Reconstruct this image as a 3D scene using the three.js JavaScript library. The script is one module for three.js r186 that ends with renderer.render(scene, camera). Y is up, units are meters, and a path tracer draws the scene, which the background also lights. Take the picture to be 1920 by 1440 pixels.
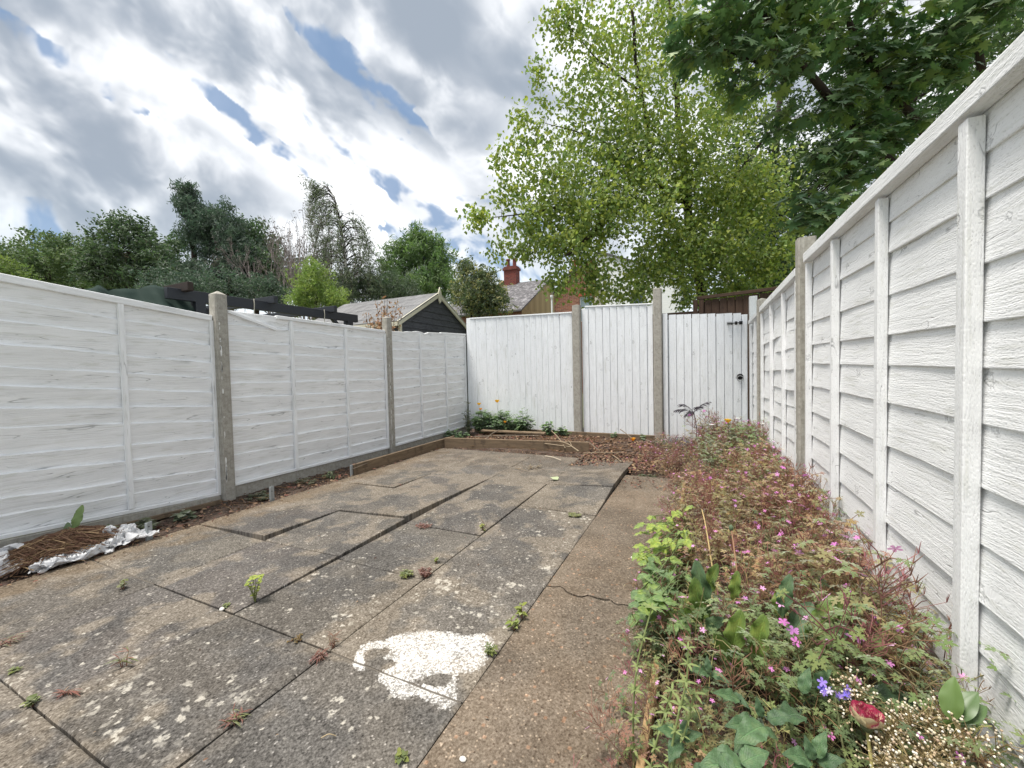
import * as THREE from 'three';
import { RoundedBoxGeometry } from 'three/addons/geometries/RoundedBoxGeometry.js';
import { mergeGeometries } from 'three/addons/utils/BufferGeometryUtils.js';

// ---------------------------------------------------------------- camera, sky, sun, exposure
const scene = new THREE.Scene();
const camera = new THREE.PerspectiveCamera(86.93, 4 / 3, 0.05, 900);
camera.position.set(0, 1.08, 0);
camera.rotation.set(THREE.MathUtils.degToRad(-1.9), THREE.MathUtils.degToRad(25.2), THREE.MathUtils.degToRad(-1.3), 'YXZ');
camera.updateMatrixWorld(true);
const EXPOSURE = 3.85;
const SKY_GAIN = 1.24;
const renderer = new THREE.WebGLRenderer({ antialias: true });
renderer.toneMapping = THREE.LinearToneMapping;
renderer.toneMappingExposure = EXPOSURE;
renderer.shadowMap.enabled = true;
const sun = new THREE.DirectionalLight(0xfff9f0, 1.5);
sun.position.set(-6.7, 24, 1.8);
sun.target.position.set(-1.5, 0, -4);
sun.castShadow = true;
sun.shadow.radius = 34;
sun.shadow.mapSize.set(2048, 2048);
Object.assign(sun.shadow.camera, { left: -26, right: 26, top: 26, bottom: -26, near: 0.5, far: 80 });
scene.add(sun, sun.target);

// ---------------------------------------------------------------- small tools
function mulberry(a) {
  return () => { a |= 0; a = a + 0x6D2B79F5 | 0; let t = Math.imul(a ^ a >>> 15, 1 | a); t = t + Math.imul(t ^ t >>> 7, 61 | t) ^ t; return ((t ^ t >>> 14) >>> 0) / 4294967296; };
}
let rnd = mulberry(20240611);
const R = (a, b) => a + (b - a) * rnd();
const pick = (a) => a[Math.floor(rnd() * a.length)];
const lerp = (a, b, t) => a + (b - a) * t;
const clamp = (x, a = 0, b = 1) => Math.min(b, Math.max(a, x));
const sstep = (a, b, x) => { const t = clamp((x - a) / (b - a)); return t * t * (3 - 2 * t); };
const V = (x, y, z) => new THREE.Vector3(x, y, z);
const rad = THREE.MathUtils.degToRad;
function hash2(x, y, s) { let h = Math.imul(x, 374761393) ^ Math.imul(y, 668265263) ^ Math.imul(s, 2147483647 - 1013); h = Math.imul(h ^ h >>> 13, 1274126177); return ((h ^ h >>> 16) >>> 0) / 4294967296; }
// value noise; px, py are periods in cells (0 for none)
function noise(x, y, s = 0, px = 0, py = 0) {
  let ix = Math.floor(x), iy = Math.floor(y); const fx = x - ix, fy = y - iy;
  let jx = ix + 1, jy = iy + 1;
  if (px) { ix = ((ix % px) + px) % px; jx = ((jx % px) + px) % px; }
  if (py) { iy = ((iy % py) + py) % py; jy = ((jy % py) + py) % py; }
  const u = fx * fx * (3 - 2 * fx), v = fy * fy * (3 - 2 * fy);
  const a = hash2(ix, iy, s), b = hash2(jx, iy, s), c = hash2(ix, jy, s), d = hash2(jx, jy, s);
  return a + (b - a) * u + (c - a) * v + (a - b - c + d) * u * v;
}
function fbm(x, y, oct, s = 0, px = 0, py = 0) {
  let a = 0.5, t = 0, n = 0;
  for (let i = 0; i < oct; i++) { t += a * noise(x, y, s + i * 17, px, py); n += a; a *= 0.5; x *= 2; y *= 2; px *= 2; py *= 2; }
  return t / n;
}
function makeTex(w, h, fn, srgb = true, wrap = true) {
  const d = new Uint8Array(w * h * 4);
  for (let y = 0; y < h; y++) for (let x = 0; x < w; x++) {
    const c = fn(x, y), o = (y * w + x) * 4;
    if (typeof c === 'number') { d[o] = d[o + 1] = d[o + 2] = clamp(c, 0, 255); } else { d[o] = clamp(c[0], 0, 255); d[o + 1] = clamp(c[1], 0, 255); d[o + 2] = clamp(c[2], 0, 255); }
    d[o + 3] = 255;
  }
  const t = new THREE.DataTexture(d, w, h, THREE.RGBAFormat, THREE.UnsignedByteType);
  if (srgb) t.colorSpace = THREE.SRGBColorSpace;
  t.wrapS = t.wrapT = wrap ? THREE.RepeatWrapping : THREE.ClampToEdgeWrapping;
  t.magFilter = THREE.LinearFilter; t.minFilter = THREE.LinearMipmapLinearFilter; t.generateMipmaps = true; t.needsUpdate = true;
  return t;
}
const std = (o) => new THREE.MeshStandardMaterial({ roughness: 0.9, metalness: 0, ...o });
const lin = (r, g, b) => new THREE.Color().setRGB(r, g, b);
const hex = (h) => new THREE.Color(h);

// names and tags
const taken = new Map();
function numbered(name) { const n = taken.get(name) || 0; taken.set(name, n + 1); return n ? `${name}_${String(n).padStart(3, '0')}` : name; }
function thing(name, label, category, pos = [0, 0, 0], turn = 0, group) {
  const o = new THREE.Group(); o.name = numbered(name); o.position.set(...pos); o.rotation.y = turn; o.userData = { label, category };
  if (group) o.userData.group = group;
  scene.add(o); return o;
}
function part(name, geo, mat, parent) {
  const m = new THREE.Mesh(geo, mat); m.name = name; m.castShadow = m.receiveShadow = true; parent.add(m); return m;
}
function struct(name, label, geo, mat) {
  const m = geo ? new THREE.Mesh(geo, mat) : new THREE.Group();
  m.name = numbered(name); m.userData = { label, kind: 'structure' }; m.castShadow = m.receiveShadow = true; scene.add(m); return m;
}
function single(name, label, category, geo, mat, pos = [0, 0, 0], group) {
  const m = new THREE.Mesh(geo, mat); m.name = numbered(name); m.position.set(...pos); m.castShadow = m.receiveShadow = true;
  m.userData = { label, category }; if (group) m.userData.group = group; scene.add(m); return m;
}

// mesh builder: collects triangles
class MB {
  constructor() { this.p = []; this.u = []; this.i = []; this.c = null; }
  v(x, y, z, u = 0, w = 0) { this.p.push(x, y, z); this.u.push(u, w); return this.p.length / 3 - 1; }
  quad(a, b, c, d, uv) {   // four [x,y,z]; uv optional list of four
    const q = uv || [[0, 0], [1, 0], [1, 1], [0, 1]];
    const i = [a, b, c, d].map((p, k) => this.v(p[0], p[1], p[2], q[k][0], q[k][1]));
    this.i.push(i[0], i[1], i[2], i[0], i[2], i[3]);
  }
  tri(a, b, c) { const i = [a, b, c].map((p) => this.v(p[0], p[1], p[2], p[0], p[2])); this.i.push(...i); }
  box(x0, x1, y0, y1, z0, z1, ou = 0, ov = 0) {  // uv in metres
    const P = (x, y, z) => [x, y, z];
    const f = (a, b, c, d, w, h) => this.quad(a, b, c, d, [[ou, ov], [ou + w, ov], [ou + w, ov + h], [ou, ov + h]]);
    const w = x1 - x0, h = y1 - y0, d = z1 - z0;
    f(P(x0, y0, z1), P(x1, y0, z1), P(x1, y1, z1), P(x0, y1, z1), w, h);
    f(P(x1, y0, z0), P(x0, y0, z0), P(x0, y1, z0), P(x1, y1, z0), w, h);
    f(P(x1, y0, z1), P(x1, y0, z0), P(x1, y1, z0), P(x1, y1, z1), d, h);
    f(P(x0, y0, z0), P(x0, y0, z1), P(x0, y1, z1), P(x0, y1, z0), d, h);
    f(P(x0, y1, z1), P(x1, y1, z1), P(x1, y1, z0), P(x0, y1, z0), w, d);
    f(P(x0, y0, z0), P(x1, y0, z0), P(x1, y0, z1), P(x0, y0, z1), w, d);
    return this;
  }
  tube(pts, radii, sides = 5, cap = true) {
    const n = pts.length; let prev = null; const rings = []; let len = 0;
    const T = new THREE.Vector3(), N = new THREE.Vector3(), B = new THREE.Vector3();
    for (let k = 0; k < n; k++) {
      T.subVectors(pts[Math.min(n - 1, k + 1)], pts[Math.max(0, k - 1)]).normalize();
      if (!prev) { N.set(Math.abs(T.y) < 0.9 ? 0 : 1, Math.abs(T.y) < 0.9 ? 1 : 0, 0); } else N.copy(prev);
      N.addScaledVector(T, -N.dot(T)).normalize(); prev = N.clone(); B.crossVectors(T, N);
      if (k) len += pts[k].distanceTo(pts[k - 1]);
      const r = Array.isArray(radii) ? radii[k] : radii, ring = [];
      for (let s = 0; s <= sides; s++) {
        const a = s / sides * Math.PI * 2, c = Math.cos(a) * r, d = Math.sin(a) * r;
        ring.push(this.v(pts[k].x + N.x * c + B.x * d, pts[k].y + N.y * c + B.y * d, pts[k].z + N.z * c + B.z * d, s / sides * 6.28 * Math.max(r, 0.005), len));
      }
      rings.push(ring);
    }
    for (let k = 0; k < n - 1; k++) for (let s = 0; s < sides; s++) {
      const a = rings[k][s], b = rings[k][s + 1], c = rings[k + 1][s + 1], d = rings[k + 1][s];
      this.i.push(a, b, c, a, c, d);
    }
    if (cap) for (const [k, flip] of [[0, 1], [n - 1, 0]]) for (let s = 1; s < sides - 1; s++) flip ? this.i.push(rings[k][0], rings[k][s + 1], rings[k][s]) : this.i.push(rings[k][0], rings[k][s], rings[k][s + 1]);
    return this;
  }
  get empty() { return !this.i.length; }
  geo(smooth = true) {
    const g = new THREE.BufferGeometry();
    g.setAttribute('position', new THREE.Float32BufferAttribute(this.p, 3)); g.setAttribute('uv', new THREE.Float32BufferAttribute(this.u, 2));
    g.setIndex(this.i); g.computeVertexNormals(); return g;
  }
}
// chamfered bar with uv in metres along its longest side
function bar(w, h, d, r = 0.004, ou = 0, ov = 0) {
  const g = new RoundedBoxGeometry(w, h, d, 1, Math.min(r, w / 2.1, h / 2.1, d / 2.1));
  const p = g.attributes.position, n = g.attributes.normal, u = g.attributes.uv;
  for (let i = 0; i < p.count; i++) {
    const a = [p.getX(i), p.getY(i), p.getZ(i)], m = [n.getX(i), n.getY(i), n.getZ(i)].map(Math.abs);
    const k = m.indexOf(Math.max(...m)), rest = [0, 1, 2].filter((j) => j !== k), s = [w, h, d];
    const [l, q] = s[rest[0]] >= s[rest[1]] ? rest : [rest[1], rest[0]];
    u.setXY(i, a[l] + ou, a[q] + ov);
  }
  return g;
}
function instanced(name, geo, mat, list, parent) {   // list of {m: Matrix4, c: Color}
  const im = new THREE.InstancedMesh(geo, mat, list.length); im.name = name; im.castShadow = im.receiveShadow = true;
  list.forEach((e, k) => { im.setMatrixAt(k, e.m); if (e.c) im.setColorAt(k, e.c); });
  im.userData.kind = 'stuff'; parent.add(im); return im;
}
const Q0 = new THREE.Quaternion(), M0 = new THREE.Matrix4();
function matrixOf(pos, dir, up, scale) {     // local +y along dir, local +z near up
  const y = dir.clone().normalize(), z = up.clone().addScaledVector(y, -up.dot(y)).normalize(), x = new THREE.Vector3().crossVectors(y, z);
  return new THREE.Matrix4().makeBasis(x, y, z).scale(typeof scale === 'number' ? V(scale, scale, scale) : scale).setPosition(pos);
}
function randomDir() { const z = R(-1, 1), a = R(0, 6.2832), r = Math.sqrt(1 - z * z); return V(r * Math.cos(a), z, r * Math.sin(a)); }

// ---------------------------------------------------------------- sky: broken cloud with streaks of blue
// features: [azimuth, elevation, half length, half width, turn (degrees), amount]; azimuth counts from -z towards +x
{
  const W = 3072, H = 1536, data = new Float32Array(W * H * 4);
  const blue = [[-48.5, 35.8, 2.4, 0.6, -32, 0.8], [-45.2, 34.9, 2.6, 0.9, -30, 0.95], [-41.8, 33.6, 2.2, 1.0, -25, 0.85], [-39.6, 31.6, 2.2, 0.7, -50, 0.9], [-37.6, 29.8, 1.6, 0.8, -45, 0.7], [-42.6, 31.2, 2.2, 0.5, -40, 0.6], [-48.5, 27.9, 2.4, 0.6, -35, 0.7], [-45.2, 25.9, 2.6, 0.7, -30, 0.8], [-42, 24.3, 2.4, 0.8, -25, 0.85], [-39.2, 22.6, 2.6, 0.9, -30, 0.9], [-36.6, 21.6, 2, 0.8, -20, 0.7], [-60.5, 29.2, 2.6, 0.5, -27, 0.6], [-57.5, 27.6, 3, 0.6, -27, 0.65], [-54.5, 26.0, 2.6, 0.5, -27, 0.6], [-70.5, 27.4, 3.5, 0.6, -20, 0.5],
    [-29.5, 15.2, 7.5, 4.2, -14, 1.5], [-33, 18, 4, 1.2, -25, 0.7], [-76, 12, 5, 3, 0, 0.75], [-52, 24.4, 4, 0.6, -25, 0.5],
    [60, 35, 12, 4, 20, 1], [150, 40, 14, 4, -15, 1], [-150, 30, 12, 4, 25, 1], [110, 60, 10, 5, 0, 1], [-110, 45, 10, 3, -30, 1], [20, 65, 9, 3, -20, 0.8]];
  const dark = [[-62, 35, 12, 4.2, -12, 1.0], [-52.0, 32.2, 8, 2.9, -30, 1.1], [-33, 38.2, 7, 2.8, -10, 1.1], [-68, 21.8, 9, 2.4, -24, 1.1], [-73, 31, 6, 2.0, -10, 0.9], [-54, 20.5, 6, 1.3, -14, 0.7], [-27.6, 30.5, 3.2, 2.8, 0, 0.8], [-70.5, 18.0, 3.6, 2.6, 10, 1.2],
    [-29.8, 22.8, 2.0, 2.0, 0, 0.7], [-75.5, 17, 3.5, 2.2, 0, 0.9], [-36, 12.5, 5, 1.6, 0, 0.6], [-60, 26.0, 5, 0.9, -25, 0.6], [-46, 29.3, 7, 1.2, -34, 0.7], [-62, 18.5, 7, 1.2, -5, 0.5], [10, 30, 14, 4, -15, 0.8], [40, 40, 14, 5, 20, 0.8], [-100, 30, 14, 5, -10, 0.9], [-135, 50, 12, 6, 15, 0.8], [170, 25, 16, 5, 0, 0.8], [100, 28, 14, 5, -10, 0.8]];
  const bright = [[-64, 28.9, 6.5, 0.85, -30, 1.3], [-41.5, 28.2, 10, 1.5, -36, 1.5], [-36, 23.5, 6, 2.4, -36, 1.2], [-26.0, 40.2, 3.4, 1.8, 55, 1.5], [-54, 25.0, 5, 0.9, -20, 0.8], [-47, 21.5, 9, 1.7, -18, 1.3], [-33, 34.3, 6, 1.3, -22, 1.2], [-66, 18.2, 2.2, 0.7, 45, 1.2], [-25, 26.5, 6, 2.4, 10, 1.0], [-42, 16, 14, 2.4, -6, 1.0], [-74, 19.6, 3, 0.5, -20, 0.9], [0, 25, 14, 3, -10, 0.8], [30, 30, 12, 3, 15, 0.8]];
  const blob = (f, az, el, wob) => {
    let da = az - f[0]; da -= 360 * Math.round(da / 360); da *= Math.cos(el * 0.01745);
    const de = el - f[1]; if (Math.abs(da) > 40 || Math.abs(de) > 40) return 0;
    const c = Math.cos(f[4] * 0.01745), s = Math.sin(f[4] * 0.01745);
    const a = (da * c + de * s) / f[2], b = (-da * s + de * c) / f[3];
    const r = Math.sqrt(a * a + b * b) + wob; return f[5] * (1 - sstep(-0.1, 1.9, r));
  };
  const hash3 = (x, y, z, s) => { let h = Math.imul(x, 374761393) ^ Math.imul(y, 668265263) ^ Math.imul(z, 1103515245) ^ Math.imul(s, 69069); h = Math.imul(h ^ h >>> 13, 1274126177); return ((h ^ h >>> 16) >>> 0) / 4294967296; };
  const noise3 = (x, y, z, s) => {
    const i = Math.floor(x), j = Math.floor(y), k = Math.floor(z); let u = x - i, v = y - j, w = z - k; u *= u * (3 - 2 * u); v *= v * (3 - 2 * v); w *= w * (3 - 2 * w);
    const L = (a, b, t) => a + (b - a) * t;
    return L(L(L(hash3(i, j, k, s), hash3(i + 1, j, k, s), u), L(hash3(i, j + 1, k, s), hash3(i + 1, j + 1, k, s), u), v), L(L(hash3(i, j, k + 1, s), hash3(i + 1, j, k + 1, s), u), L(hash3(i, j + 1, k + 1, s), hash3(i + 1, j + 1, k + 1, s), u), v), w);
  };
  const fbm3 = (x, y, z, o, s) => { let a = 0.5, t = 0, n = 0; for (let q = 0; q < o; q++) { t += a * noise3(x, y, z, s + q * 31); n += a; a *= 0.52; x *= 2.03; y *= 2.03; z *= 2.03; } return t / n; };
  // clouds are drawn out along one axis of the sky
  const sx = 0.735, sy = -0.592, sz = -0.33;
  for (let y = H / 2 - 24; y < H; y++) {
    const el = ((y + 0.5) / H - 0.5) * 180, e = el * 0.0174533, dy = Math.sin(e), ce = Math.cos(e);
    for (let x = 0; x < W; x++) {
      const ph = ((x + 0.5) / W - 0.5) * 6.283185, dx = Math.cos(ph) * ce, dz = Math.sin(ph) * ce;
      const az = Math.atan2(dx, -dz) * 57.29578;
      const k0 = (dx * sx + dy * sy + dz * sz), st = 0.52, X = dx - sx * k0 * st, Y = dy - sy * k0 * st, Z = dz - sz * k0 * st;
      const w1 = fbm3(X * 5, Y * 5, Z * 5, 4, 3) - 0.5, w2 = fbm3(X * 5 + 30, Y * 5, Z * 5, 4, 9) - 0.5;
      const f1 = fbm3(X * 4 + w1 * 0.8, Y * 4 + w2 * 0.8, Z * 4, 6, 21), f2 = fbm3(X * 11 + w2 * 1.8, Y * 11 + w1 * 1.8, Z * 11, 6, 55), f3 = fbm3(X * 30 + w1 * 7, Y * 30 + w2 * 7, Z * 30, 6, 77);
      const wob = (f2 - 0.5) * 3.4 + (f3 - 0.5) * 1.5;
      let B = 0, D = 0, L = 0;
      for (const f of blue) B += blob(f, az, el, wob * 0.6);
      for (const f of dark) D += blob(f, az, el, (f2 - 0.5) * 3.4 + (f1 - 0.5) * 1.6);
      for (const f of bright) L += blob(f, az, el, (f2 - 0.5) * 4.2 + (f3 - 0.5) * 1.4);
      const q0 = 0.6 + (f1 - 0.5) * 1.5 + (f2 - 0.5) * 2.2 + (f3 - 0.5) * 1.5 - 0.48 * D + 0.46 * L;
      const t = 0.53 + 0.6 * Math.tanh((q0 - 0.52) * 1.2);
      const low = 1 - sstep(2, 24, el);
      let r, g, bl;
      const k = Math.pow(Math.max(0, t), 1.3);
      r = lerp(0.325, 1.06, k); g = lerp(0.375, 1.07, k); bl = lerp(0.445, 1.09, k);
      r = lerp(r, r * 0.93, low); bl = lerp(bl, bl * 1.03, low);
      const cov = B < 0.03 ? 0 : 0.86 * sstep(0.1, 1.15, Math.min(B, 0.68) * 1.1 + (f3 - 0.5) * 5.2 + (f2 - 0.5) * 1.0);
      r = lerp(r, lerp(0.185, 0.27, low), cov); g = lerp(g, lerp(0.295, 0.42, low), cov); bl = lerp(bl, lerp(0.48, 0.62, low), cov);
      const o = (y * W + x) * 4, s = SKY_GAIN / EXPOSURE;
      data[o] = r * s; data[o + 1] = g * s; data[o + 2] = bl * s; data[o + 3] = 1;
    }
  }
  // below the horizon: carry the lowest row down
  const y0 = H / 2 - 24;
  for (let y = 0; y < y0; y++) for (let x = 0; x < W; x++) { const o = (y * W + x) * 4; data[o] = 0.16; data[o + 1] = 0.17; data[o + 2] = 0.17; data[o + 3] = 1; }
  const t = new THREE.DataTexture(data, W, H, THREE.RGBAFormat, THREE.FloatType);
  t.mapping = THREE.EquirectangularReflectionMapping; t.magFilter = THREE.LinearFilter; t.needsUpdate = true;
  scene.background = t; scene.environment = t;
}
// ---------------------------------------------------------------- textures of the ground
const XC = [-3.37, -2.62, -1.945, -1.33, -0.715];                 // joints running away from the camera
const ZR = [0.72, 0.1, -0.5, -1.09, -1.68, -2.28, -2.92, -3.55, -4.1, -4.78];     // joints running across
const PAINT = [[-1.186, -1.069], [-1.219, -1.116], [-1.238, -1.158], [-1.22, -1.192], [-1.172, -1.22], [-1.164, -1.253], [-1.115, -1.305], [-1.052, -1.341], [-0.964, -1.37], [-0.877, -1.383], [-0.832, -1.42], [-0.784, -1.417], [-0.738, -1.367], [-0.734, -1.315], [-0.739, -1.243], [-0.764, -1.209], [-0.799, -1.193], [-0.787, -1.158], [-0.749, -1.098], [-0.728, -1.088], [-0.742, -1.051], [-0.771, -1.035], [-0.787, -1.047], [-0.85, -1.046], [-0.89, -1.049], [-0.886, -1.031], [-0.913, -1.015], [-0.951, -1.018], [-0.986, -1.036], [-1.017, -1.044], [-1.068, -1.063], [-1.072, -1.084], [-1.036, -1.129], [-1.049, -1.148], [-1.071, -1.154], [-1.096, -1.138], [-1.11, -1.153], [-1.095, -1.175], [-1.122, -1.196], [-1.145, -1.181], [-1.199, -1.152], [-1.178, -1.113], [-1.135, -1.086], [-1.129, -1.064], [-1.173, -1.065]];
const PAINT_HOLE = [[-0.928, -1.087], [-0.91, -1.113], [-0.876, -1.15], [-0.828, -1.18], [-0.811, -1.165], [-0.801, -1.134], [-0.819, -1.113], [-0.883, -1.098]];
function inside(p, poly) { let r = false; for (let i = 0, j = poly.length - 1; i < poly.length; j = i++) { const [a, b] = poly[i], [c, d] = poly[j]; if ((b > p[1]) !== (d > p[1]) && p[0] < (c - a) * (p[1] - b) / (d - b) + a) r = !r; } return r; }
const GX0 = -3.45, GX1 = 0.05, GZ0 = -5.0, GZ1 = 0.72;      // patio map covers this
const GW = 1280, GH = 2048;
const slabTint = {};
{
  const r = mulberry(77);
  for (let i = 0; i < 5; i++) for (let j = 0; j < 10; j++) slabTint[i + ',' + j] = [r() - 0.5, r() - 0.5];
}
// lichen rosettes
const lichen = new Float32Array(GW * GH);
{
  const r = mulberry(5);
  const put = (x, z, rr, s) => {
    const cx = (x - GX0) / (GX1 - GX0) * GW, cy = (z - GZ0) / (GZ1 - GZ0) * GH, kx = GW / (GX1 - GX0), ky = GH / (GZ1 - GZ0);
    const R0 = rr * 1.6, ph = r() * 9, p2 = r() * 9, el = 0.75 + 0.5 * r(), hollow = r() < 0.18;
    for (let y = Math.floor(cy - R0 * ky); y <= cy + R0 * ky; y++) for (let x2 = Math.floor(cx - R0 * kx); x2 <= cx + R0 * kx; x2++) {
      if (x2 < 0 || y < 0 || x2 >= GW || y >= GH) continue;
      const dx = (x2 - cx) / kx * el, dz = (y - cy) / ky / el, d = Math.hypot(dx, dz) / rr, a = Math.atan2(dz, dx);
      const edge = 0.78 + 0.14 * Math.sin(3 * a + ph) + 0.12 * Math.sin(5 * a + p2) + 0.3 * (hash2(x2 >> 1, y >> 1, 4) - 0.5);
      let v = s * (1 - sstep(edge - 0.22, edge + 0.12, d)); if (hollow && d < 0.35) v *= 0.3;
      const o = y * GW + x2; lichen[o] = Math.max(lichen[o], v * (0.72 + 0.28 * hash2(x2, y, 8)));
    }
  };
  // [x0, x1, z0, z1, count, r0, r1]: denser where the photograph shows crowds of them
  const zones = [[-1.3, -0.72, -2.26, -1.3, 330, 0.005, 0.017], [-1.3, -0.72, -2.9, -2.3, 190, 0.005, 0.016], [-1.93, -1.34, -2.26, -1.7, 90, 0.004, 0.011], [-1.93, -1.34, -2.9, -2.3, 90, 0.004, 0.012], [-1.92, -1.36, -1.05, -0.55, 150, 0.007, 0.021], [-1.93, -1.34, -1.66, -1.1, 130, 0.005, 0.015],
    [-2.6, -1.96, -1.66, -1.1, 90, 0.004, 0.011], [-2.6, -1.96, -2.26, -1.7, 80, 0.004, 0.011], [-2.6, -1.96, -1.05, -0.5, 120, 0.005, 0.015], [-1.93, -1.34, -3.5, -2.95, 70, 0.004, 0.012], [-1.3, -0.72, -3.5, -2.95, 60, 0.004, 0.01], [-2.6, -1.96, -3.5, -2.3, 70, 0.004, 0.01], [-3.3, -2.64, -2.3, -0.4, 110, 0.004, 0.01],
    [-1.3, -0.72, -1.05, 0.2, 110, 0.006, 0.016], [-3.3, -0.72, -4.7, -3.55, 130, 0.003, 0.009], [-2.6, -1.34, -0.5, 0.5, 120, 0.005, 0.014], [-0.7, -0.15, -4, 0.3, 90, 0.003, 0.009]];
  for (const [x0, x1, z0, z1, n, r0, r1] of zones) {
    // a few loose centres so that they crowd
    const c = Array.from({ length: 5 }, () => [lerp(x0, x1, r()), lerp(z0, z1, r())]);
    for (let k = 0; k < n; k++) {
      let x = lerp(x0, x1, r()), z = lerp(z0, z1, r());
      if (r() < 0.6) { const q = c[Math.floor(r() * 5)], d = r() * r() * 0.3, a = r() * 6.28; x = q[0] + d * Math.cos(a); z = q[1] + d * Math.sin(a); }
      if (x < x0 || x > x1 || z < z0 || z > z1) continue;
      put(x, z, lerp(r0, r1, Math.pow(r(), 2.2)), r() < 0.35 ? 1 : 0.35 + 0.4 * r());
    }
  }
}
const paving = makeTex(GW, GH, (px, py) => {
  const X = lerp(GX0, GX1, px / GW), Z = lerp(GZ0, GZ1, py / GH);
  const n1 = hash2(px, py, 1), n2 = hash2(px >> 1, py >> 1, 2), n3 = noise(X * 150, Z * 150, 3);
  const m = fbm(X * 9, Z * 9, 4, 11), big = fbm(X * 2.3, Z * 2.3, 4, 31), pat = fbm(X * 5 + 7, Z * 5, 4, 41);
  const sp = (n1 - 0.5) * 34 + (n2 - 0.5) * 34 + (n3 - 0.5) * 34;
  let c;
  if (X > -0.715 + 0.006 * (noise(Z * 30, 1, 4) - 0.5)) {          // brown aggregate path
    c = [118, 106, 92];
    const dark = sstep(0.45, 0.62, big);
    c = c.map((v, i) => lerp(v, [100, 92, 82][i], dark * 0.55) + (m - 0.5) * 34 + sp * 0.85);
    const pb = hash2(px >> 1, py >> 1, 71);                           // pebbles in the mix
    if (pb > 0.94) { const q = (pb - 0.94) * 600; c = hash2(px >> 1, py >> 1, 72) > 0.5 ? [c[0] + 28 + q, c[1] + 24 + q, c[2] + 20 + q] : [c[0] - 26, c[1] - 28, c[2] - 28]; }
    if (hash2(px >> 2, py >> 2, 73) > 0.985) c = [c[0] + 34, c[1] + 18, c[2] + 10];
  } else {
    let i = 0; while (i < 3 && X > XC[i + 1]) i++;
    let j = 0; while (j < 8 && Z < ZR[j + 1]) j++;
    const t = slabTint[i + ',' + j];
    c = [104 + t[0] * 16, 100 + t[0] * 16, 95 + t[0] * 14 - t[1] * 3];
    const algae = sstep(0.36, 0.66, pat + (m - 0.5) * 0.35) * 0.62;                       // blackened film in patches with ragged outline
    c = c.map((v, k) => lerp(v, [80, 79, 78][k], algae));
    // worn, sandy places: ragged bands that follow some of the joints
    let dj = 9; for (const q of XC) dj = Math.min(dj, Math.abs(X - q)); for (const q of ZR) dj = Math.min(dj, Math.abs(Z - q));
    const wear = sstep(0.05, 0.3, (big - 0.45) * 1.3 + 0.12 - dj * 0.9 + (m - 0.5) * 0.9 + (pat - 0.5) * 0.5);
    c = c.map((v, k) => lerp(v, [142, 131, 115][k], wear * 0.55));
    const left = sstep(-2.95, -3.3, X + (m - 0.5) * 0.5);             // brown silt along the left hand border
    c = c.map((v, k) => lerp(v, [132, 115, 93][k], left * 0.65));
    const far = sstep(-3.7, -4.5, Z + (m - 0.5) * 1.2);
    c = c.map((v, k) => lerp(v, [108, 99, 88][k], far * 0.6));
    c = c.map((v) => v + (m - 0.5) * 30 + sp * 1.1); const fl = hash2(px >> 1, py >> 1, 66); if (fl > 0.986) c = c.map((v) => v + 40 + 30 * n1); else if (fl < 0.03) c = c.map((v) => v - 26);
    const l = lichen[py * GW + px];
    if (l > 0) c = c.map((v, k) => lerp(v, [209, 206, 196][k], l * 0.9));
  }
  if (X > -1.26 && X < -0.715 && Z > -1.44 && Z < -1.0) {
    const w = (noise(X * 130, Z * 130, 91) - 0.5) * 0.016, w2 = (noise(X * 130, Z * 130, 92) - 0.5) * 0.016;
    const p = [X + w, Z + w2];
    if (inside(p, PAINT) && !inside(p, PAINT_HOLE)) {
      const pore = noise(X * 190, Z * 190, 93) * 0.6 + hash2(px, py, 94) * 0.4;
      let rim = 0; for (const [ox, oz] of [[0.014, 0], [-0.014, 0], [0, 0.014], [0, -0.014], [0.03, 0.01], [-0.03, -0.01]]) if (!inside([p[0] + ox, p[1] + oz], PAINT) || inside([p[0] + ox, p[1] + oz], PAINT_HOLE)) rim += 0.028;
      const edge = 0.4 + rim + 0.1 * sstep(-0.95, -0.75, X) + (fbm(X * 12, Z * 12, 3, 96) - 0.5) * 0.34;
      if (pore > edge) { const w = 206 + n1 * 26 + (m - 0.5) * 30; c = [w, w + 1, w]; } else c = c.map((v) => lerp(v, 200, 0.35));
    }
  }
  return c;
}, true, false);
const pavingBump = makeTex(1024, 1024, (x, y) => 120 + (hash2(x, y, 1) - 0.5) * 90 + (hash2(x >> 1, y >> 1, 2) - 0.5) * 80 + (fbm(x / 24, y / 24, 3, 5, 43, 43) - 0.5) * 120, false);
pavingBump.repeat.set(3, 4.9);
const pavingMat = std({ map: paving, color: lin(0.8, 0.775, 0.745), bumpMap: pavingBump, bumpScale: 0.0034, roughness: 0.95 });

const soilTex = makeTex(1024, 1024, (x, y) => {
  const m = fbm(x / 64, y / 64, 5, 7, 16, 16), f = hash2(x >> 1, y >> 1, 5), g = hash2(x >> 3, y >> 2, 6);
  let c = [70, 57, 47].map((v) => v + (m - 0.5) * 70 + (f - 0.5) * 46);
  if (g > 0.95) c = [128, 104, 82]; else if (g > 0.9) c = [96, 60, 50]; else if (g < 0.06) c = [38, 32, 28];
  return c;
});
const soilBump = makeTex(512, 512, (x, y) => fbm(x / 16, y / 16, 5, 3, 32, 32) * 255, false);
const soilMat = std({ map: soilTex, bumpMap: soilBump, bumpScale: 0.02, roughness: 1 });

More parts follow.
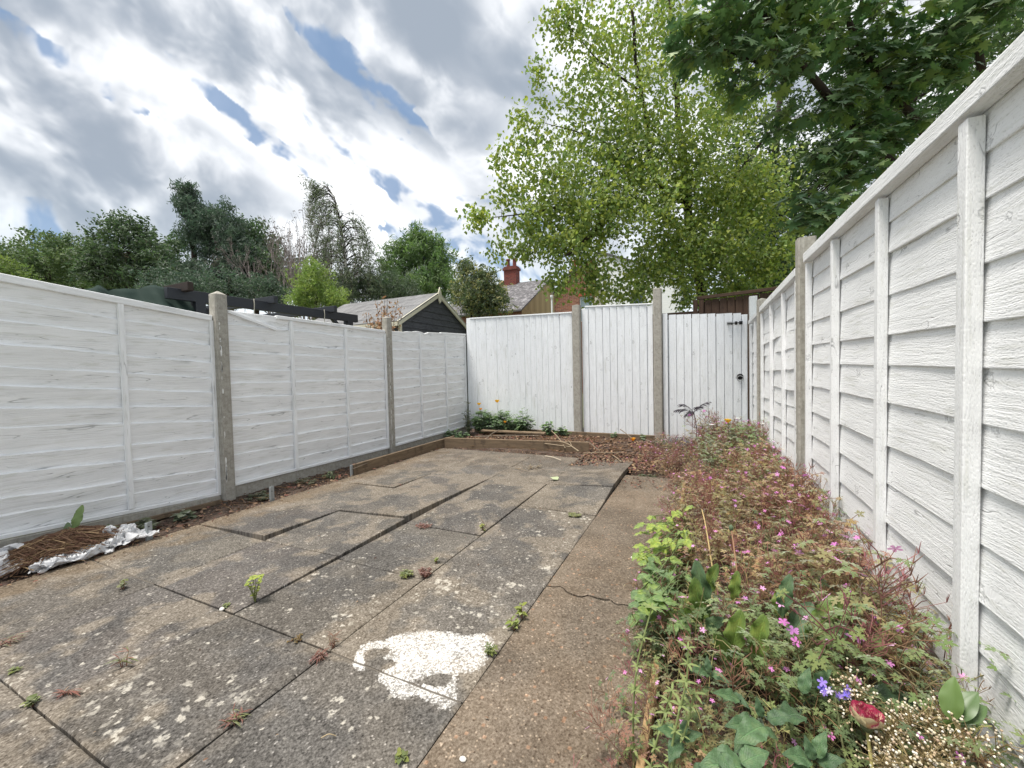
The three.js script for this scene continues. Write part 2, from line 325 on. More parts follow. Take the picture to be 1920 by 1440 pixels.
// ---------------------------------------------------------------- ground sheets
const lawnTex = makeTex(512, 512, (x, y) => { const m = fbm(x / 32, y / 32, 5, 2, 16, 16), f = hash2(x, y, 3); return [76 + m * 40 + f * 20, 80 + m * 40 + f * 20, 60 + m * 30 + f * 14]; });
lawnTex.repeat.set(120, 120);
{
  const g = new THREE.PlaneGeometry(500, 500); g.rotateX(-Math.PI / 2);
  const m = struct('ground', 'rough grassy ground of the gardens beyond the fences', g, std({ map: lawnTex, roughness: 1 })); m.position.set(0, -0.16, -60);
}
const soilH = (x, z) => {
  const n = fbm(x * 3.1 + 50, z * 3.1 + 50, 4, 61) - 0.5;
  if (x < -3.36) return -0.012 + n * 0.05;                                             // border along the left fence
  if (z < -4.84 && x < 0.2) return 0.005 + n * 0.06 + 0.03 * sstep(-4.9, -5.4, z);       // bed by the back fence
  if (x > -0.16) return 0.0 + n * 0.05;                                               // planted bed
  return -0.06;                                                                       // under the slabs
};
{
  const g = new THREE.PlaneGeometry(4.9, 8.0, 150, 240); g.rotateX(-Math.PI / 2); g.translate(-1.55, 0, -2.95);
  const p = g.attributes.position, u = g.attributes.uv;
  for (let i = 0; i < p.count; i++) { const x = p.getX(i), z = p.getZ(i); p.setY(i, soilH(x, z)); u.setXY(i, x * 0.9, z * 0.9); }
  g.computeVertexNormals();
  struct('garden_soil', 'dark crumbly soil of the borders around the paving', g, soilMat);
}
// slab with its own corner heights; ring of jittered edge points, worn edge
function slabGeo(x0, x1, z0, z1, h, seed, gap = 0.004, thick = 0.05) {   // h: [x0z0, x1z0, x1z1, x0z1] with z0 the far side
  const r = mulberry(seed), n = 9, ring = [];
  const H = (x, z) => { const s = (x - x0) / (x1 - x0), t = (z - z0) / (z1 - z0); return lerp(lerp(h[0], h[1], s), lerp(h[3], h[2], s), t); };
  const C = [[x0 + gap, z0 + gap], [x1 - gap, z0 + gap], [x1 - gap, z1 - gap], [x0 + gap, z1 - gap]];
  for (let k = 0; k < 4; k++) for (let i = 0; i < n; i++) {
    const a = C[k], b = C[(k + 1) % 4], t = i / n, j = i ? (r() - 0.5) * 0.003 : 0;
    ring.push([lerp(a[0], b[0], t) + (k % 2 ? j : 0), lerp(a[1], b[1], t) + (k % 2 ? 0 : j)]);
  }
  const m = new MB(), cx = (x0 + x1) / 2, cz = (z0 + z1) / 2;
  const U = (x, z) => [(x - GX0) / (GX1 - GX0), (z - GZ0) / (GZ1 - GZ0)];
  const add = (x, y, z) => m.v(x, y, z, ...U(x, z));
  const L = ring.length, inset = (p, d) => [p[0] + Math.sign(cx - p[0]) * d, p[1] + Math.sign(cz - p[1]) * d];
  const top = ring.map((p) => { const q = inset(p, 0.006); return add(q[0], H(...q), q[1]); });
  const e1 = ring.map((p) => add(p[0], H(...p) - 0.005, p[1])), e2 = ring.map((p) => add(p[0], H(...p) - 0.0052, p[1]));
  const bot = ring.map((p) => add(p[0], H(...p) - thick, p[1]));
  const mid = add(cx, H(cx, cz), cz);
  for (let k = 0; k < L; k++) {
    const q = (k + 1) % L;
    m.i.push(mid, top[q], top[k], top[k], top[q], e1[q], top[k], e1[q], e1[k], e2[k], e2[q], bot[q], e2[k], bot[q], bot[k]);
  }
  return m.geo();
}
{
  const patio = struct('patio', 'weathered grey concrete slab patio with lichen spots');
  // raised corners [x0z0, x1z0, x1z1, x0z1]; anything else lies within a few millimetres
  const lift = { '0,4': [0.004, 0.006, 0.034, 0.004], '1,5': [0.006, 0.03, 0.05, 0.012], '1,6': [0.004, 0.004, 0.03, 0.006], '1,4': [0.0, 0.034, 0.016, 0.0], '1,3': [0, 0.016, 0.004, 0], '3,7': [0.004, 0.05, 0.055, 0.008], '3,6': [0.006, 0.045, 0.004, 0.004], '3,8': [0, 0.012, 0.05, 0.0], '2,5': [0.004, 0.012, 0.008, 0.0], '2,6': [0.002, 0.012, 0.012, 0.002], '0,6': [0, 0.004, 0.02, 0.002], '0,5': [0.002, 0.005, 0.006, 0.004] };
  const r = mulberry(9);
  for (let i = 0; i < 4; i++) for (let j = 0; j < ZR.length - 1; j++) {
    const k = i + ',' + j, h = lift[k] || [0, 0, 0, 0].map(() => (r() - 0.5) * 0.004);
    part('paving_slab', slabGeo(XC[i], XC[i + 1], ZR[j + 1], ZR[j], h, 100 + i * 20 + j, 0.0025 + r() * 0.0012), pavingMat, patio);
  }
  // mortar left in the joints; the open ones have lost it
  const open = new Set(['x3,1', 'x3,2', 'x3,3', 'x3,4', 'x2,3', 'z3,1', 'z3,2', 'z2,1', 'z2,2', 'z4,2', 'z4,3', 'z5,2', 'z5,3', 'x3,6', 'x1,1', 'x1,2']), mortar = std({ color: lin(0.115, 0.1, 0.082), bumpMap: soilBump, bumpScale: 0.006, roughness: 1 });
  const joint = (k, a) => { if (!open.has(k)) part('mortar_joint', new MB().box(...a).geo(), mortar, patio); };
  for (let i = 1; i < 4; i++) for (let j = 0; j < ZR.length - 1; j++) joint('x' + i + ',' + j, [XC[i] - 0.006, XC[i] + 0.006, -0.04, -0.006, ZR[j + 1] + 0.01, ZR[j] - 0.01]);
  for (let j = 1; j < ZR.length - 1; j++) for (let i = 0; i < 4; i++) joint('z' + j + ',' + i, [XC[i] + 0.01, XC[i + 1] - 0.01, -0.04, -0.0065, ZR[j] - 0.006, ZR[j] + 0.006]);
  const path = struct('path', 'brown aggregate concrete path beside the planted bed');
  // strip split by the wandering crack
  const strip = (z0, z1, seed, wav0, wav1) => {
    const m = new MB(), n = 26, X0 = -0.711, X1 = -0.165, U = (x, z) => [(x - GX0) / (GX1 - GX0), (z - GZ0) / (GZ1 - GZ0)], add = (x, y, z) => m.v(x, y, z, ...U(x, z));
    const W = (x, z, a) => z + a * ((fbm(x * 14, z * 3, 3, 19) - 0.5) * 0.12);
    const rows = 8, g = [];
    for (let j = 0; j <= rows; j++) { g.push([]); for (let i = 0; i <= n; i++) { const x = lerp(X0, X1, i / n), z = lerp(W(x, z0, wav0), W(x, z1, wav1), j / rows); g[j].push(add(x, 0.001 + 0.003 * (noise(x * 4, z * 4, seed) - 0.5), z)); } }
    for (let j = 0; j < rows; j++) for (let i = 0; i < n; i++) m.i.push(g[j][i], g[j + 1][i], g[j + 1][i + 1], g[j][i], g[j + 1][i + 1], g[j][i + 1]);
    const edge = [...g[0], ...g.slice(1).map((q) => q[n]), ...[...g[rows]].reverse().slice(1), ...g.slice(0, rows).reverse().map((q) => q[0])];
    const P = edge.map((k) => [m.p[k * 3], m.p[k * 3 + 1], m.p[k * 3 + 2]]);
    for (let k = 0; k < P.length - 1; k++) { const a = P[k], b = P[k + 1]; m.quad(a, b, [b[0], -0.06, b[2]], [a[0], -0.06, a[2]], [U(a[0], a[2]), U(b[0], b[2]), U(b[0], b[2] + 0.02), U(a[0], a[2] + 0.02)]); }
    return m.geo();
  };
  part('path_section', strip(-1.842, 0.7, 3, 1, 0), pavingMat, path);
  part('path_section', strip(-4.15, -1.853, 4, 0, 1), pavingMat, path);
}
// ---------------------------------------------------------------- fence materials
function woodPaint(seed, rough) {
  const W = 2048, H = 512;          // 2 m by 0.5 m
  const h = new Float32Array(W * H), r = mulberry(seed);
  const knots = Array.from({ length: rough ? 5 : 9 }, () => [r() * 2, r() * 0.5, 0.008 + r() * 0.01]);
  const col = new Float32Array(W * H);
  for (let y = 0; y < H; y++) for (let x = 0; x < W; x++) {
    let X = x / W * 2, Y = y / H * 0.5, k = 0, dimple = 0;
    for (const q of knots) { let dx = X - q[0], dy = Y - q[1]; dx -= 2 * Math.round(dx / 2); dy -= 0.5 * Math.round(dy / 0.5); const d = Math.hypot(dx / 3.2, dy) / q[2]; if (d < 4) { k += Math.exp(-d * d * 0.7) * q[2] * 1.1 * Math.sign(dy || 1); const e = Math.hypot(dx * 0.9 + dy * 0.3, dy) / q[2] + (noise(x / 6, y / 6, seed + 60) - 0.5) * 1.3; dimple += Math.exp(-Math.pow(e - 0.9, 2) * 9); } }
    const wv = (fbm(x / 256, y / 64, 3, seed + 3, 8, 8) - 0.5) * 0.03 + k;
    const u = (Y + wv) * 512 / 0.5;
    const lines = fbm(x / 340, u / 9, 3, seed + 5, 6, 57) , fine = noise(x / 60, u / 2.6, seed + 8, 34, 197), speck = noise(x / 7, u / 2.2, seed + 9, 293, 233);
    let v = (lines - 0.5) * (rough ? 1.5 : 0.8) + (fine - 0.5) * (rough ? 0.9 : 0.65) + (speck - 0.5) * (rough ? 0.3 : 0.65);
    // splits along the grain
    const cr = noise(x / 230, u / 15, seed + 21, 9, 34), cm = noise(x / 300, y / 40, seed + 23, 7, 13);
    const split = (1 - sstep(0.0, rough ? 0.035 : 0.016, Math.abs(cr - 0.5))) * sstep(rough ? 0.5 : 0.66, 0.75, cm);
    v -= split * 1.3; v -= dimple * (rough ? 0.12 : 0.8);
    h[y * W + x] = v; col[y * W + x] = split * 0.5 + dimple * (rough ? 0.04 : 0.34) + (speck < 0.16 && !rough ? 0.22 : 0);
  }
  const map = makeTex(W, H, (x, y) => {
    const o = y * W + x, g = fbm(x / 170, y / 30, 4, seed + 31, 12, 17) - 0.5, thin = sstep(0.6, 0.8, fbm(x / 128, y / 13, 4, seed + 41, 16, 39));
    const v = (rough ? 244 : 237) + g * (rough ? 20 : 18) + Math.min(0, h[o]) * (rough ? 13 : 12) - col[o] * 70 - thin * (rough ? 14 : 12);
    return [v - 1, v, v + 1 - thin * 3];
  });
  const bump = makeTex(W, H, (x, y) => 150 + h[y * W + x] * 62, false);
  map.repeat.set(0.5, 2); bump.repeat.set(0.5, 2);
  return { map, bump };
}
const roughPaint = woodPaint(11, true), sawnPaint = woodPaint(51, false);
const paintLeft = std({ map: roughPaint.map, bumpMap: roughPaint.bump, bumpScale: 0.0036, roughness: 0.72 });
const paintRight = std({ map: sawnPaint.map, bumpMap: sawnPaint.bump, bumpScale: 0.0036, roughness: 0.68 });
const paintBack = std({ map: sawnPaint.map, bumpMap: sawnPaint.bump, bumpScale: 0.001, roughness: 0.6, color: lin(1.0, 1.02, 1.04) });
const concreteTex = makeTex(512, 1024, (x, y) => {
  const m = fbm(x / 40, y / 40, 4, 3, 13, 26), f = hash2(x, y, 4), pit = noise(x / 5, y / 7, 8, 102, 146), st = fbm(x / 9, y / 200, 3, 12, 57, 5);
  let v = 160 + (m - 0.5) * 44 + (f - 0.5) * 26 + (st - 0.5) * 22; if (pit > 0.9) v -= (pit - 0.9) * 620;
  return [v + 2, v - 2, v - 11];
});
const concreteBump = makeTex(512, 1024, (x, y) => { const pit = noise(x / 5, y / 7, 8, 102, 146); return 160 + (hash2(x, y, 4) - 0.5) * 50 - (pit > 0.86 ? (pit - 0.86) * 900 : 0); }, false);
concreteTex.repeat.set(4, 2); concreteBump.repeat.set(4, 2);
const concrete = std({ map: concreteTex, bumpMap: concreteBump, bumpScale: 0.003, roughness: 0.95 });
const chipPaint = std({ color: lin(0.76, 0.76, 0.74), roughness: 0.8 });
const timberTex = (a, b, seed) => makeTex(1024, 256, (x, y) => {
  const w = (fbm(x / 128, y / 64, 3, seed, 8, 4) - 0.5) * 40, l = fbm(x / 160, (y + w) / 6, 4, seed + 4, 6.4 | 0, 43), f = hash2(x >> 2, y, seed), blot = sstep(0.55, 0.75, fbm(x / 50, y / 50, 4, seed + 9, 20, 5));
  return a.map((v, k) => lerp(v, b[k], clamp(l * 0.9 + blot * 0.35)) + (f - 0.5) * 16);
});
const sleeperTex = timberTex([138, 118, 94], [88, 75, 61], 5); sleeperTex.repeat.set(1, 4);
const sleeperMat = std({ map: sleeperTex, bumpMap: sleeperTex, bumpScale: 0.002, roughness: 0.95 });
const brownTex = timberTex([96, 74, 60], [62, 47, 40], 15); brownTex.repeat.set(1, 4);
const brownFence = std({ map: brownTex, bumpMap: brownTex, bumpScale: 0.002, roughness: 0.9 });
const paleTex = timberTex([214, 190, 150], [172, 144, 104], 25);
const paleWood = std({ map: paleTex, roughness: 0.85 });

// ---------------------------------------------------------------- fence builders
// local frame: +x along the panel, +y up, +z towards the garden
function lapBoard(L, yb, yt, o, seed) {     // yb(s), yt(s): lower and upper edge
  const m = new MB(), n = o.segs || 14, r = mulberry(seed), ou = r() * 9, ov = r() * 3, ph = r() * 50, amp = o.wave || 0.004;
  const bow = (s) => (noise(s * 2.2 + ph, 5, 7) - 0.5) * (o.bow || 0.006);
  const we = (s, q) => (noise(s * 6 + ph, q, 9) - 0.5) * amp * 2 + (noise(s * 30 + ph, q + 3, 9) - 0.5) * amp * 0.7;
  const rings = [];
  for (let i = 0; i <= n; i++) {
    const s = L * i / n, b = bow(s), y0 = yb(s) + (o.ledge ? 0 : we(s, 1)), y1 = yt(s) + (o.ledge ? we(s, 2) : 0);
    const sec = o.ledge ? [[y0, -0.006], [y0, 0.0], [y1 - 0.003, 0.021], [y1, 0.018], [y1, -0.006]] : [[y0, 0.001], [y0, 0.0115], [y0 + 0.003, 0.0125], [y1, 0.003], [y1, -0.004]];
    rings.push(sec.map(([y, z]) => [s, y, z + b]));
  }
  const K = 5;
  for (let k = 0; k < K; k++) {      // separate strips keep the edges crisp
    const a = [], q = (k + 1) % K, dv = Math.hypot(rings[0][q][1] - rings[0][k][1], rings[0][q][2] - rings[0][k][2]);
    for (let i = 0; i <= n; i++) a.push([m.v(...rings[i][k], rings[i][k][0] + ou, rings[i][k][1] + ov), m.v(...rings[i][q], rings[i][q][0] + ou, rings[i][k][1] + ov + dv)]);
    for (let i = 0; i < n; i++) m.i.push(a[i][0], a[i + 1][0], a[i + 1][1], a[i][0], a[i + 1][1], a[i][1]);
  }
  for (const [i, f] of [[0, 0], [n, 1]]) { const v = rings[i].map((p) => m.v(...p, p[2], p[1])); for (let k = 1; k < K - 1; k++) f ? m.i.push(v[0], v[k], v[k + 1]) : m.i.push(v[0], v[k + 1], v[k]); }
  return m.geo();
}
function lapPanel(label, pos, turn, L, yb0, yb1, yt0, yt1, o) {
  const g = thing('lap_fence', label, 'fence', pos, turn, o.group), r = mulberry(o.seed);
  const YB = (s) => lerp(yb0, yb1, s / L), YT = (s) => lerp(yt0, yt1, s / L), n = o.boards || 12;
  // board edges with uneven spacing
  const f = Array.from({ length: n + 1 }, (_, k) => (k === 0 || k === n ? k / n : (k + (r() - 0.5) * 0.35) / n));
  const tilt = f.map(() => (r() - 0.5) * (o.tilt || 0.012));
  const edge = (k) => (s) => lerp(YB(s), YT(s), f[k]) + (k && k < n ? tilt[k] * (s / L - 0.5) : 0);
  for (let k = 0; k < n; k++) {
    const lo = edge(k), hi = edge(k + 1);
    const top = o.topEdge && k === n - 1 ? o.topEdge : null;
    const b = part('board', lapBoard(L, o.ledge ? (s) => lo(s) - (k ? 0.022 : 0) : lo, o.ledge ? (top ? (s) => hi(s) + top(s) : hi) : (s) => hi(s) + (k < n - 1 ? 0.022 : 0), o, o.seed * 40 + k), o.mat, g);
    b.position.z = (r() - 0.5) * 0.003;
  }
  const shear = (yb1 - yb0) / L, put = (name, geo, x, y, z, rot = 0) => { const b = part(name, geo, o.mat, g); b.position.set(x, y, z); b.rotation.z = rot; return b; };
  (o.battens || []).forEach(([t, w, d, lean, cut]) => { const s = L * t, y0 = YB(s) + (cut || 0.0), y1 = YT(s) - (o.battenDrop || 0.03); put('batten', bar(w, y1 - y0, d, 0.004, r() * 5, r()), s, (y0 + y1) / 2, 0.014 + d / 2, lean || 0); });
  if (o.rear !== false) for (const t of [0.01, 0.34, 0.67, 0.99]) { const s = L * t; put('rear_batten', bar(0.04, YT(s) - YB(s) - 0.03, 0.02, 0.004, r() * 5), s, (YB(s) + YT(s)) / 2, -0.022); }
  const a = Math.atan2(yt1 - yt0, L), ab = Math.atan2(yb1 - yb0, L);
  for (const [s0, s1, h, d, dz, drop, rot] of o.caps || []) { const s = (s0 + s1) / 2; put('cap_rail', bar(s1 - s0, h, d, 0.005, r() * 5, r()), s, YT(s) - drop, dz, a + (rot || 0)); }
  if (o.base) put('bottom_rail', bar(L, o.base[0], o.base[1], 0.005, r() * 5, r()), L / 2, (yb0 + yb1) / 2 + o.base[0] / 2, o.base[1] / 2 + 0.008, ab);
  return g;
}
function postGeo(w, d, h, cham, dome) {
  const m = new MB(), hw = w / 2, hd = d / 2, c = cham;
  const ring = (y, k) => [[-hw + c, hd], [hw - c, hd], [hw, hd - c], [hw, -hd + c], [hw - c, -hd], [-hw + c, -hd], [-hw, -hd + c], [-hw, hd - c]].map(([x, z]) => [x * k, y, z * k]);
  const lev = [[-0.45, 1], [h - dome, 1], [h, dome > 0.01 ? 0.12 : 0.9]], rs = lev.map(([y, k]) => ring(y, k));
  for (let l = 0; l < 2; l++) for (let k = 0; k < 8; k++) { const a = rs[l][k], b = rs[l][(k + 1) % 8], q = rs[l + 1][(k + 1) % 8], e = rs[l + 1][k], wd = Math.hypot(a[0] - b[0], a[2] - b[2]); m.quad(a, b, q, e, [[k * 0.3, a[1]], [k * 0.3 + wd, a[1]], [k * 0.3 + wd, q[1]], [k * 0.3, q[1]]]); }
  for (let k = 1; k < 7; k++) m.tri(rs[2][0], rs[2][k], rs[2][k + 1]);
  return m.geo();
}
const PL = 'concrete posts of the garden fences';
function post(label, x, z, w, d, h, turn = 0, dome = 0.02, leanX = 0, leanZ = 0, chips = 0, seed = 1) {
  const g = thing('concrete_post', label, 'fence post', [x, 0, z], turn, PL); g.rotation.order = 'YXZ'; g.rotation.z = leanX; g.rotation.x = leanZ;
  part('shaft', postGeo(w, d, h, 0.012, dome), concrete, g);
  if (chips) {                        // dried drips of white fence paint along one edge
    const r = mulberry(seed), list = [], sx = seed % 2 ? -1 : 1;
    for (let k = 0; k < chips; k++) { const y = 0.12 + r() * (h - 0.3), l = 0.008 + r() * r() * 0.07, ww = 0.002 + r() * 0.005, sh = new THREE.Shape(Array.from({ length: 8 }, (_, i) => new THREE.Vector2(Math.cos(i * 0.785) * ww * (0.7 + r() * 0.6), Math.sin(i * 0.785) * l * (0.8 + r() * 0.4)))), e = new THREE.ExtrudeGeometry(sh, { depth: 0.002, bevelEnabled: false }); e.translate(sx * (w / 2 - 0.02 - r() * 0.006), y, d / 2 - 0.0008); list.push(e); }
    const m = { geo: () => mergeGeometries(list) };
    part('paint_drips', m.geo(), chipPaint, g).userData.kind = 'stuff';
  }
  return g;
}
// ---------------------------------------------------------------- left hand fence (faces +x, local x runs away)
const LT = Math.PI / 2, LG = 'lapped white panels of the left hand fence';
{
  const o = { mat: paintLeft, ledge: true, wave: 0.005, bow: 0.012, segs: 20, group: LG, base: [0.028, 0.026] };
  lapPanel('rough white lapped panel at the left edge, nearest of the left fence', [-3.86, 0, -0.3], LT, 1.8, 0.17, 0.045, 1.79, 1.6, { ...o, seed: 3, boards: 12, tilt: 0.05,
    battens: [[0.655, 0.036, 0.022, 0.0, 0.03], [0.99, 0.03, 0.022, 0, 0.02], [0.0, 0.04, 0.022, 0, 0]], caps: [[0, 1.79, 0.05, 0.045, 0.016, 0.012]] });
  lapPanel('white lapped panel with a broken cap strip hanging down, middle of the left fence', [-3.835, 0, -2.17], LT, 2.02, 0.1, 0.075, 1.675, 1.64, { ...o, seed: 5, tilt: 0.03,
    battens: [[0.32, 0.034, 0.024, 0, 0.02], [0.665, 0.034, 0.024, 0, 0.02], [0.99, 0.028, 0.024, 0, 0.01]], caps: [[0.49, 2.0, 0.035, 0.045, 0.014, 0.006]] });
  const sl = thing('loose_batten', 'slim white batten slanting down across the top of the middle left panel', 'batten', [-3.803, 1.60, -2.425], LT);
  const b = part('strip', bar(0.46, 0.028, 0.016, 0.003), paintLeft, sl); b.rotation.z = -0.27;
  lapPanel('short white lapped panel with torn top edge beside the back corner', [-3.83, 0, -4.24], LT, 1.96, 0.08, 0.1, 1.66, 1.735, { ...o, seed: 7, tilt: 0.025, topEdge: (s) => (s < 0.9 ? (noise(s * 14, 2, 5) - 0.6) * 0.03 : 0),
    battens: [[0.34, 0.032, 0.02, 0, 0.02], [0.68, 0.032, 0.02, 0, 0.02], [0.985, 0.03, 0.02, 0, 0.01]], caps: [[1.2, 1.96, 0.03, 0.04, 0.012, 0.0]] });
  post('pitted concrete post between the two nearest left panels', -3.83, -2.14, 0.1, 0.11, 1.83, LT, 0.03, 0.0, 0.0, 26, 3);
  post('concrete post between the middle and the short left panel', -3.82, -4.225, 0.095, 0.1, 1.84, LT, 0.02, 0, 0, 18, 5);
  const gb = (label, z0, z1, y0, y1, h, mat) => { const g = single('gravel_board', label, 'gravel board', bar(z0 - z1, h, 0.035, 0.006, z0), mat, [-3.832, (y0 + y1) / 2 - h / 2, (z0 + z1) / 2], 'boards under the left hand fence'); g.rotation.order = 'YXZ'; g.rotation.y = LT; g.rotation.z = Math.atan2(y1 - y0, z0 - z1); return g; };
  gb('grey board under the nearest left fence panel', -0.3, -2.08, 0.165, 0.045, 0.17, concrete);
  gb('concrete board under the middle left fence panel', -2.2, -4.17, 0.098, 0.073, 0.2, concrete);
  gb('concrete board under the short left fence panel', -4.28, -6.19, 0.078, 0.098, 0.2, concrete);
  const tb = single('edging_strip', 'weathered brown timber strip on the soil below the nearest left panel', 'timber strip', bar(1.75, 0.035, 0.03, 0.004), sleeperMat, [-3.795, 0.03, -1.2]); tb.rotation.order = 'YXZ'; tb.rotation.y = LT; tb.rotation.z = -0.035;
}
// ---------------------------------------------------------------- back fence and gate (face +z)
function closeBoards(g, x0, x1, n, y0, yt0, yt1, seed, mat, jitter = 0.003) {
  const r = mulberry(seed), w = (x1 - x0) / n;
  part('backing', (() => { const q = new MB(), yt = Math.min(yt0, yt1) - 0.02; q.box(x0 - 0.06, x1 + 0.07, y0 + 0.01, yt, -0.016, -0.0125); return q.geo(); })(), mat, g);
  for (let k = 0; k < n; k++) {
    const a = x0 + k * w, b = a + w - (0.0062 + r() * 0.0035), t = (k + 0.5) / n, top = lerp(yt0, yt1, t) + (r() - 0.5) * 0.004, m = new MB(), zf = 0.017, zt = 0.006, ou = r() * 8, ov = r() * 2;
    const P = [[a, zf], [b, zt], [b, zt - 0.012], [a, -0.004]], q = (i, y) => [P[i][0], y, P[i][1]];
    for (let i = 0; i < 4; i++) { const j = (i + 1) % 4, d = Math.hypot(P[i][0] - P[j][0], P[i][1] - P[j][1]); m.quad(q(i, y0), q(j, y0), q(j, top), q(i, top), [[ou, ov], [ou, ov + d], [ou + top, ov + d], [ou + top, ov]]); }
    m.quad(q(0, top), q(1, top), q(2, top), q(3, top)); m.quad(q(3, y0), q(2, y0), q(1, y0), q(0, y0));
    const bd = part('board', m.geo(), mat, g); bd.position.z = (r() - 0.5) * jitter; bd.rotation.z = (r() - 0.5) * 0.003;
  }
}
const BG = 'upright boarded white panels of the back fence';
const ZB = -6.2;
{
  let g = thing('boarded_fence', 'wide white upright boarded panel in the left back corner', 'fence', [-3.77, 0, ZB], 0, BG);
  closeBoards(g, 0.08, 1.93, 18, 0.06, 2.0, 1.955, 3, paintBack);
  let b = part('edge_board', bar(0.085, 1.94, 0.025, 0.004), paintBack, g); b.position.set(0.035, 1.05, 0.002);
  b = part('cap_rail', bar(1.86, 0.022, 0.05, 0.004), paintBack, g); b.position.set(1.0, 1.99, 0.0); b.rotation.z = -0.024;
  for (const y of [0.35, 1.0, 1.7]) { b = part('rear_rail', bar(1.9, 0.07, 0.05, 0.004), brownFence, g); b.position.set(0.98, y, -0.042); }
  g = thing('boarded_fence', 'narrower white upright boarded panel between two concrete posts', 'fence', [-1.69, 0, ZB], 0, BG);
  closeBoards(g, 0.11, 0.97, 8, 0.02, 2.025, 1.985, 5, paintBack);
  b = part('edge_board', bar(0.1, 1.99, 0.022, 0.004), paintBack, g); b.position.set(0.05, 1.02, 0.002);
  b = part('edge_board', bar(0.07, 1.95, 0.022, 0.004), paintBack, g); b.position.set(1.01, 1.0, 0.004);
  b = part('cap_rail', bar(1.0, 0.02, 0.045, 0.004), paintBack, g); b.position.set(0.55, 2.018, 0.0); b.rotation.z = -0.045;
  for (const y of [0.35, 1.0, 1.7]) { b = part('rear_rail', bar(1.0, 0.07, 0.05, 0.004), brownFence, g); b.position.set(0.55, y, -0.042); }
  post('speckled concrete post standing between the two white upright boarded panels', -1.765, ZB + 0.03, 0.12, 0.11, 2.08, 0, 0.012);
  post('tall concrete gate post at the back fence', -0.575, ZB + 0.03, 0.115, 0.11, 2.2, 0, 0.006);
  // gate
  g = thing('garden_gate', 'white boarded garden gate with bolt and ring handle', 'gate', [-0.49, 0, ZB - 0.01]);
  b = part('hanging_stile', bar(0.065, 1.83, 0.04, 0.004), paintBack, g); b.position.set(0.012, 0.925, 0.02);
  closeBoards(g, 0.06, 0.965, 9, 0.03, 1.825, 1.775, 7, paintBack);
  b = part('edge_board', bar(0.06, 1.72, 0.025, 0.004), paintBack, g); b.position.set(1.0, 0.89, 0.002);
  for (const y of [0.3, 0.95, 1.6]) { b = part('rear_rail', bar(0.95, 0.09, 0.04, 0.004), brownFence, g); b.position.set(0.52, y, -0.04); }
  const iron = std({ color: lin(0.018, 0.018, 0.02), roughness: 0.45, metalness: 0.6 }), ironPainted = std({ color: lin(0.35, 0.36, 0.36), roughness: 0.6, metalness: 0.2 });
  const bolt = part('bolt', bar(0.17, 0.012, 0.012, 0.004), iron, g); bolt.position.set(0.88, 1.645, 0.04);
  for (const [x, w, m] of [[-0.06, 0.06, ironPainted], [0.02, 0.03, iron], [0.075, 0.04, iron]]) { const p = part('bolt_plate', bar(w, 0.045, 0.006, 0.002), m, bolt); p.position.set(x, 0, -0.012); }
  const knob = part('bolt_knob', new THREE.SphereGeometry(0.009, 8, 6), iron, bolt); knob.position.set(-0.03, -0.014, 0.008);
  const rose = part('handle_rose', new THREE.LatheGeometry([[0, 0.018], [0.014, 0.016], [0.02, 0.01], [0.036, 0.006], [0.04, 0]].map((p) => new THREE.Vector2(...p)), 10), iron, g); rose.rotation.x = Math.PI / 2; rose.position.set(0.945, 0.93, 0.018);
  const ring = part('handle_ring', new THREE.TorusGeometry(0.036, 0.0045, 6, 20), ironPainted, g); ring.position.set(0.945, 0.905, 0.036);
  const kick = single('fence_kickboard', 'long weathered timber board lying along the foot of the back fence', 'timber board', bar(3.0, 0.1, 0.04, 0.006), sleeperMat, [-2.12, 0.055, ZB + 0.075]); kick.rotation.z = -0.004;
}
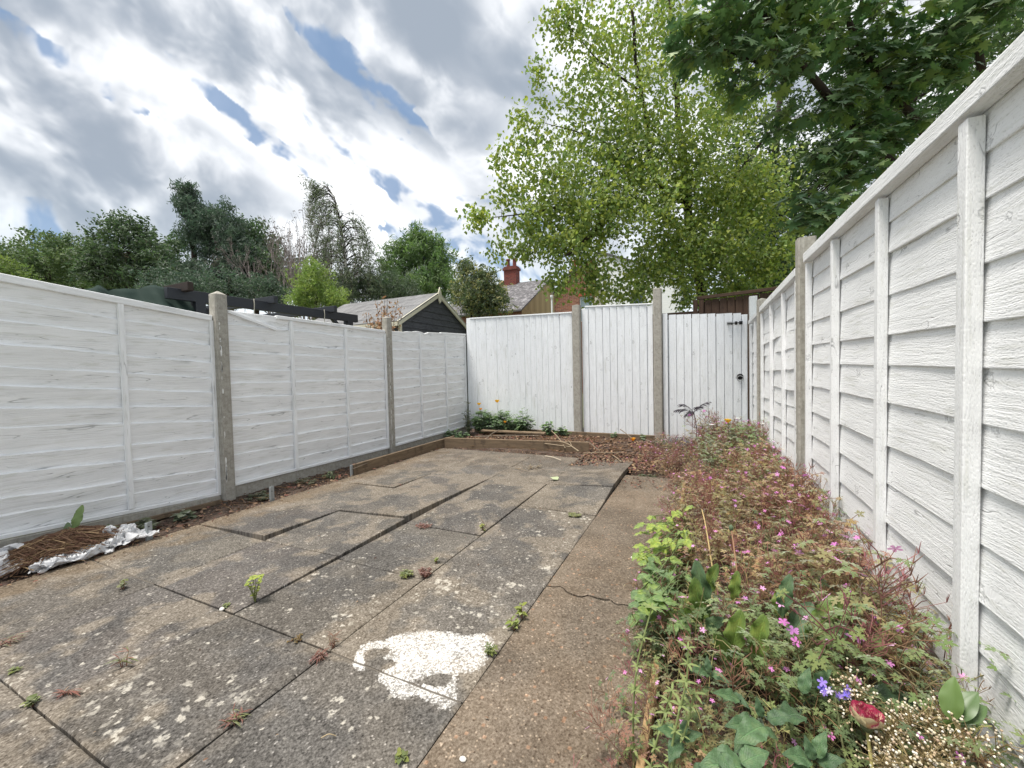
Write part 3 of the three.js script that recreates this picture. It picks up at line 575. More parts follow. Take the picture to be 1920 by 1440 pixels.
// ---------------------------------------------------------------- right hand fence (faces -x, local x runs towards the camera)
const RT = -Math.PI / 2, RG = 'lapped white panels of the right hand fence';
{
  const o = { mat: paintRight, group: RG, wave: 0.0016, bow: 0.005, battenDrop: 0.07, tilt: 0.004 };
  lapPanel('large white lapped panel along the right edge, nearest of the right fence', [0.695, 0, -3.43], RT + 0.002, 3.1, -0.03, -0.03, 1.84, 1.775, { ...o, seed: 21, boards: 12, segs: 22,
    battens: [[0.006, 0.036, 0.034, 0, 0], [0.203, 0.036, 0.036, 0, 0], [0.408, 0.038, 0.034, 0, 0], [0.606, 0.046, 0.038, 0.002, 0], [0.8, 0.045, 0.04, 0, 0], [0.995, 0.04, 0.034, 0, 0]],
    caps: [[-0.005, 3.1, 0.062, 0.05, 0.034, 0.028]] });
  lapPanel('bowed white lapped panel beyond the tall right hand post', [0.652, 0, -5.5], RT + 0.012, 1.86, -0.02, 0.0, 1.74, 1.78, { ...o, seed: 23, wave: 0.006, bow: 0.016, tilt: 0.04, segs: 14,
    battens: [[0.02, 0.035, 0.03, 0, 0], [0.36, 0.036, 0.03, 0, 0], [0.7, 0.036, 0.03, 0.012, 0], [0.98, 0.034, 0.03, 0, 0]], caps: [[0, 1.86, 0.06, 0.045, 0.03, 0.02]] });
  const p = lapPanel('short leaning white lapped panel closing the gap beside the gate', [0.6, 0, -6.16], RT + 0.08, 0.54, 0.0, 0.0, 1.66, 1.72, { ...o, seed: 25, wave: 0.006, bow: 0.01, tilt: 0.03, segs: 6, boards: 12,
    battens: [[0.06, 0.035, 0.028, 0, 0], [0.6, 0.036, 0.03, 0, 0]], caps: [[0, 0.54, 0.05, 0.045, 0.03, 0.02]] });
  post('tall concrete post between the two nearest right hand panels', 0.68, -3.545, 0.105, 0.11, 1.985, RT, 0.012, 0, 0.004, 16, 7);
  post('paint splashed concrete post at the far end of the right hand fence', 0.635, -5.575, 0.1, 0.1, 1.86, RT, 0.02, 0, 0, 26, 8);
  single('timber_post', 'white painted timber post behind the gate corner', 'fence post', bar(0.09, 2.3, 0.09, 0.004), paintBack, [0.62, 0.85, -6.33]);
  // brown fence beyond the gate
  const g = thing('brown_fence', 'dark brown close boarded fence standing behind the gate', 'fence', [-0.12, 0, -7.45]);
  closeBoards(g, 0.16, 1.5, 12, -0.1, 2.16, 2.22, 31, brownFence, 0.006);
  for (const [x, h] of [[0.02, 2.18], [0.11, 2.2]]) { const b = part('post', bar(0.07, h + 0.3, 0.07, 0.004), brownFence, g); b.position.set(x, h / 2 - 0.15, 0.01); }
  let b = part('cap_rail', bar(1.5, 0.05, 0.06, 0.004), brownFence, g); b.position.set(0.8, 2.235, 0.02); b.rotation.z = 0.04;
  const g2 = thing('brown_fence', 'low brown boarded fence between the tall gate post and the birch', 'fence', [-0.85, 0, -7.6]);
  closeBoards(g2, 0, 0.82, 8, -0.1, 1.96, 1.98, 33, brownFence, 0.006);
  b = part('cap_rail', bar(0.84, 0.05, 0.06, 0.004), brownFence, g2); b.position.set(0.41, 1.99, 0.02);
}
// ---------------------------------------------------------------- timber edging of the beds
{
  const a = single('edging_board', 'long timber edging board running beside the left border', 'edging board', bar(1.98, 0.15, 0.035, 0.006, 0.3), sleeperMat, [-3.4, 0.04, -4.15], 'timber edging boards'); a.rotation.y = LT + 0.012;
  const b = single('edging_board', 'timber edging board in front of the back bed', 'edging board', bar(2.06, 0.17, 0.035, 0.006, 0.9), sleeperMat, [-2.35, 0.05, -4.985], 'timber edging boards'); b.rotation.y = 0.135;
  const c = single('edging_board', 'worn timber edging board half hidden under the planted bed', 'edging board', bar(4.4, 0.14, 0.022, 0.004, 0.9), std({ map: paleTex, color: lin(0.62, 0.58, 0.52), roughness: 0.9 }), [-0.15, -0.005, -1.65], 'timber edging boards'); c.rotation.y = LT;
}
// survey of the photograph: a fixed standpoint (kept apart from the camera) from which points measured in the 1920 x 1440 photograph become places, d metres along the line of sight
const STAND = V(0, 1.08, 0), SIGHT = new THREE.Quaternion().setFromEuler(new THREE.Euler(rad(-1.9), rad(25.2), rad(-1.3), 'YXZ')), _q = new THREE.Vector3();
function at(u, v, d) { _q.set((u - 960) / 760 * d, -(v - 720) / 760 * d, -d); return _q.clone().applyQuaternion(SIGHT).add(STAND); }
// ---------------------------------------------------------------- shed behind the left fence
{
  const shedTex = timberTex([84, 86, 92], [50, 51, 58], 35); shedTex.repeat.set(1, 4);
  const clad = std({ map: shedTex, bumpMap: shedTex, bumpScale: 0.002, roughness: 0.85 }), cream = std({ color: lin(0.56, 0.53, 0.42), roughness: 0.7 });
  const feltTex = makeTex(512, 512, (x, y) => { const m = fbm(x / 60, y / 60, 4, 3, 9, 9), f = hash2(x, y, 4), s = fbm(x / 12, y / 150, 3, 9, 43, 4); const v = 112 + (m - 0.5) * 40 + (f - 0.5) * 40 + (s - 0.5) * 24; return [v, v, v + 1]; });
  const felt = std({ map: feltTex, bumpMap: feltTex, bumpScale: 0.004, roughness: 0.95 });
  const g = thing('shed', 'dark boarded garden shed with grey felt roof and cream bargeboards', 'shed', [-4.75, 0, -6.69]);
  const hw = 1.12, eave = 1.98, ridge = 2.6, len = 2.45;
  // cladding of the gable (faces +x): boards 0.115 high cut to the slope
  const halfAt = (y) => (y <= eave ? hw : hw * (1 - (y - eave) / (ridge - eave)));
  for (let y = 0.0; y < ridge - 0.02; y += 0.118) {
    const y1 = Math.min(y + 0.122, ridge - 0.01), a = halfAt(y), b = Math.max(0.005, halfAt(y1)), m = new MB(), x0 = 0.02, x1 = 0.006;
    m.quad([x0, y, a], [x0, y, -a], [x1, y1, -b], [x1, y1, b], [[0, y], [2 * a, y], [2 * a, y1], [0, y1]]);
    m.quad([x0 - 0.016, y, -a], [x0, y, -a], [x0, y, a], [x0 - 0.016, y, a], [[0, 0], [0.01, 0], [0.01, 1], [0, 1]]);
    part('cladding_board', m.geo(), clad, g);
  }
  for (let y = 0.0; y < eave - 0.1; y += 0.118) { const b = part('cladding_board', bar(len - 0.06, 0.118, 0.014, 0.003, y * 3), clad, g); b.position.set(-len / 2, y + 0.059, hw - 0.02); b.rotation.x = 0.06; }
  const rear = part('rear_wall', new MB().box(-len + 0.02, -len + 0.04, 0, eave, -hw, hw).box(-len, 0, 0, eave - 0.05, -hw, -hw + 0.02).geo(), clad, g);
  // roof slopes: overhang a little
  const sl = Math.hypot(hw + 0.09, ridge - eave + 0.05), ang = Math.atan2(ridge - eave + 0.05, hw + 0.09);
  for (const s of [1, -1]) { const r = part('roof_slope', bar(len + 0.12, 0.022, sl, 0.005, 0, s), felt, g); r.position.set(-len / 2 + 0.01, (ridge + eave - 0.05) / 2 + 0.04, s * (hw + 0.09) / 2); r.rotation.x = s * ang; if (s > 0) for (const q of [-0.18, 0.22]) { const lapf = part('felt_lap', bar(len + 0.118, 0.006, sl * 0.3, 0.002, 0.2), felt, r); lapf.position.set(0, 0.0125, q * sl); } }
  for (const s of [1, -1]) { const b = part('bargeboard', bar(0.028, 0.085, sl + 0.02, 0.004), cream, g); b.position.set(0.055, (ridge + eave - 0.05) / 2 + 0.01, s * (hw + 0.09) / 2); b.rotation.x = s * ang; }
  const f = part('fascia', bar(len + 0.1, 0.07, 0.022, 0.004), cream, g); f.position.set(-len / 2, eave - 0.055, hw + 0.09);
  const c = part('corner_trim', bar(0.05, eave, 0.05, 0.004), cream, g); c.position.set(0.0, eave / 2 - 0.04, hw - 0.01);
  const fin = new THREE.Shape([[-0.032, -0.15], [-0.045, -0.02], [-0.04, 0.02], [0, 0.12], [0.04, 0.02], [0.045, -0.02], [0.032, -0.15], [0, -0.19]].map((p) => new THREE.Vector2(...p)));
  const fe = new THREE.ExtrudeGeometry(fin, { depth: 0.02, bevelEnabled: true, bevelSize: 0.004, bevelThickness: 0.004, bevelSegments: 1 }); fe.rotateY(Math.PI / 2);
  part('finial', fe, cream, g).position.set(0.062, ridge + 0.03, 0);
}
// ---------------------------------------------------------------- pergola
{
  const stain = std({ color: lin(0.017, 0.02, 0.027), roughness: 0.55 }), stainEnd = std({ map: brownTex, color: lin(0.3, 0.3, 0.32), roughness: 0.8 });
  const g = thing('pergola', 'black stained timber pergola behind the left fence', 'pergola', [-4.9, 0, -3.4]);
  let b = part('beam', bar(0.06, 0.115, 2.5, 0.005), stain, g); b.position.set(0, 1.945, -0.1);
  b = part('beam', bar(0.06, 0.12, 2.5, 0.005), stain, g); b.position.set(-0.35, 1.83, -0.1);
  b = part('beam', bar(0.06, 0.115, 2.5, 0.005), stain, g); b.position.set(-2.3, 1.945, -0.1);
  for (const [z, m] of [[1.0, stainEnd], [0.08, stain], [-0.82, stain]]) { b = part('rafter', bar(2.7, 0.09, 0.055, 0.005), m, g); b.position.set(-1.2, 2.02, z); }
  for (const [x, z] of [[0, 0.85], [0, -1.2], [-2.3, 0.85], [-2.3, -1.2]]) { b = part('post', bar(0.1, 2.05, 0.1, 0.005), stain, g); b.position.set(x - 0.02, 0.87, z); }
  b = part('brace', bar(0.05, 0.45, 0.05, 0.004), stain, g); b.position.set(0, 1.75, -1.03); b.rotation.x = 0.75;
  // cords tied to the beam
  const cord = std({ color: lin(0.42, 0.4, 0.34), roughness: 0.9 });
  for (const z of [0.28, -0.72]) { const m = new MB(); m.tube([V(0.035, 2.01, z), V(0.04, 1.95, z), V(0.042, 1.8, z + 0.01)], 0.006, 5); part('cord', m.geo(), cord, g); }
  // tarpaulin
  const m = new MB(), n = 26, k = 14, id = [];
  for (let i = 0; i <= n; i++) { id.push([]); for (let j = 0; j <= k; j++) { const s = i / n, t = j / k, z = lerp(-0.1, -0.98, s), x = lerp(-0.35, 0.16, t), sag = Math.sin(s * Math.PI * 3.2 + t * 2) * 0.02 + (fbm(s * 7, t * 4, 3, 8) - 0.5) * 0.09 + Math.abs(Math.sin(s * 16 + fbm(s * 4, t, 2, 3) * 6)) * 0.03 * t; const y = (t < 0.35 ? 1.98 + 0.14 * t : 2.03 - (t - 0.35) * 0.6) - 0.16 * (1 - s) * (1 - s) + sag * (0.4 + t); id[i].push(m.v(x + (t > 0.35 ? (fbm(s * 9, 3, 3, 4) - 0.5) * 0.1 + Math.sin(s * 22) * 0.025 : 0), y, z, s, t)); } }
  for (let i = 0; i < n; i++) for (let j = 0; j < k; j++) m.i.push(id[i][j], id[i + 1][j], id[i + 1][j + 1], id[i][j], id[i + 1][j + 1], id[i][j + 1]);
  single('tarpaulin', 'dark green tarpaulin draped over the end of the black pergola', 'tarpaulin', m.geo(), new THREE.MeshPhysicalMaterial({ color: lin(0.02, 0.036, 0.03), roughness: 0.8, specularIntensity: 0.25, side: THREE.DoubleSide }), [-4.95, 0.02, -1.6]);
}
// ---------------------------------------------------------------- houses beyond the back fence
{
  const brick = (a, b, mortar, seed) => { const t = makeTex(512, 512, (x, y) => { // 1 m: bricks 75 mm courses, too far off to tell apart
      const row = Math.floor(y / 38.4), off = row % 2 * 57, cx = Math.floor(((x + off) % 512) / 113), mx = (x + off) % 113, my = y % 38.4; const r = hash2(cx, row, seed), f = hash2(x >> 1, y >> 1, 2);
      return (mx < 5 || my < 5 ? mortar : a.map((v, k) => lerp(v, b[k], r))).map((v) => v + (f - 0.5) * 22); }); return t; };
  const redT = brick([146, 94, 72], [108, 70, 58], [160, 146, 130], 4), redDark = brick([128, 58, 48], [98, 46, 42], [120, 100, 90], 6);
  const whiteT = brick([242, 243, 244], [236, 238, 240], [228, 231, 233], 8);
  const slateT = makeTex(512, 512, (x, y) => { const row = Math.floor(y / 40), c = Math.floor((x + row % 2 * 32) / 64), r = hash2(c % 8, row, 5), f = fbm(x / 30, y / 30, 4, 6, 17, 17), e = y % 40 < 4 || (x + row % 2 * 32) % 64 < 3 ? -22 : 0, l = f > 0.6 ? 26 : 0; const v = 88 + (r - 0.5) * 30 + (f - 0.5) * 40 + e + l; return [v + 2, v, v + 2]; }); slateT.repeat.set(0.5, 0.5);
  const renderT = makeTex(256, 256, (x, y) => { const f = fbm(x / 30, y / 60, 5, 3, 8, 4); return [158 + (f - 0.5) * 60, 138 + (f - 0.5) * 58, 100 + (f - 0.5) * 50]; });
  const redM = std({ map: redT }), redD = std({ map: redDark }), whiteM = std({ map: whiteT, roughness: 0.8 }), slate = std({ map: slateT, roughness: 0.8 }), rend = std({ map: renderT }), trim = std({ color: lin(0.75, 0.76, 0.77), roughness: 0.5 }), lead = std({ color: lin(0.1, 0.1, 0.105), roughness: 0.7 });
  const glass = new THREE.MeshPhysicalMaterial({ color: lin(0.9, 0.94, 0.95), roughness: 0.05, metalness: 0, transmission: 1, thickness: 0 });
  const dim = std({ color: lin(0.09, 0.1, 0.1), roughness: 0.9 }), net = std({ color: lin(0.55, 0.58, 0.6), roughness: 0.9 });
  const prism = (pts, depth) => { const s = new THREE.Shape(pts.map((p) => new THREE.Vector2(...p))); const g = new THREE.ExtrudeGeometry(s, { depth, bevelEnabled: false }); g.translate(0, 0, -depth); return g; };
  // sash window set in a wall that faces +z; x, y its lower left corner
  const sash = (parent, x, y, w, h, curtain) => {
    const f = new MB().box(x, x + w, y, y + 0.05, -0.02, 0.03).box(x, x + w, y + h - 0.05, y + h, -0.02, 0.03).box(x, x + 0.05, y + 0.05, y + h - 0.05, -0.02, 0.03).box(x + w - 0.05, x + w, y + 0.05, y + h - 0.05, -0.02, 0.03);
    const win = part('window', f.geo(), trim, parent);
    part('meeting_rail', new MB().box(x + 0.05, x + w - 0.05, y + h * 0.5 - 0.025, y + h * 0.5 + 0.025, -0.015, 0.025).geo(), trim, win);
    part('pane', new MB().box(x + 0.05, x + w - 0.05, y + h * 0.5 + 0.025, y + h - 0.05, 0.0, 0.006).geo(), glass, win); part('pane', new MB().box(x + 0.05, x + w - 0.05, y + 0.05, y + h * 0.5 - 0.025, 0.0, 0.006).geo(), glass, win);
    if (curtain) { const m = new MB(), n = 40; for (let i = 0; i < n; i++) { const a = x + 0.05 + (w - 0.1) * i / n, b = x + 0.05 + (w - 0.1) * (i + 1) / n; m.quad([a, y + 0.05, -0.012 + 0.006 * (i % 2)], [b, y + 0.05, -0.012 + 0.006 * ((i + 1) % 2)], [b, y + h - 0.05, -0.012 + 0.006 * ((i + 1) % 2)], [a, y + h - 0.05, -0.012 + 0.006 * (i % 2)]); } part('net_curtain', m.geo(), net, win); } else part('dark_room', new MB().box(x + 0.02, x + w - 0.02, y + 0.02, y + h - 0.02, -0.1, -0.03).geo(), dim, win);
    part('sill', new MB().box(x - 0.06, x + w + 0.06, y - 0.07, y - 0.002, -0.02, 0.08).geo(), trim, win);
    return win;
  };
  const wallWithHole = (pts, hole, depth, x, y, w, h) => { const s = new THREE.Shape(pts.map((p) => new THREE.Vector2(...p))), o = new THREE.Path(); o.moveTo(x, y); o.lineTo(x, y + h); o.lineTo(x + w, y + h); o.lineTo(x + w, y); o.closePath(); s.holes.push(o); const g = new THREE.ExtrudeGeometry(s, { depth, bevelEnabled: false }); g.translate(0, 0, -depth); return g; };
  const pot = new THREE.LatheGeometry([[0.0, 0], [0.13, 0], [0.13, 0.05], [0.11, 0.08], [0.1, 0.4], [0.13, 0.42], [0.13, 0.48], [0.09, 0.48], [0.09, 0.2]].map((p) => new THREE.Vector2(...p)), 12);
  const potM = std({ color: lin(0.3, 0.085, 0.045), roughness: 0.85 }), potDark = std({ color: lin(0.16, 0.045, 0.035), roughness: 0.85 });
  // slate roofed house: gable faces +x, slope faces the garden
  {
    const g = thing('slate_roof_house', 'house with grey slate roof, tan gable and dark red chimney', 'house', [-9.5, 0, -26.7]);
    const G = new MB(); G.quad([0, -0.2, 4.96], [0, -0.2, -4.9], [0, 4.7, -4.9], [0, 4.7, 4.96], [[0, 0], [5, 0], [5, 2.5], [0, 2.5]]); G.tri([0, 4.7, 4.96], [0, 4.7, -4.9], [0, 7.25, 0]);
    part('gable_wall', G.geo(), rend, g);
    part('front_wall', new MB().box(-6, -0.02, -0.2, 4.68, 4.8, 4.95).geo(), redM, g); part('side_wall', new MB().box(-6, -5.85, -0.2, 4.68, -4.8, 4.78).geo(), redM, g);
    const S = new MB(); for (const s of [1, -1]) { const q = [[-6.1, 4.6, s * 5.15], [0.06, 4.6, s * 5.15], [0.06, 7.36, 0], [-6.1, 7.36, 0]]; S.quad(...(s > 0 ? q : [q[1], q[0], q[3], q[2]]), [[0, 0], [6.1, 0], [6.1, 5.6], [0, 5.6]]); const d = q.map((p) => [p[0], p[1] - 0.09, p[2]]); S.quad(...(s > 0 ? [d[1], d[0], d[3], d[2]] : d)); S.quad(d[0], d[1], q[1], q[0]); S.quad(d[1], d[2], q[2], q[1]); }
    const roof = part('roof', S.geo(), slate, g);
    part('gutter', new MB().box(-6.1, 0.06, 4.5, 4.6, 5.12, 5.24).geo(), lead, g);
    // chimney stack and pots
    const c = part('chimney', new MB().box(-3.35, -2.4, 6.6, 8.25, -0.3, 0.35).box(-3.42, -2.33, 8.25, 8.42, -0.37, 0.42).box(-3.35, -2.4, 8.42, 8.52, -0.3, 0.35).geo(), redD, roof);
    for (const x of [-3.15, -2.65]) { const p = part('chimney_pot', pot, potDark, roof); p.position.set(x, 8.5, 0); p.scale.setScalar(1.25); }
    const cop = part('parapet', new MB().box(-3.6, -3.45, 0, 0.25, 0, 5.4).geo(), rend, roof); cop.position.set(0, 7.4, 0); cop.rotation.x = 0.507;
    const an = new MB(); an.tube([V(-2.9, 8.5, 0.3), V(-2.9, 10.0, 0.3)], 0.02, 4); an.tube([V(-3.4, 9.9, 0.3), V(-2.5, 9.9, 0.3)], 0.012, 4); for (let k = 0; k < 5; k++) an.tube([V(-3.3 + k * 0.18, 9.75, 0.3), V(-3.3 + k * 0.18, 10.05, 0.3)], 0.008, 4);
    part('aerial', an.geo(), lead, roof);
  }
  {
    const g = thing('brick_house', 'red brick house with pale net curtained window and white downpipe', 'house', [-6.9, 0, -20]);
    const pts = [[0, -0.2], [2.24, -0.2], [2.24, 6.6], [0.62, 5.62], [0, 5.02]];
    part('wall', wallWithHole(pts, 0, 0.3, 1.33, 3.45, 0.68, 1.25), redM, g); const d = part('side_wall', new MB().box(0, 0.3, -0.2, 5.0, -5, -0.3).box(2.0, 2.24, -0.2, 6.0, -5, -0.3).geo(), redM, g);
    const w = sash(g, 1.33, 3.45, 0.68, 1.25, true); w.position.z = -0.1;
    const lint = new MB(); for (let k = 0; k < 11; k++) { const x = 1.25 + k * 0.078, l = (k - 5) * 0.006; lint.quad([x - l * 0.5, 4.71 + 0.035 * (1 - Math.pow((k - 5) / 5, 2)), 0.012], [x + 0.07 - l * 0.5, 4.71 + 0.035 * (1 - Math.pow((k - 5) / 5, 2)), 0.012], [x + 0.07 + l, 4.96, 0.012], [x + l, 4.96, 0.012]); } part('brick_arch', lint.geo(), std({ color: lin(0.4, 0.09, 0.055), roughness: 0.9 }), g);
    const rf = new MB(); const R1 = [[-0.1, 4.98], [0.62, 5.7], [2.3, 6.72]]; for (let k = 0; k < 2; k++) { const [a, b] = R1[k], [c, e] = R1[k + 1]; rf.quad([a, b, 0.12], [c, e, 0.12], [c, e, -5], [a, b, -5], [[0, 0], [2, 0], [2, 5], [0, 5]]); rf.quad([a, b - 0.09, 0.12], [c, e - 0.09, 0.12], [c, e, 0.12], [a, b, 0.12]); } part('roof', rf.geo(), slate, g);
    const p = new MB(); p.tube([V(-0.1, 0, 0.08), V(-0.1, 4.75, 0.08)], 0.05, 8); p.tube([V(-0.1, 4.75, 0.08), V(-0.1, 4.9, 0.08)], 0.08, 8); part('downpipe', p.geo(), trim, g);
    const ch = part('chimney', new MB().box(0.55, 1.15, 5.0, 6.2, -1.6, -1.0).box(0.5, 1.2, 6.2, 6.32, -1.65, -0.95).geo(), std({ map: redDark, color: lin(0.7, 0.7, 0.72) }), g);
    for (const x of [0.72, 0.98]) { const q = part('chimney_pot', pot, potM, g); q.position.set(x, 6.32, -1.3); q.scale.setScalar(1.15); }
  }
  {
    const g = thing('white_house', 'white painted brick house with sloping roof line and small window', 'house', [-4.62, 0, -19.6]);
    const pts = [[0, -0.2], [3.7, -0.2], [3.7, 5.15], [0.35, 6.55], [0, 6.6]];
    part('wall', wallWithHole(pts, 0, 0.3, 1.58, 3.3, 0.65, 1.4), whiteM, g); part('side_wall', new MB().box(3.4, 3.7, -0.2, 5.2, -5, -0.3).box(0, 0.25, -0.2, 6.5, -5, -0.3).geo(), whiteM, g);
    const w = sash(g, 1.58, 3.3, 0.65, 1.4, false); w.position.z = -0.08;
    const rf = new MB(); const a = [-0.05, 6.68], b = [0.35, 6.64], c = [3.85, 5.16]; for (const [p, q] of [[a, b], [b, c]]) { rf.quad([p[0], p[1], 0.1], [q[0], q[1], 0.1], [q[0], q[1], -5], [p[0], p[1], -5], [[0, 0], [3, 0], [3, 5], [0, 5]]); rf.quad([p[0], p[1] - 0.08, 0.1], [q[0], q[1] - 0.08, 0.1], [q[0], q[1], 0.1], [p[0], p[1], 0.1]); } part('roof', rf.geo(), slate, g);
  }
  // folded parasol
  {
    const g = thing('parasol', 'cream garden parasol folded shut behind the back fence', 'parasol', [-2.2, 0, -9.6]);
    const p = new MB(); p.tube([V(0, 0, 0), V(0, 3.1, 0)], 0.025, 8); part('pole', p.geo(), std({ color: lin(0.3, 0.3, 0.3), roughness: 0.5, metalness: 0.6 }), g);
    const m = new MB(), n = 40, L = 10, id = []; for (let j = 0; j <= L; j++) { id.push([]); const t = j / L, y = lerp(3.15, 1.5, t), r0 = 0.02 + 0.15 * Math.pow(t, 0.6) - (t > 0.75 ? (t - 0.75) * 0.15 : 0); for (let i = 0; i <= n; i++) { const q = i / n * 6.2832, r = r0 * (1 + 0.22 * Math.sin(q * 8 + t * 2.2)); id[j].push(m.v(Math.cos(q) * r, y, Math.sin(q) * r, i / n, t)); } } for (let j = 0; j < L; j++) for (let i = 0; i < n; i++) m.i.push(id[j][i], id[j][i + 1], id[j + 1][i + 1], id[j][i], id[j + 1][i + 1], id[j + 1][i]);
    part('canopy', m.geo(), std({ color: lin(0.52, 0.5, 0.43), roughness: 0.9, side: THREE.DoubleSide }), g);
  }
}
// ---------------------------------------------------------------- leaves
function leafGeo(profile, fold = 0.25, droop = 0.15) {     // profile: [t, half width]; unit length along +y, face +z
  const m = new MB(), a = [];
  for (const [t, w] of profile) { const z = -droop * t * t; a.push([m.v(-w, t, z + fold * w, 0, t), m.v(0, t, z, 0.5, t), m.v(w, t, z + fold * w, 1, t)]); }
  for (let k = 0; k < a.length - 1; k++) { const [l, c, r] = a[k], [L, C, Rr] = a[k + 1]; if (profile[k + 1][1] > 1e-6) m.i.push(l, c, C, l, C, L, c, r, Rr, c, Rr, C); else m.i.push(l, c, C, c, r, C); }
  return m.geo();
}
function outlineLeaf(pts, bend = 0.12) {       // flat outline (x, y), petiole at 0,0; one half mirrored
  const full = [...pts, ...pts.slice(1, -1).reverse().map(([x, y]) => [-x, y])];
  const g = new THREE.ShapeGeometry(new THREE.Shape(full.map((p) => new THREE.Vector2(...p)))); const p = g.attributes.position;
  for (let i = 0; i < p.count; i++) { const x = p.getX(i), y = p.getY(i); p.setZ(i, -bend * y * y + 0.35 * Math.abs(x) * bend * 3 - 0.5 * x * x * bend); }
  g.computeVertexNormals(); return g;
}
function moved(g, m) { const q = g.clone(); q.applyMatrix4(m); return q; }
function clumpGeo(leaf, n, seed, size, flat = 0.5) {   // a spray of n leaves in a ball of radius 0.5
  const old = rnd; rnd = mulberry(seed); const a = [];
  for (let k = 0; k < n; k++) { const d = randomDir(), p = randomDir().multiplyScalar(0.5 * Math.cbrt(rnd())); a.push(moved(leaf, matrixOf(p, d.add(V(0, -0.25, 0)), randomDir().add(V(0, flat * 2, 0)), size * R(0.7, 1.2)))); }
  rnd = old; return mergeGeometries(a);
}
const birchLeaf = leafGeo([[0, 0.0], [0.05, 0.1], [0.16, 0.36], [0.34, 0.4], [0.6, 0.22], [0.85, 0.06], [1.02, 0]], 0.22, 0.2);
const bladeLeaf = leafGeo([[0, 0.02], [0.35, 0.055], [0.7, 0.045], [1, 0]], 0.3, 0.3);
const ovalLeaf = leafGeo([[0, 0.02], [0.25, 0.2], [0.55, 0.22], [0.85, 0.1], [1, 0]], 0.3, 0.2);
const longLeaf = leafGeo([[0, 0.02], [0.3, 0.1], [0.65, 0.09], [1, 0]], 0.3, 0.25);
const mapleLeaf = outlineLeaf([[0, 0.02], [0.1, -0.04], [0.3, -0.06], [0.26, 0.04], [0.46, 0.1], [0.62, 0.16], [0.5, 0.24], [0.55, 0.34], [0.38, 0.35], [0.22, 0.4], [0.36, 0.56], [0.56, 0.62], [0.46, 0.68], [0.5, 0.82], [0.34, 0.74], [0.2, 0.66], [0.13, 0.66], [0.17, 0.86], [0.08, 0.88], [0, 1.1]], 0.14);
const leafMat = (t = 0.4, rough = 1) => new THREE.MeshPhysicalMaterial({ color: 0xffffff, roughness: rough, metalness: 0, transmission: t, thickness: 0, side: THREE.DoubleSide });
const leafThin = leafMat(0.5), leafThick = leafMat(0.22, 0.95);
const barkTex = (a, b, seed) => makeTex(256, 256, (x, y) => { const l = fbm(x / 12, y / 50, 4, seed, 21, 5), f = hash2(x, y, seed); return a.map((v, k) => lerp(v, b[k], l) + (f - 0.5) * 20); });
const barkDark = std({ map: barkTex([72, 58, 48], [34, 28, 26], 3), roughness: 1 }), barkGrey = std({ map: barkTex([176, 166, 152], [124, 116, 106], 5), roughness: 1 }), barkGreen = std({ map: barkTex([104, 100, 84], [64, 60, 50], 7), roughness: 1 });
const barkMauve = std({ map: barkTex([158, 146, 142], [112, 102, 100], 6), roughness: 1 });
const barkPale = std({ map: makeTex(256, 256, (x, y) => { const l = fbm(x / 60, y / 8, 4, 9, 4, 32), s = sstep(0.62, 0.7, fbm(x / 30, y / 6, 3, 19, 8, 42)); const v = lerp(205 + (l - 0.5) * 40, 60, s); return [v, v - 4, v - 12]; }), roughness: 0.9 });
function tint(pal, j = 0.18) { const c = pick(pal), s = 1 + R(-j, j); return lin(c[0] * s * (1 + R(-0.06, 0.06)), c[1] * s, c[2] * s * (1 + R(-0.1, 0.1))); }

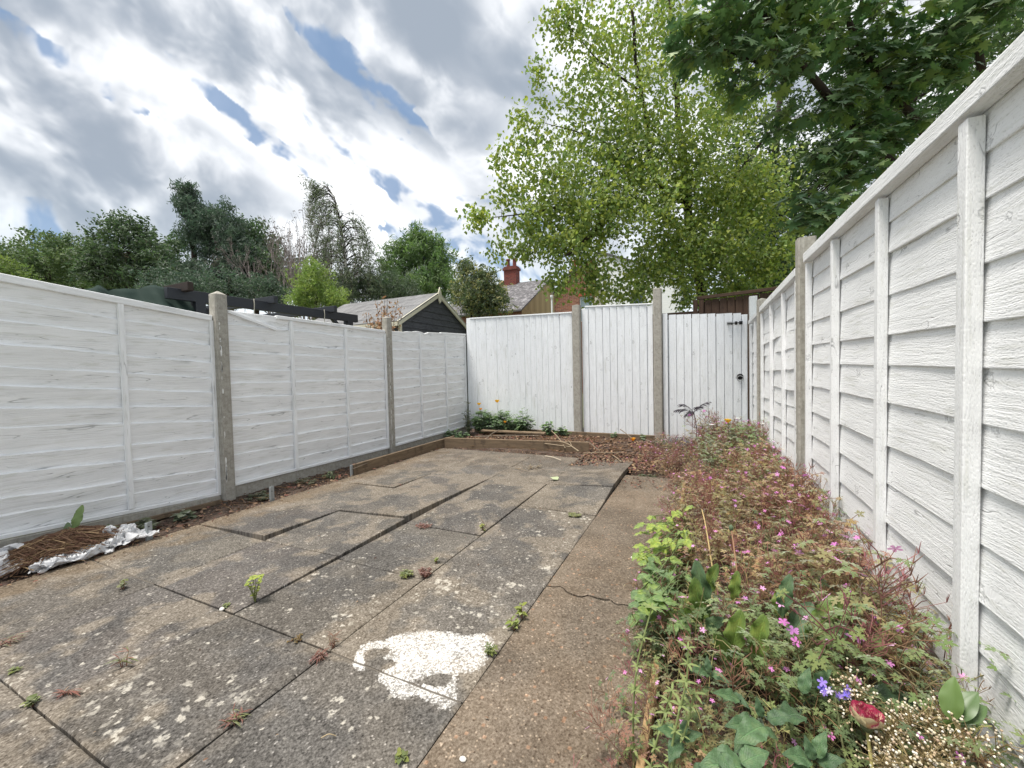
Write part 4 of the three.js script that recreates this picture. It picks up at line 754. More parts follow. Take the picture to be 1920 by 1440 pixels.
// trunk, limbs and twigs that reach for points spread through the blobs; leaves along the outer part of each twig
function makeTree(o) {
  rnd = mulberry(o.seed);
  const base = o.base, g = thing(o.name, o.label, 'tree', [base.x, 0, base.z], 0, o.group), off = V(base.x, 0, base.z);
  const wood = new MB(), nodes = [], loc = (p) => p.clone().sub(off);
  const limb = (pts, r0, r1) => { const c = new THREE.CatmullRomCurve3(pts.map(loc)), n = Math.max(6, pts.length * 5), P = c.getPoints(n); P.forEach((p, k) => { if (k && k < n) p.add(randomDir().multiplyScalar(r0 * 0.25)); }); wood.tube(P, P.map((_, k) => lerp(r0, r1, k / n)), r0 > 0.05 ? 9 : 6); P.forEach((p, k) => { if (k > n * 0.25) nodes.push([p, lerp(r0, r1, k / n)]); }); };
  for (const [pts, r0, r1] of o.limbs) limb(pts, r0, r1);
  part('trunk', wood.geo(), o.bark, g);
  const twigs = new MB(), leaves = (o.leaves || []).map(() => []);
  const targets = [];
  for (const b of o.blobs) {
    const c = at(b[0], b[1], b[4]), s = b[4] / 760, rx = b[2] * s, ry = b[3] * s, rz = (b[5] || b[2] * s), n = Math.round((b[6] || 1) * o.density * Math.sqrt(rx * ry) * Math.sqrt(rx * rz));
    for (let k = 0; k < n; k++) { const d = randomDir(), q = Math.pow(rnd(), o.shell || 0.45) * (0.86 + 0.28 * rnd()); targets.push(loc(V(c.x + d.x * rx * q, c.y + d.y * ry * q, c.z + d.z * rz * q))); }
  }
  const seedNodes = nodes.slice();
  targets.sort((a, b) => { const f = (p) => Math.min(...seedNodes.map((n) => n[0].distanceToSquared(p))); return (a._f ??= f(a)) - (b._f ??= f(b)); });
  const lo = o.floor ?? -9;
  for (const t of targets) {
    if (t.y < lo) continue;
    let best = null, bd = 1e9; for (const n of nodes) { const d = n[0].distanceToSquared(t) + (n[0].y > t.y ? (o.weep ? 0 : 0.15) : 0); if (d < bd) { bd = d; best = n; } }
    const d = Math.sqrt(bd), a = best[0], mid = a.clone().lerp(t, 0.55).add(randomDir().multiplyScalar(d * 0.13)); mid.y += d * (o.arch ?? 0.1);
    const r = Math.min(best[1] * 0.7, (o.twigR || 0.012) * (0.5 + d * 0.5));
    const pts = [a, a.clone().lerp(mid, 0.5).lerp(mid, 0.1), mid, mid.clone().lerp(t, 0.55), t];
    twigs.tube([pts[0], pts[2], pts[4]], [r, r * 0.7, r * 0.3], 3, false); nodes.push([mid, r * 0.7]); nodes.push([t, r * 0.45]);
    const dir = t.clone().sub(mid).normalize();
    (o.leaves || []).forEach((L, li) => {
      for (let k = 0; k < L.n; k++) {
        const s = rnd(), p = mid.clone().lerp(t, s * 1.05).add(randomDir().multiplyScalar(L.spread * rnd()));
        const ld = dir.clone().multiplyScalar(0.5).add(randomDir().multiplyScalar(0.8)).add(V(0, L.hang, 0)), up = randomDir().multiplyScalar(L.tilt ?? 0.8).add(V(0, 1, 0));
        leaves[li].push({ m: matrixOf(p, ld, up, L.size * R(0.65, 1.2)), c: tint(L.pal) });
      }
    });
  }
  if (!twigs.empty) part('branches', twigs.geo(), o.twigBark || o.bark, g).userData.kind = 'stuff';
  (o.leaves || []).forEach((L, li) => leaves[li].length && instanced('crown', L.geo, L.mat || leafThick, leaves[li], g));
  return g;
}
// tree without leaves: recursive forks
function bareTree(o) {
  rnd = mulberry(o.seed);
  const g = thing(o.name, o.label, 'tree', [o.base.x, 0, o.base.z], 0, o.group), wood = new MB(), fine = new MB(), tips = [];
  const grow = (p, dir, len, r, depth) => {
    const n = 3, pts = [p.clone()], q = p.clone(), d = dir.clone();
    for (let k = 0; k < n; k++) { d.add(randomDir().multiplyScalar(0.22)).add(V(0, o.lift ?? 0.05, 0)).normalize(); q.addScaledVector(d, len / n); pts.push(q.clone()); }
    (r > 0.012 ? wood : fine).tube(pts, pts.map((_, k) => lerp(r, r * 0.62, k / n)), r > 0.03 ? 6 : 3, false);
    if (depth <= 0) { tips.push([q.clone(), d.clone()]); return; }
    const kids = depth > 3 ? 3 : 2 + (rnd() < 0.45 ? 1 : 0);
    for (let k = 0; k < kids; k++) grow(pts[rnd() < 0.7 ? n : n - 1], d.clone().add(randomDir().multiplyScalar(o.spread ?? 0.6)).normalize(), len * R(0.62, 0.85), r * 0.6, depth - 1);
  };
  for (const [dir, len, r] of o.stems) grow(V(R(-0.15, 0.15), 0, R(-0.15, 0.15)), dir.clone().normalize(), len, r, o.depth);
  part('trunk', wood.geo(), o.bark, g); if (!fine.empty) part('branches', fine.geo(), o.bark, g).userData.kind = 'stuff';
  if (o.leaf) { const L = []; for (const [p, d] of tips) for (let k = 0; k < o.leaf.n; k++) L.push({ m: matrixOf(p.clone().addScaledVector(d, -rnd() * 0.5).add(randomDir().multiplyScalar(0.08)), randomDir(), randomDir(), o.leaf.size * R(0.6, 1.2)), c: tint(o.leaf.pal) }); instanced('crown', o.leaf.geo, leafThick, L, g); }
  return g;
}
const groundAt = (u, d) => { const p = at(u, 600, d); p.y = 0; return p; };
const TG = 'trees beyond the left hand fence';
const clumpA = clumpGeo(ovalLeaf, 7, 3, 0.42), clumpB = clumpGeo(ovalLeaf, 6, 4, 0.36), clumpN = clumpGeo(longLeaf, 9, 5, 0.5);
{
  const dk = [[0.068, 0.124, 0.046], [0.089, 0.155, 0.051], [0.057, 0.103, 0.043]], mid = [[0.108, 0.176, 0.054], [0.135, 0.203, 0.062], [0.086, 0.149, 0.051]], blu = [[0.065, 0.116, 0.068], [0.081, 0.135, 0.076], [0.054, 0.095, 0.059]];
  const cl = (geo, n, size, pal, hang = -0.1) => ({ geo, n, size, pal, spread: 0.34, hang, tilt: 0.9, mat: leafThin });
  const trunk = (u, v, d, r = 0.2) => [[groundAt(u, d), at(u + 2, 560, d), at(u, v, d)], r, r * 0.35];
  makeTree({ name: 'bushy_tree', label: 'olive green bushy tree at the far left above the fence', seed: 1, group: TG, base: groundAt(90, 18), limbs: [trunk(90, 490, 18)], bark: barkDark, density: 70, floor: 2.0, leaves: [cl(clumpA, 4, 0.34, mid)], blobs: [[70, 500, 80, 48, 18], [140, 480, 50, 40, 18], [60, 440, 12, 12, 18, 0.3, 1.5], [20, 490, 40, 36, 18], [110, 450, 26, 18, 18]] });
  makeTree({ name: 'lime_shrub', label: 'yellow green shrub at the extreme left edge over the fence', seed: 2, group: TG, base: groundAt(-5, 13), limbs: [trunk(-5, 520, 13, 0.06)], bark: barkDark, density: 330, floor: 1.6, leaves: [cl(clumpA, 4, 0.24, [[0.176, 0.257, 0.047], [0.135, 0.216, 0.041]])], blobs: [[-10, 510, 42, 30, 13]] });
  makeTree({ name: 'dense_tree', label: 'rounded dense dark green tree left of the tall conifer', seed: 3, group: TG, base: groundAt(240, 17), limbs: [trunk(240, 470, 17)], bark: barkDark, density: 80, floor: 2.0, leaves: [cl(clumpA, 5, 0.36, [...dk, [0.062, 0.108, 0.035]])], blobs: [[235, 480, 62, 68, 17], [190, 510, 40, 44, 17], [285, 520, 42, 48, 17], [240, 425, 34, 24, 17]] });
  makeTree({ name: 'conifer', label: 'tall dark conifer with ragged top, highest of the left trees', seed: 4, group: TG, base: groundAt(365, 20), limbs: [[[groundAt(365, 20), at(362, 480, 20), at(352, 365, 20)], 0.22, 0.03]], bark: barkDark, density: 75, floor: 2.2, leaves: [cl(clumpN, 5, 0.42, blu, 0.15)], blobs: [[350, 372, 17, 30, 20, 0.5, 2.2], [366, 402, 28, 24, 20, 0.8, 1.6], [385, 440, 52, 40, 20], [420, 420, 40, 34, 20], [440, 480, 48, 55, 20], [390, 530, 70, 50, 20]] });
  makeTree({ name: 'evergreen_tree', label: 'dark evergreen mass low behind the pergola', seed: 5, group: TG, base: groundAt(430, 15), limbs: [trunk(430, 520, 15, 0.12)], bark: barkDark, density: 80, floor: 1.7, leaves: [cl(clumpB, 5, 0.3, blu)], blobs: [[330, 540, 60, 34, 15], [430, 540, 70, 36, 15], [510, 545, 40, 34, 15]] });
  bareTree({ name: 'bare_shrub', label: 'grey leafless shrub spreading in front of the dark conifer', seed: 6, group: TG, base: groundAt(400, 14.5), bark: barkGrey, stems: [[V(-0.5, 1, 0.1), 1.3, 0.045], [V(0.1, 1, 0), 1.35, 0.045], [V(-0.9, 1, 0), 1.2, 0.04]], depth: 5, spread: 0.62, });
  bareTree({ name: 'bare_shrub', label: 'thin brown twiggy tree between the dense tree and the conifer', seed: 16, group: TG, base: groundAt(300, 18.5), bark: barkGreen, stems: [[V(0.05, 1, 0), 2.3, 0.06], [V(-0.2, 1, 0), 2.2, 0.05]], depth: 4, spread: 0.42, leaf: { geo: clumpB, n: 2, size: 0.17, pal: [[0.135, 0.115, 0.068], [0.095, 0.108, 0.054]] } });
  bareTree({ name: 'bare_tree', label: 'purple grey leafless tree with many fanning stems', seed: 7, group: TG, base: groundAt(585, 16), bark: barkMauve, stems: [[V(-0.26, 1, 0), 2.3, 0.07], [V(0, 1, 0), 2.35, 0.08], [V(0.2, 1, 0), 2.2, 0.07], [V(-0.1, 1, 0.2), 2.25, 0.06], [V(0.36, 1, 0), 2.0, 0.06], [V(-0.42, 1, -0.1), 2.1, 0.06], [V(0.12, 1, -0.2), 2.2, 0.06]], depth: 5, spread: 0.34, lift: 0.12, leaf: { geo: clumpB, n: 1, size: 0.15, pal: [[0.176, 0.149, 0.135], [0.149, 0.121, 0.115]] } });
  makeTree({ name: 'lime_tree', label: 'small lime green tree in front of the weeping birch', seed: 8, group: TG, base: groundAt(590, 11.5), limbs: [trunk(590, 520, 11.5, 0.06)], bark: barkGreen, density: 380, floor: 1.8, leaves: [cl(clumpN, 5, 0.22, [[0.230, 0.338, 0.054], [0.176, 0.284, 0.047], [0.270, 0.365, 0.081]])], blobs: [[590, 540, 34, 30, 11.5], [588, 510, 20, 20, 11.5], [560, 566, 26, 14, 11.5], [625, 565, 26, 20, 11.5]] });
  makeTree({ name: 'ash_tree', label: 'fresh green feathery tree behind the shed roof', seed: 9, group: TG, base: groundAt(790, 17), limbs: [trunk(790, 470, 17)], bark: barkGreen, density: 85, floor: 2.0, leaves: [cl(clumpN, 6, 0.4, [[0.135, 0.230, 0.061], [0.101, 0.189, 0.054], [0.162, 0.270, 0.068]])], blobs: [[785, 470, 42, 42, 17], [742, 500, 34, 42, 17], [825, 500, 38, 44, 17], [790, 540, 75, 34, 17], [780, 446, 16, 18, 17]] });
  makeTree({ name: 'bushy_tree', label: 'blue green drooping bush between the weeping birch and the shed', seed: 10, group: TG, base: groundAt(710, 15), limbs: [trunk(710, 540, 15, 0.09)], bark: barkDark, density: 130, floor: 1.9, leaves: [cl(clumpN, 5, 0.27, [[0.074, 0.121, 0.061], [0.095, 0.142, 0.068]], -0.5)], blobs: [[715, 540, 46, 34, 15], [660, 550, 50, 32, 15], [760, 548, 32, 28, 15]] });
  makeTree({ name: 'evergreen_shrub', label: 'upright evergreen shrub with yellow tinged leaves beside the shed gable', seed: 11, group: TG, base: groundAt(895, 11), limbs: [trunk(895, 530, 11, 0.07), [[groundAt(900, 11), at(880, 560, 11), at(872, 505, 11)], 0.04, 0.015], [[groundAt(900, 11), at(915, 570, 11), at(915, 520, 11)], 0.04, 0.015]], bark: barkDark, density: 520, floor: 1.7, leaves: [cl(clumpB, 4, 0.2, [[0.109, 0.155, 0.055], [0.082, 0.128, 0.046]]), cl(clumpB, 2, 0.18, [[0.347, 0.347, 0.109], [0.274, 0.292, 0.092]], 0.5)], blobs: [[885, 550, 42, 42, 11], [925, 565, 30, 32, 11], [873, 505, 16, 18, 11], [912, 522, 16, 16, 11]] });
  makeTree({ name: 'dense_tree', label: 'broad mid green tree closing the skyline at the far left', seed: 61, group: TG, base: groundAt(150, 22), limbs: [trunk(150, 500, 22, 0.15)], bark: barkDark, density: 75, floor: 2.4, leaves: [cl(clumpA, 5, 0.4, mid)], blobs: [[40, 510, 70, 36, 22], [140, 500, 70, 44, 22], [210, 520, 60, 44, 22]] });
  makeTree({ name: 'dense_tree', label: 'dark green tree behind the bare shrubs', seed: 62, group: TG, base: groundAt(480, 22), limbs: [trunk(480, 470, 22, 0.18)], bark: barkDark, density: 75, floor: 2.4, leaves: [cl(clumpA, 5, 0.42, dk)], blobs: [[310, 490, 50, 60, 22], [470, 460, 50, 56, 22], [520, 520, 70, 50, 22], [600, 540, 60, 34, 22]] });
  // weeping birch: arching leader and hanging strands
  rnd = mulberry(12);
  const B0 = groundAt(648, 15), g = thing('weeping_birch', 'weeping birch with arching tip and hanging strands', 'tree', [B0.x, 0, B0.z], 0, TG), off = V(B0.x, 0, B0.z), W = new MB(), TW = new MB(), L = [];
  const lead = new THREE.CatmullRomCurve3([groundAt(650, 15), at(648, 500, 15), at(638, 420, 15), at(622, 362, 15), at(603, 347, 15), at(588, 352, 15)].map((p) => p.sub(off))), P = lead.getPoints(40); W.tube(P, P.map((_, k) => lerp(0.07, 0.006, Math.min(1, k / 30))), 7);
  const strand = (p, len, out) => { const q = p.clone(), pts = [q.clone()], d = out.clone(); const n = Math.max(3, Math.round(len / 0.18)); for (let k = 0; k < n; k++) { d.lerp(V(0, -1, 0), 0.34).add(randomDir().multiplyScalar(0.08)).normalize(); q.addScaledVector(d, len / n); pts.push(q.clone()); for (let j = 0; j < 3; j++) L.push({ m: matrixOf(q.clone().add(randomDir().multiplyScalar(0.08)), V(0, -1, 0).add(randomDir().multiplyScalar(0.6)), randomDir(), R(0.1, 0.18)), c: tint([[0.13, 0.17, 0.09], [0.16, 0.2, 0.11], [0.11, 0.145, 0.085]]) }); } TW.tube(pts, pts.map((_, k) => 0.009 * (1 - k / n) + 0.003), 3, false); };
  for (let k = 0; k < 150; k++) {
    const v = 560 - 205 * Math.pow(rnd(), 0.75), w = v > 540 ? 46 : lerp(5, 42, sstep(360, 480, v)), u0 = lerp(650, 606, sstep(480, 350, v)) - (v < 400 ? 0 : 0), arm = at(u0 + R(-1, 1) * w + (v > 380 ? 6 : 0), v - R(0, 12), 15 + R(-0.9, 0.9) * w / 50).sub(off);
    let best = P[0]; for (const q of P) if (q.y < arm.y - 0.1 && q.distanceTo(arm) < best.distanceTo(arm)) best = q;
    TW.tube([best, best.clone().lerp(arm, 0.55).add(V(0, 0.12, 0)), arm], [0.019, 0.014, 0.008], 3, false); strand(arm, R(0.5, 1.7) * (v < 380 ? 0.75 : 1.15), arm.clone().sub(best).normalize());
  }
  for (let k = 0; k < 16; k++) strand(lead.getPoint(R(0.86, 1)), R(0.2, 0.6), randomDir());
  part('trunk', W.geo(), barkPale, g); part('branches', TW.geo(), barkDark, g).userData.kind = 'stuff'; instanced('crown', clumpGeo(longLeaf, 4, 8, 0.62), leafThin, L, g);
}
// ---------------------------------------------------------------- the light green tree over the back fence
const BIRCH = [[0.3, 0.39, 0.06], [0.37, 0.44, 0.065], [0.24, 0.34, 0.06], [0.19, 0.3, 0.065]];
{
  const A = (u, v, d) => at(u, v, d);
  makeTree({ name: 'birch_tree', label: 'large light green leafy tree leaning over the back fence', seed: 21, base: groundAt(1330, 8.6), bark: barkDark, twigR: 0.014, density: 215, shell: 0.55, arch: 0.05, floor: 2.2,
    limbs: [[[groundAt(1330, 8.6), A(1318, 560, 8.6), A(1302, 470, 8.4), A(1290, 380, 8.2), A(1275, 250, 8)], 0.13, 0.06], [[A(1300, 450, 8.4), A(1240, 400, 8), A(1170, 372, 7.6), A(1110, 440, 7), A(1060, 480, 6.8)], 0.075, 0.02], [[A(1290, 385, 8.2), A(1225, 330, 7.8), A(1215, 250, 7.6), A(1195, 130, 7.4), A(1185, 20, 7.2)], 0.06, 0.025],
      [[A(1275, 260, 8), A(1265, 130, 7.9), A(1255, 0, 7.8), A(1250, -120, 7.6)], 0.055, 0.03], [[A(1175, 372, 7.6), A(1090, 380, 7.2), A(990, 400, 6.9), A(900, 410, 6.7)], 0.03, 0.004], [[A(1222, 320, 7.8), A(1120, 260, 7.3), A(1020, 230, 7)], 0.026, 0.005], [[A(1200, 170, 7.5), A(1120, 110, 7.2), A(1060, 40, 7)], 0.022, 0.005], [[A(1298, 430, 8.4), A(1380, 330, 8), A(1440, 250, 7.6)], 0.05, 0.02]],
    leaves: [{ geo: birchLeaf, n: 15, size: 0.072, pal: BIRCH, spread: 0.27, hang: -0.75, tilt: 1.3, mat: leafThin }],
    blobs: [[1230, 60, 130, 110, 7.5, 1.0, 0.75], [1130, 80, 80, 80, 7.2, 0.7, 0.6], [1180, 230, 150, 110, 7.4, 1.1, 0.85], [1070, 190, 70, 60, 7.1, 0.6, 0.55], [1030, 330, 100, 70, 7, 0.8, 0.75], [1140, 390, 150, 90, 7.2, 1.0, 1.0], [990, 420, 60, 45, 6.9, 0.5, 0.65], [1040, 460, 80, 36, 6.9, 0.5, 0.8], [1290, 330, 120, 120, 7.6, 0.9, 1.5], [1330, 470, 90, 80, 7.4, 0.5, 2.0], [1260, 470, 80, 70, 7.3, 0.5, 1.7], [1110, 500, 56, 34, 7, 0.4, 1.1], [1205, 510, 60, 40, 7.2, 0.4, 1.2], [1410, 370, 90, 90, 7.6, 0.6, 1.5], [1430, 490, 66, 50, 7.5, 0.4, 2.0], [1370, 180, 80, 90, 7.8, 0.7, 1.1], [1290, 560, 34, 26, 7.2, 0.2, 2.0], [1380, 545, 60, 24, 7.5, 0.3, 1.6], [1150, 300, 110, 80, 7.2, 0.7, 1.1], [1080, 410, 110, 60, 7, 0.6, 1.0], [1120, 540, 44, 26, 7, 0.3, 1.3], [1050, 525, 40, 28, 6.9, 0.3, 1.2], [1185, 545, 50, 22, 7.1, 0.3, 1.2], [985, 470, 40, 26, 6.9, 0.3, 1.0],
      [895, 405, 36, 14, 6.8, 0.25, 1.4], [930, 290, 24, 30, 6.9, 0.25, 1.0], [970, 215, 28, 20, 7, 0.25, 1.0], [1010, 140, 30, 22, 7, 0.3, 0.9], [1050, 40, 40, 40, 7, 0.4, 0.8], [950, 360, 36, 34, 6.9, 0.3, 1.0], [990, 260, 50, 36, 7, 0.4, 0.8], [1070, 20, 50, 30, 7, 0.4, 0.9], [940, 470, 24, 22, 6.9, 0.2, 0.9]] });
}
// dark hedge trees that close the view behind it
{
  const dk = [[0.07, 0.13, 0.042], [0.09, 0.155, 0.048], [0.056, 0.105, 0.04], [0.13, 0.19, 0.045]];
  makeTree({ name: 'lime_leaved_tree', label: 'dark leafy tree filling the gap behind the gate and right fence', seed: 31, base: groundAt(1440, 11), bark: barkDark, density: 62, floor: 1.9, limbs: [[[groundAt(1440, 11), at(1440, 480, 11), at(1450, 300, 11), at(1470, 120, 11)], 0.18, 0.05], [[at(1445, 420, 11), at(1540, 340, 10.5), at(1600, 260, 10.5), at(1740, 170, 10.7), at(1860, 90, 10.8)], 0.08, 0.03], [[at(1445, 460, 11), at(1370, 400, 11), at(1330, 330, 11)], 0.06, 0.03]],
    leaves: [{ geo: clumpA, n: 4, size: 0.3, pal: dk, spread: 0.3, hang: -0.3, tilt: 0.9 }], blobs: [[1450, 400, 120, 110, 11, 1.4, 1.5], [1380, 500, 110, 80, 11, 1.2, 1.5], [1500, 500, 80, 80, 11, 1, 1.6], [1540, 330, 110, 110, 11, 1.4, 1.4], [1400, 280, 90, 80, 11, 1, 0.9], [1470, 560, 90, 40, 11, 1, 1.3], [1640, 250, 120, 100, 11, 1.2, 1.2], [1760, 150, 130, 100, 11, 1.2, 1.0], [1880, 60, 110, 80, 11, 1.2, 0.9], [1580, 160, 110, 80, 11, 1.2, 0.8], [1500, 60, 120, 60, 11, 1.2, 0.5]] });
  makeTree({ name: 'pale_trunk_tree', label: 'slender tree with pale trunk behind the brown fence', seed: 33, base: groundAt(1366, 9.2), bark: barkPale, twigBark: barkDark, density: 70, floor: 2.5, limbs: [[[groundAt(1367, 9.2), at(1365, 560, 9.2), at(1362, 500, 9.2), at(1370, 420, 9.2), at(1372, 330, 9.2)], 0.06, 0.03]],
    leaves: [{ geo: birchLeaf, n: 8, size: 0.1, pal: [[0.09, 0.15, 0.03], [0.07, 0.12, 0.028]], spread: 0.2, hang: -0.6, tilt: 1.2, mat: leafThin }], blobs: [[1400, 430, 70, 60, 9, 0.6], [1370, 350, 70, 60, 9, 0.6]] });
}
// maple overhead on the right: the leaves nearest the camera are single pieces
{
  rnd = mulberry(41);
  const base = V(2.5, 0, -6.3), g = thing('maple_tree', 'dark green maple overhanging the right hand fence', 'tree', [base.x, 0, base.z]), off = base.clone(), W = new MB(), TW = new MB(), nodes = [];
  const limb = (pts, r0, r1) => { const P = new THREE.CatmullRomCurve3(pts.map((p) => p.clone().sub(off))).getPoints(24); W.tube(P, P.map((_, k) => lerp(r0, r1, k / 24)), 8); P.forEach((p, k) => nodes.push([p, lerp(r0, r1, k / 24)])); };
  const fork = V(2.3, 3.1, -6.2);
  limb([V(2.5, -0.1, -6.3), V(2.45, 1.5, -6.25), fork], 0.16, 0.12);
  limb([fork, at(1700, 330, 5.6), at(1605, 240, 5.2), at(1520, 140, 4.8), at(1450, 55, 4.6), at(1400, -40, 4.5)], 0.075, 0.02);
  limb([fork, at(1740, 260, 5.4), at(1690, 190, 5), at(1600, 60, 4.8), at(1560, -80, 4.8)], 0.07, 0.02);
  limb([fork, at(1840, 160, 5), at(1820, 40, 4.7), at(1760, -100, 4.6)], 0.06, 0.02);
  limb([at(1520, 140, 4.8), at(1430, 120, 4.6), at(1350, 90, 4.5)], 0.025, 0.008); limb([at(1620, 255, 5.2), at(1580, 320, 5), at(1530, 370, 4.9)], 0.02, 0.006);
  const blobs = [[1330, 60, 70, 60, 4.5, 0.35, 26], [1420, 120, 80, 70, 4.6, 0.4, 34], [1400, 10, 110, 40, 4.5, 0.4, 34], [1540, 40, 110, 60, 4.7, 0.5, 40], [1690, 60, 120, 80, 4.8, 0.5, 46], [1640, 150, 90, 60, 4.9, 0.4, 34], [1740, 150, 60, 50, 4.9, 0.3, 22], [1590, 300, 60, 50, 4.9, 0.35, 34], [1530, 390, 50, 50, 4.8, 0.3, 22], [1660, 240, 60, 50, 5, 0.3, 26], [1800, 60, 60, 60, 4.7, 0.4, 20], [1480, 230, 30, 40, 4.8, 0.3, 8], [1560, 200, 50, 30, 4.9, 0.3, 14], [1860, 10, 60, 30, 4.6, 0.3, 14], [1600, -40, 260, 40, 4.7, 0.6, 50]];
  const L = [], pal = [[0.12, 0.235, 0.08], [0.15, 0.27, 0.085], [0.095, 0.195, 0.078], [0.22, 0.32, 0.075]];
  for (const b of blobs) { const c = at(b[0], b[1], b[4]).sub(off), s = b[4] / 760; for (let k = 0; k < b[6] * 1.5; k++) {
    const d = randomDir(), q = Math.cbrt(rnd()), t = V(c.x + d.x * b[2] * s * q, c.y + d.y * b[3] * s * q, c.z + d.z * b[5] * q);
    let best = nodes[0], bd = 1e9; for (const n of nodes) { const e = n[0].distanceToSquared(t); if (e < bd) { bd = e; best = n; } }
    const mid = best[0].clone().lerp(t, 0.55).add(randomDir().multiplyScalar(0.06)); const r = Math.min(best[1] * 0.6, 0.009); TW.tube([best[0], mid, t], [r, r * 0.7, r * 0.4], 4, false); nodes.push([mid, r * 0.8]);
    for (let j = 0; j < 6; j++) { const a = R(0, 6.28), pd = V(Math.cos(a), R(-0.3, 0.4), Math.sin(a)).multiplyScalar(R(0.05, 0.13)), p = mid.clone().lerp(t, R(0.4, 1)).add(pd); TW.tube([mid.clone().lerp(t, 0.8), p], [0.0022, 0.0018], 3, false); L.push({ m: matrixOf(p, pd.clone().normalize().add(V(0, R(-1.1, -0.2), 0)), V(R(-0.5, 0.5), 1, R(-0.5, 0.5)), R(0.08, 0.145)), c: tint(pal, 0.25), p }); }
  } }
  part('trunk', W.geo(), barkDark, g); part('branches', TW.geo(), barkGreen, g).userData.kind = 'stuff';
  const eye = STAND.clone().sub(off);
  const back = SIGHT.clone().invert(), seen = L.filter((e) => { const v = e.p.clone().add(off).sub(STAND).applyQuaternion(back); return v.z < 0 && Math.abs(v.x / v.z) < 1.26 && Math.abs(v.y / v.z) < 0.947; }).sort((a, b) => a.p.distanceTo(eye) - b.p.distanceTo(eye)).slice(0, 280);
  const near = new Set(seen), mats = pal.map((c) => { const m = leafMat(0.38, 0.75); m.color.setRGB(...c); return m; });
  seen.forEach((e, k) => { const m = part('leaf', mapleLeaf, mats[k % 4], g); m.applyMatrix4(e.m); });
  instanced('crown', mapleLeaf, leafMat(0.38, 0.75), L.filter((e) => !near.has(e)), g);
}
// ---------------------------------------------------------------- planted bed on the right
function gp(u, v, y = 0) { const d = at(u, v, 1).sub(STAND); return STAND.clone().addScaledVector(d, (y - STAND.y) / d.y); }
const leaflet = outlineLeaf([[0, 0], [0.035, 0.2], [0.22, 0.3], [0.27, 0.42], [0.1, 0.42], [0.12, 0.5], [0.27, 0.62], [0.24, 0.73], [0.09, 0.66], [0.1, 0.82], [0, 1]], 0.22);
const herbLeaf = (() => { const a = []; for (const [ang, s, up] of [[0, 1, 0.1], [62, 0.86, 0.05], [-62, 0.86, 0.05], [118, 0.6, 0], [-118, 0.6, 0]]) a.push(moved(leaflet, new THREE.Matrix4().makeRotationZ(rad(ang)).multiply(new THREE.Matrix4().makeRotationX(up)).scale(V(s, s, s)))); return mergeGeometries(a); })();
const petal = leafGeo([[0, 0.04], [0.4, 0.22], [0.75, 0.3], [1, 0.16]], 0.15, 0.25);
const fiveFlower = (() => { const a = []; for (let k = 0; k < 5; k++) a.push(moved(petal, new THREE.Matrix4().makeRotationZ(k * 1.2566).multiply(new THREE.Matrix4().makeRotationX(0.35)))); return mergeGeometries(a); })();
const stemMat = std({ roughness: 0.8 }), flowerMat = leafMat(0.35);
// sprig: one branching stem of unit height with leaves, and flowers or beaked seed heads at the ends
function sprig(seed, leavesN, flowers, leafS) {
  const old = rnd; rnd = mulberry(seed); const st = new MB(), lv = [], fl = [];
  const top = V(R(-0.25, 0.25), 1, R(-0.25, 0.25)), mid = V(R(-0.15, 0.15), 0.5, R(-0.15, 0.15));
  const curve = new THREE.QuadraticBezierCurve3(V(0, -0.1, 0), mid, top); const P = curve.getPoints(4); st.tube(P, P.map((_, k) => 0.0068 - k * 0.0012), 3, false);
  for (let k = 0; k < leavesN; k++) {
    const t = R(0.2, 1), p = curve.getPoint(t), a = k * 2.4 + R(-0.4, 0.4), len = R(0.14, 0.36), e = p.clone().add(V(Math.cos(a) * len, R(0.02, 0.2), Math.sin(a) * len));
    st.tube([p, p.clone().lerp(e, 0.5).add(V(0, 0.04, 0)), e], [0.005, 0.0045, 0.004], 3, false);
    lv.push(moved(herbLeaf, matrixOf(e, V(Math.cos(a), R(-0.35, 0.25), Math.sin(a)), V(R(-0.4, 0.4), 1, R(-0.4, 0.4)), leafS * R(0.7, 1.25))));
  }
  for (let k = 0; k < flowers; k++) {
    const p = curve.getPoint(R(0.7, 1)), a = R(0, 6.28), e = p.clone().add(V(Math.cos(a) * R(0.06, 0.2), R(0.1, 0.24), Math.sin(a) * R(0.06, 0.2))); st.tube([p, e], [0.0036, 0.0024], 3, false);
    if (k === 0) fl.push(moved(fiveFlower, matrixOf(e, V(Math.cos(a + 1), 0.1, Math.sin(a + 1)), V(R(-0.6, 0.6), R(0.4, 1), R(0.2, 1)), 0.042)));
    else for (let j = 0; j < 3; j++) st.tube([e, e.clone().add(V(R(-0.04, 0.04), R(0.04, 0.1), R(-0.04, 0.04)))], [0.0052, 0.001], 3, false);
  }
  rnd = old; return { st: st.geo(), lv: mergeGeometries(lv), fl: fl.length ? mergeGeometries(fl) : null };
}
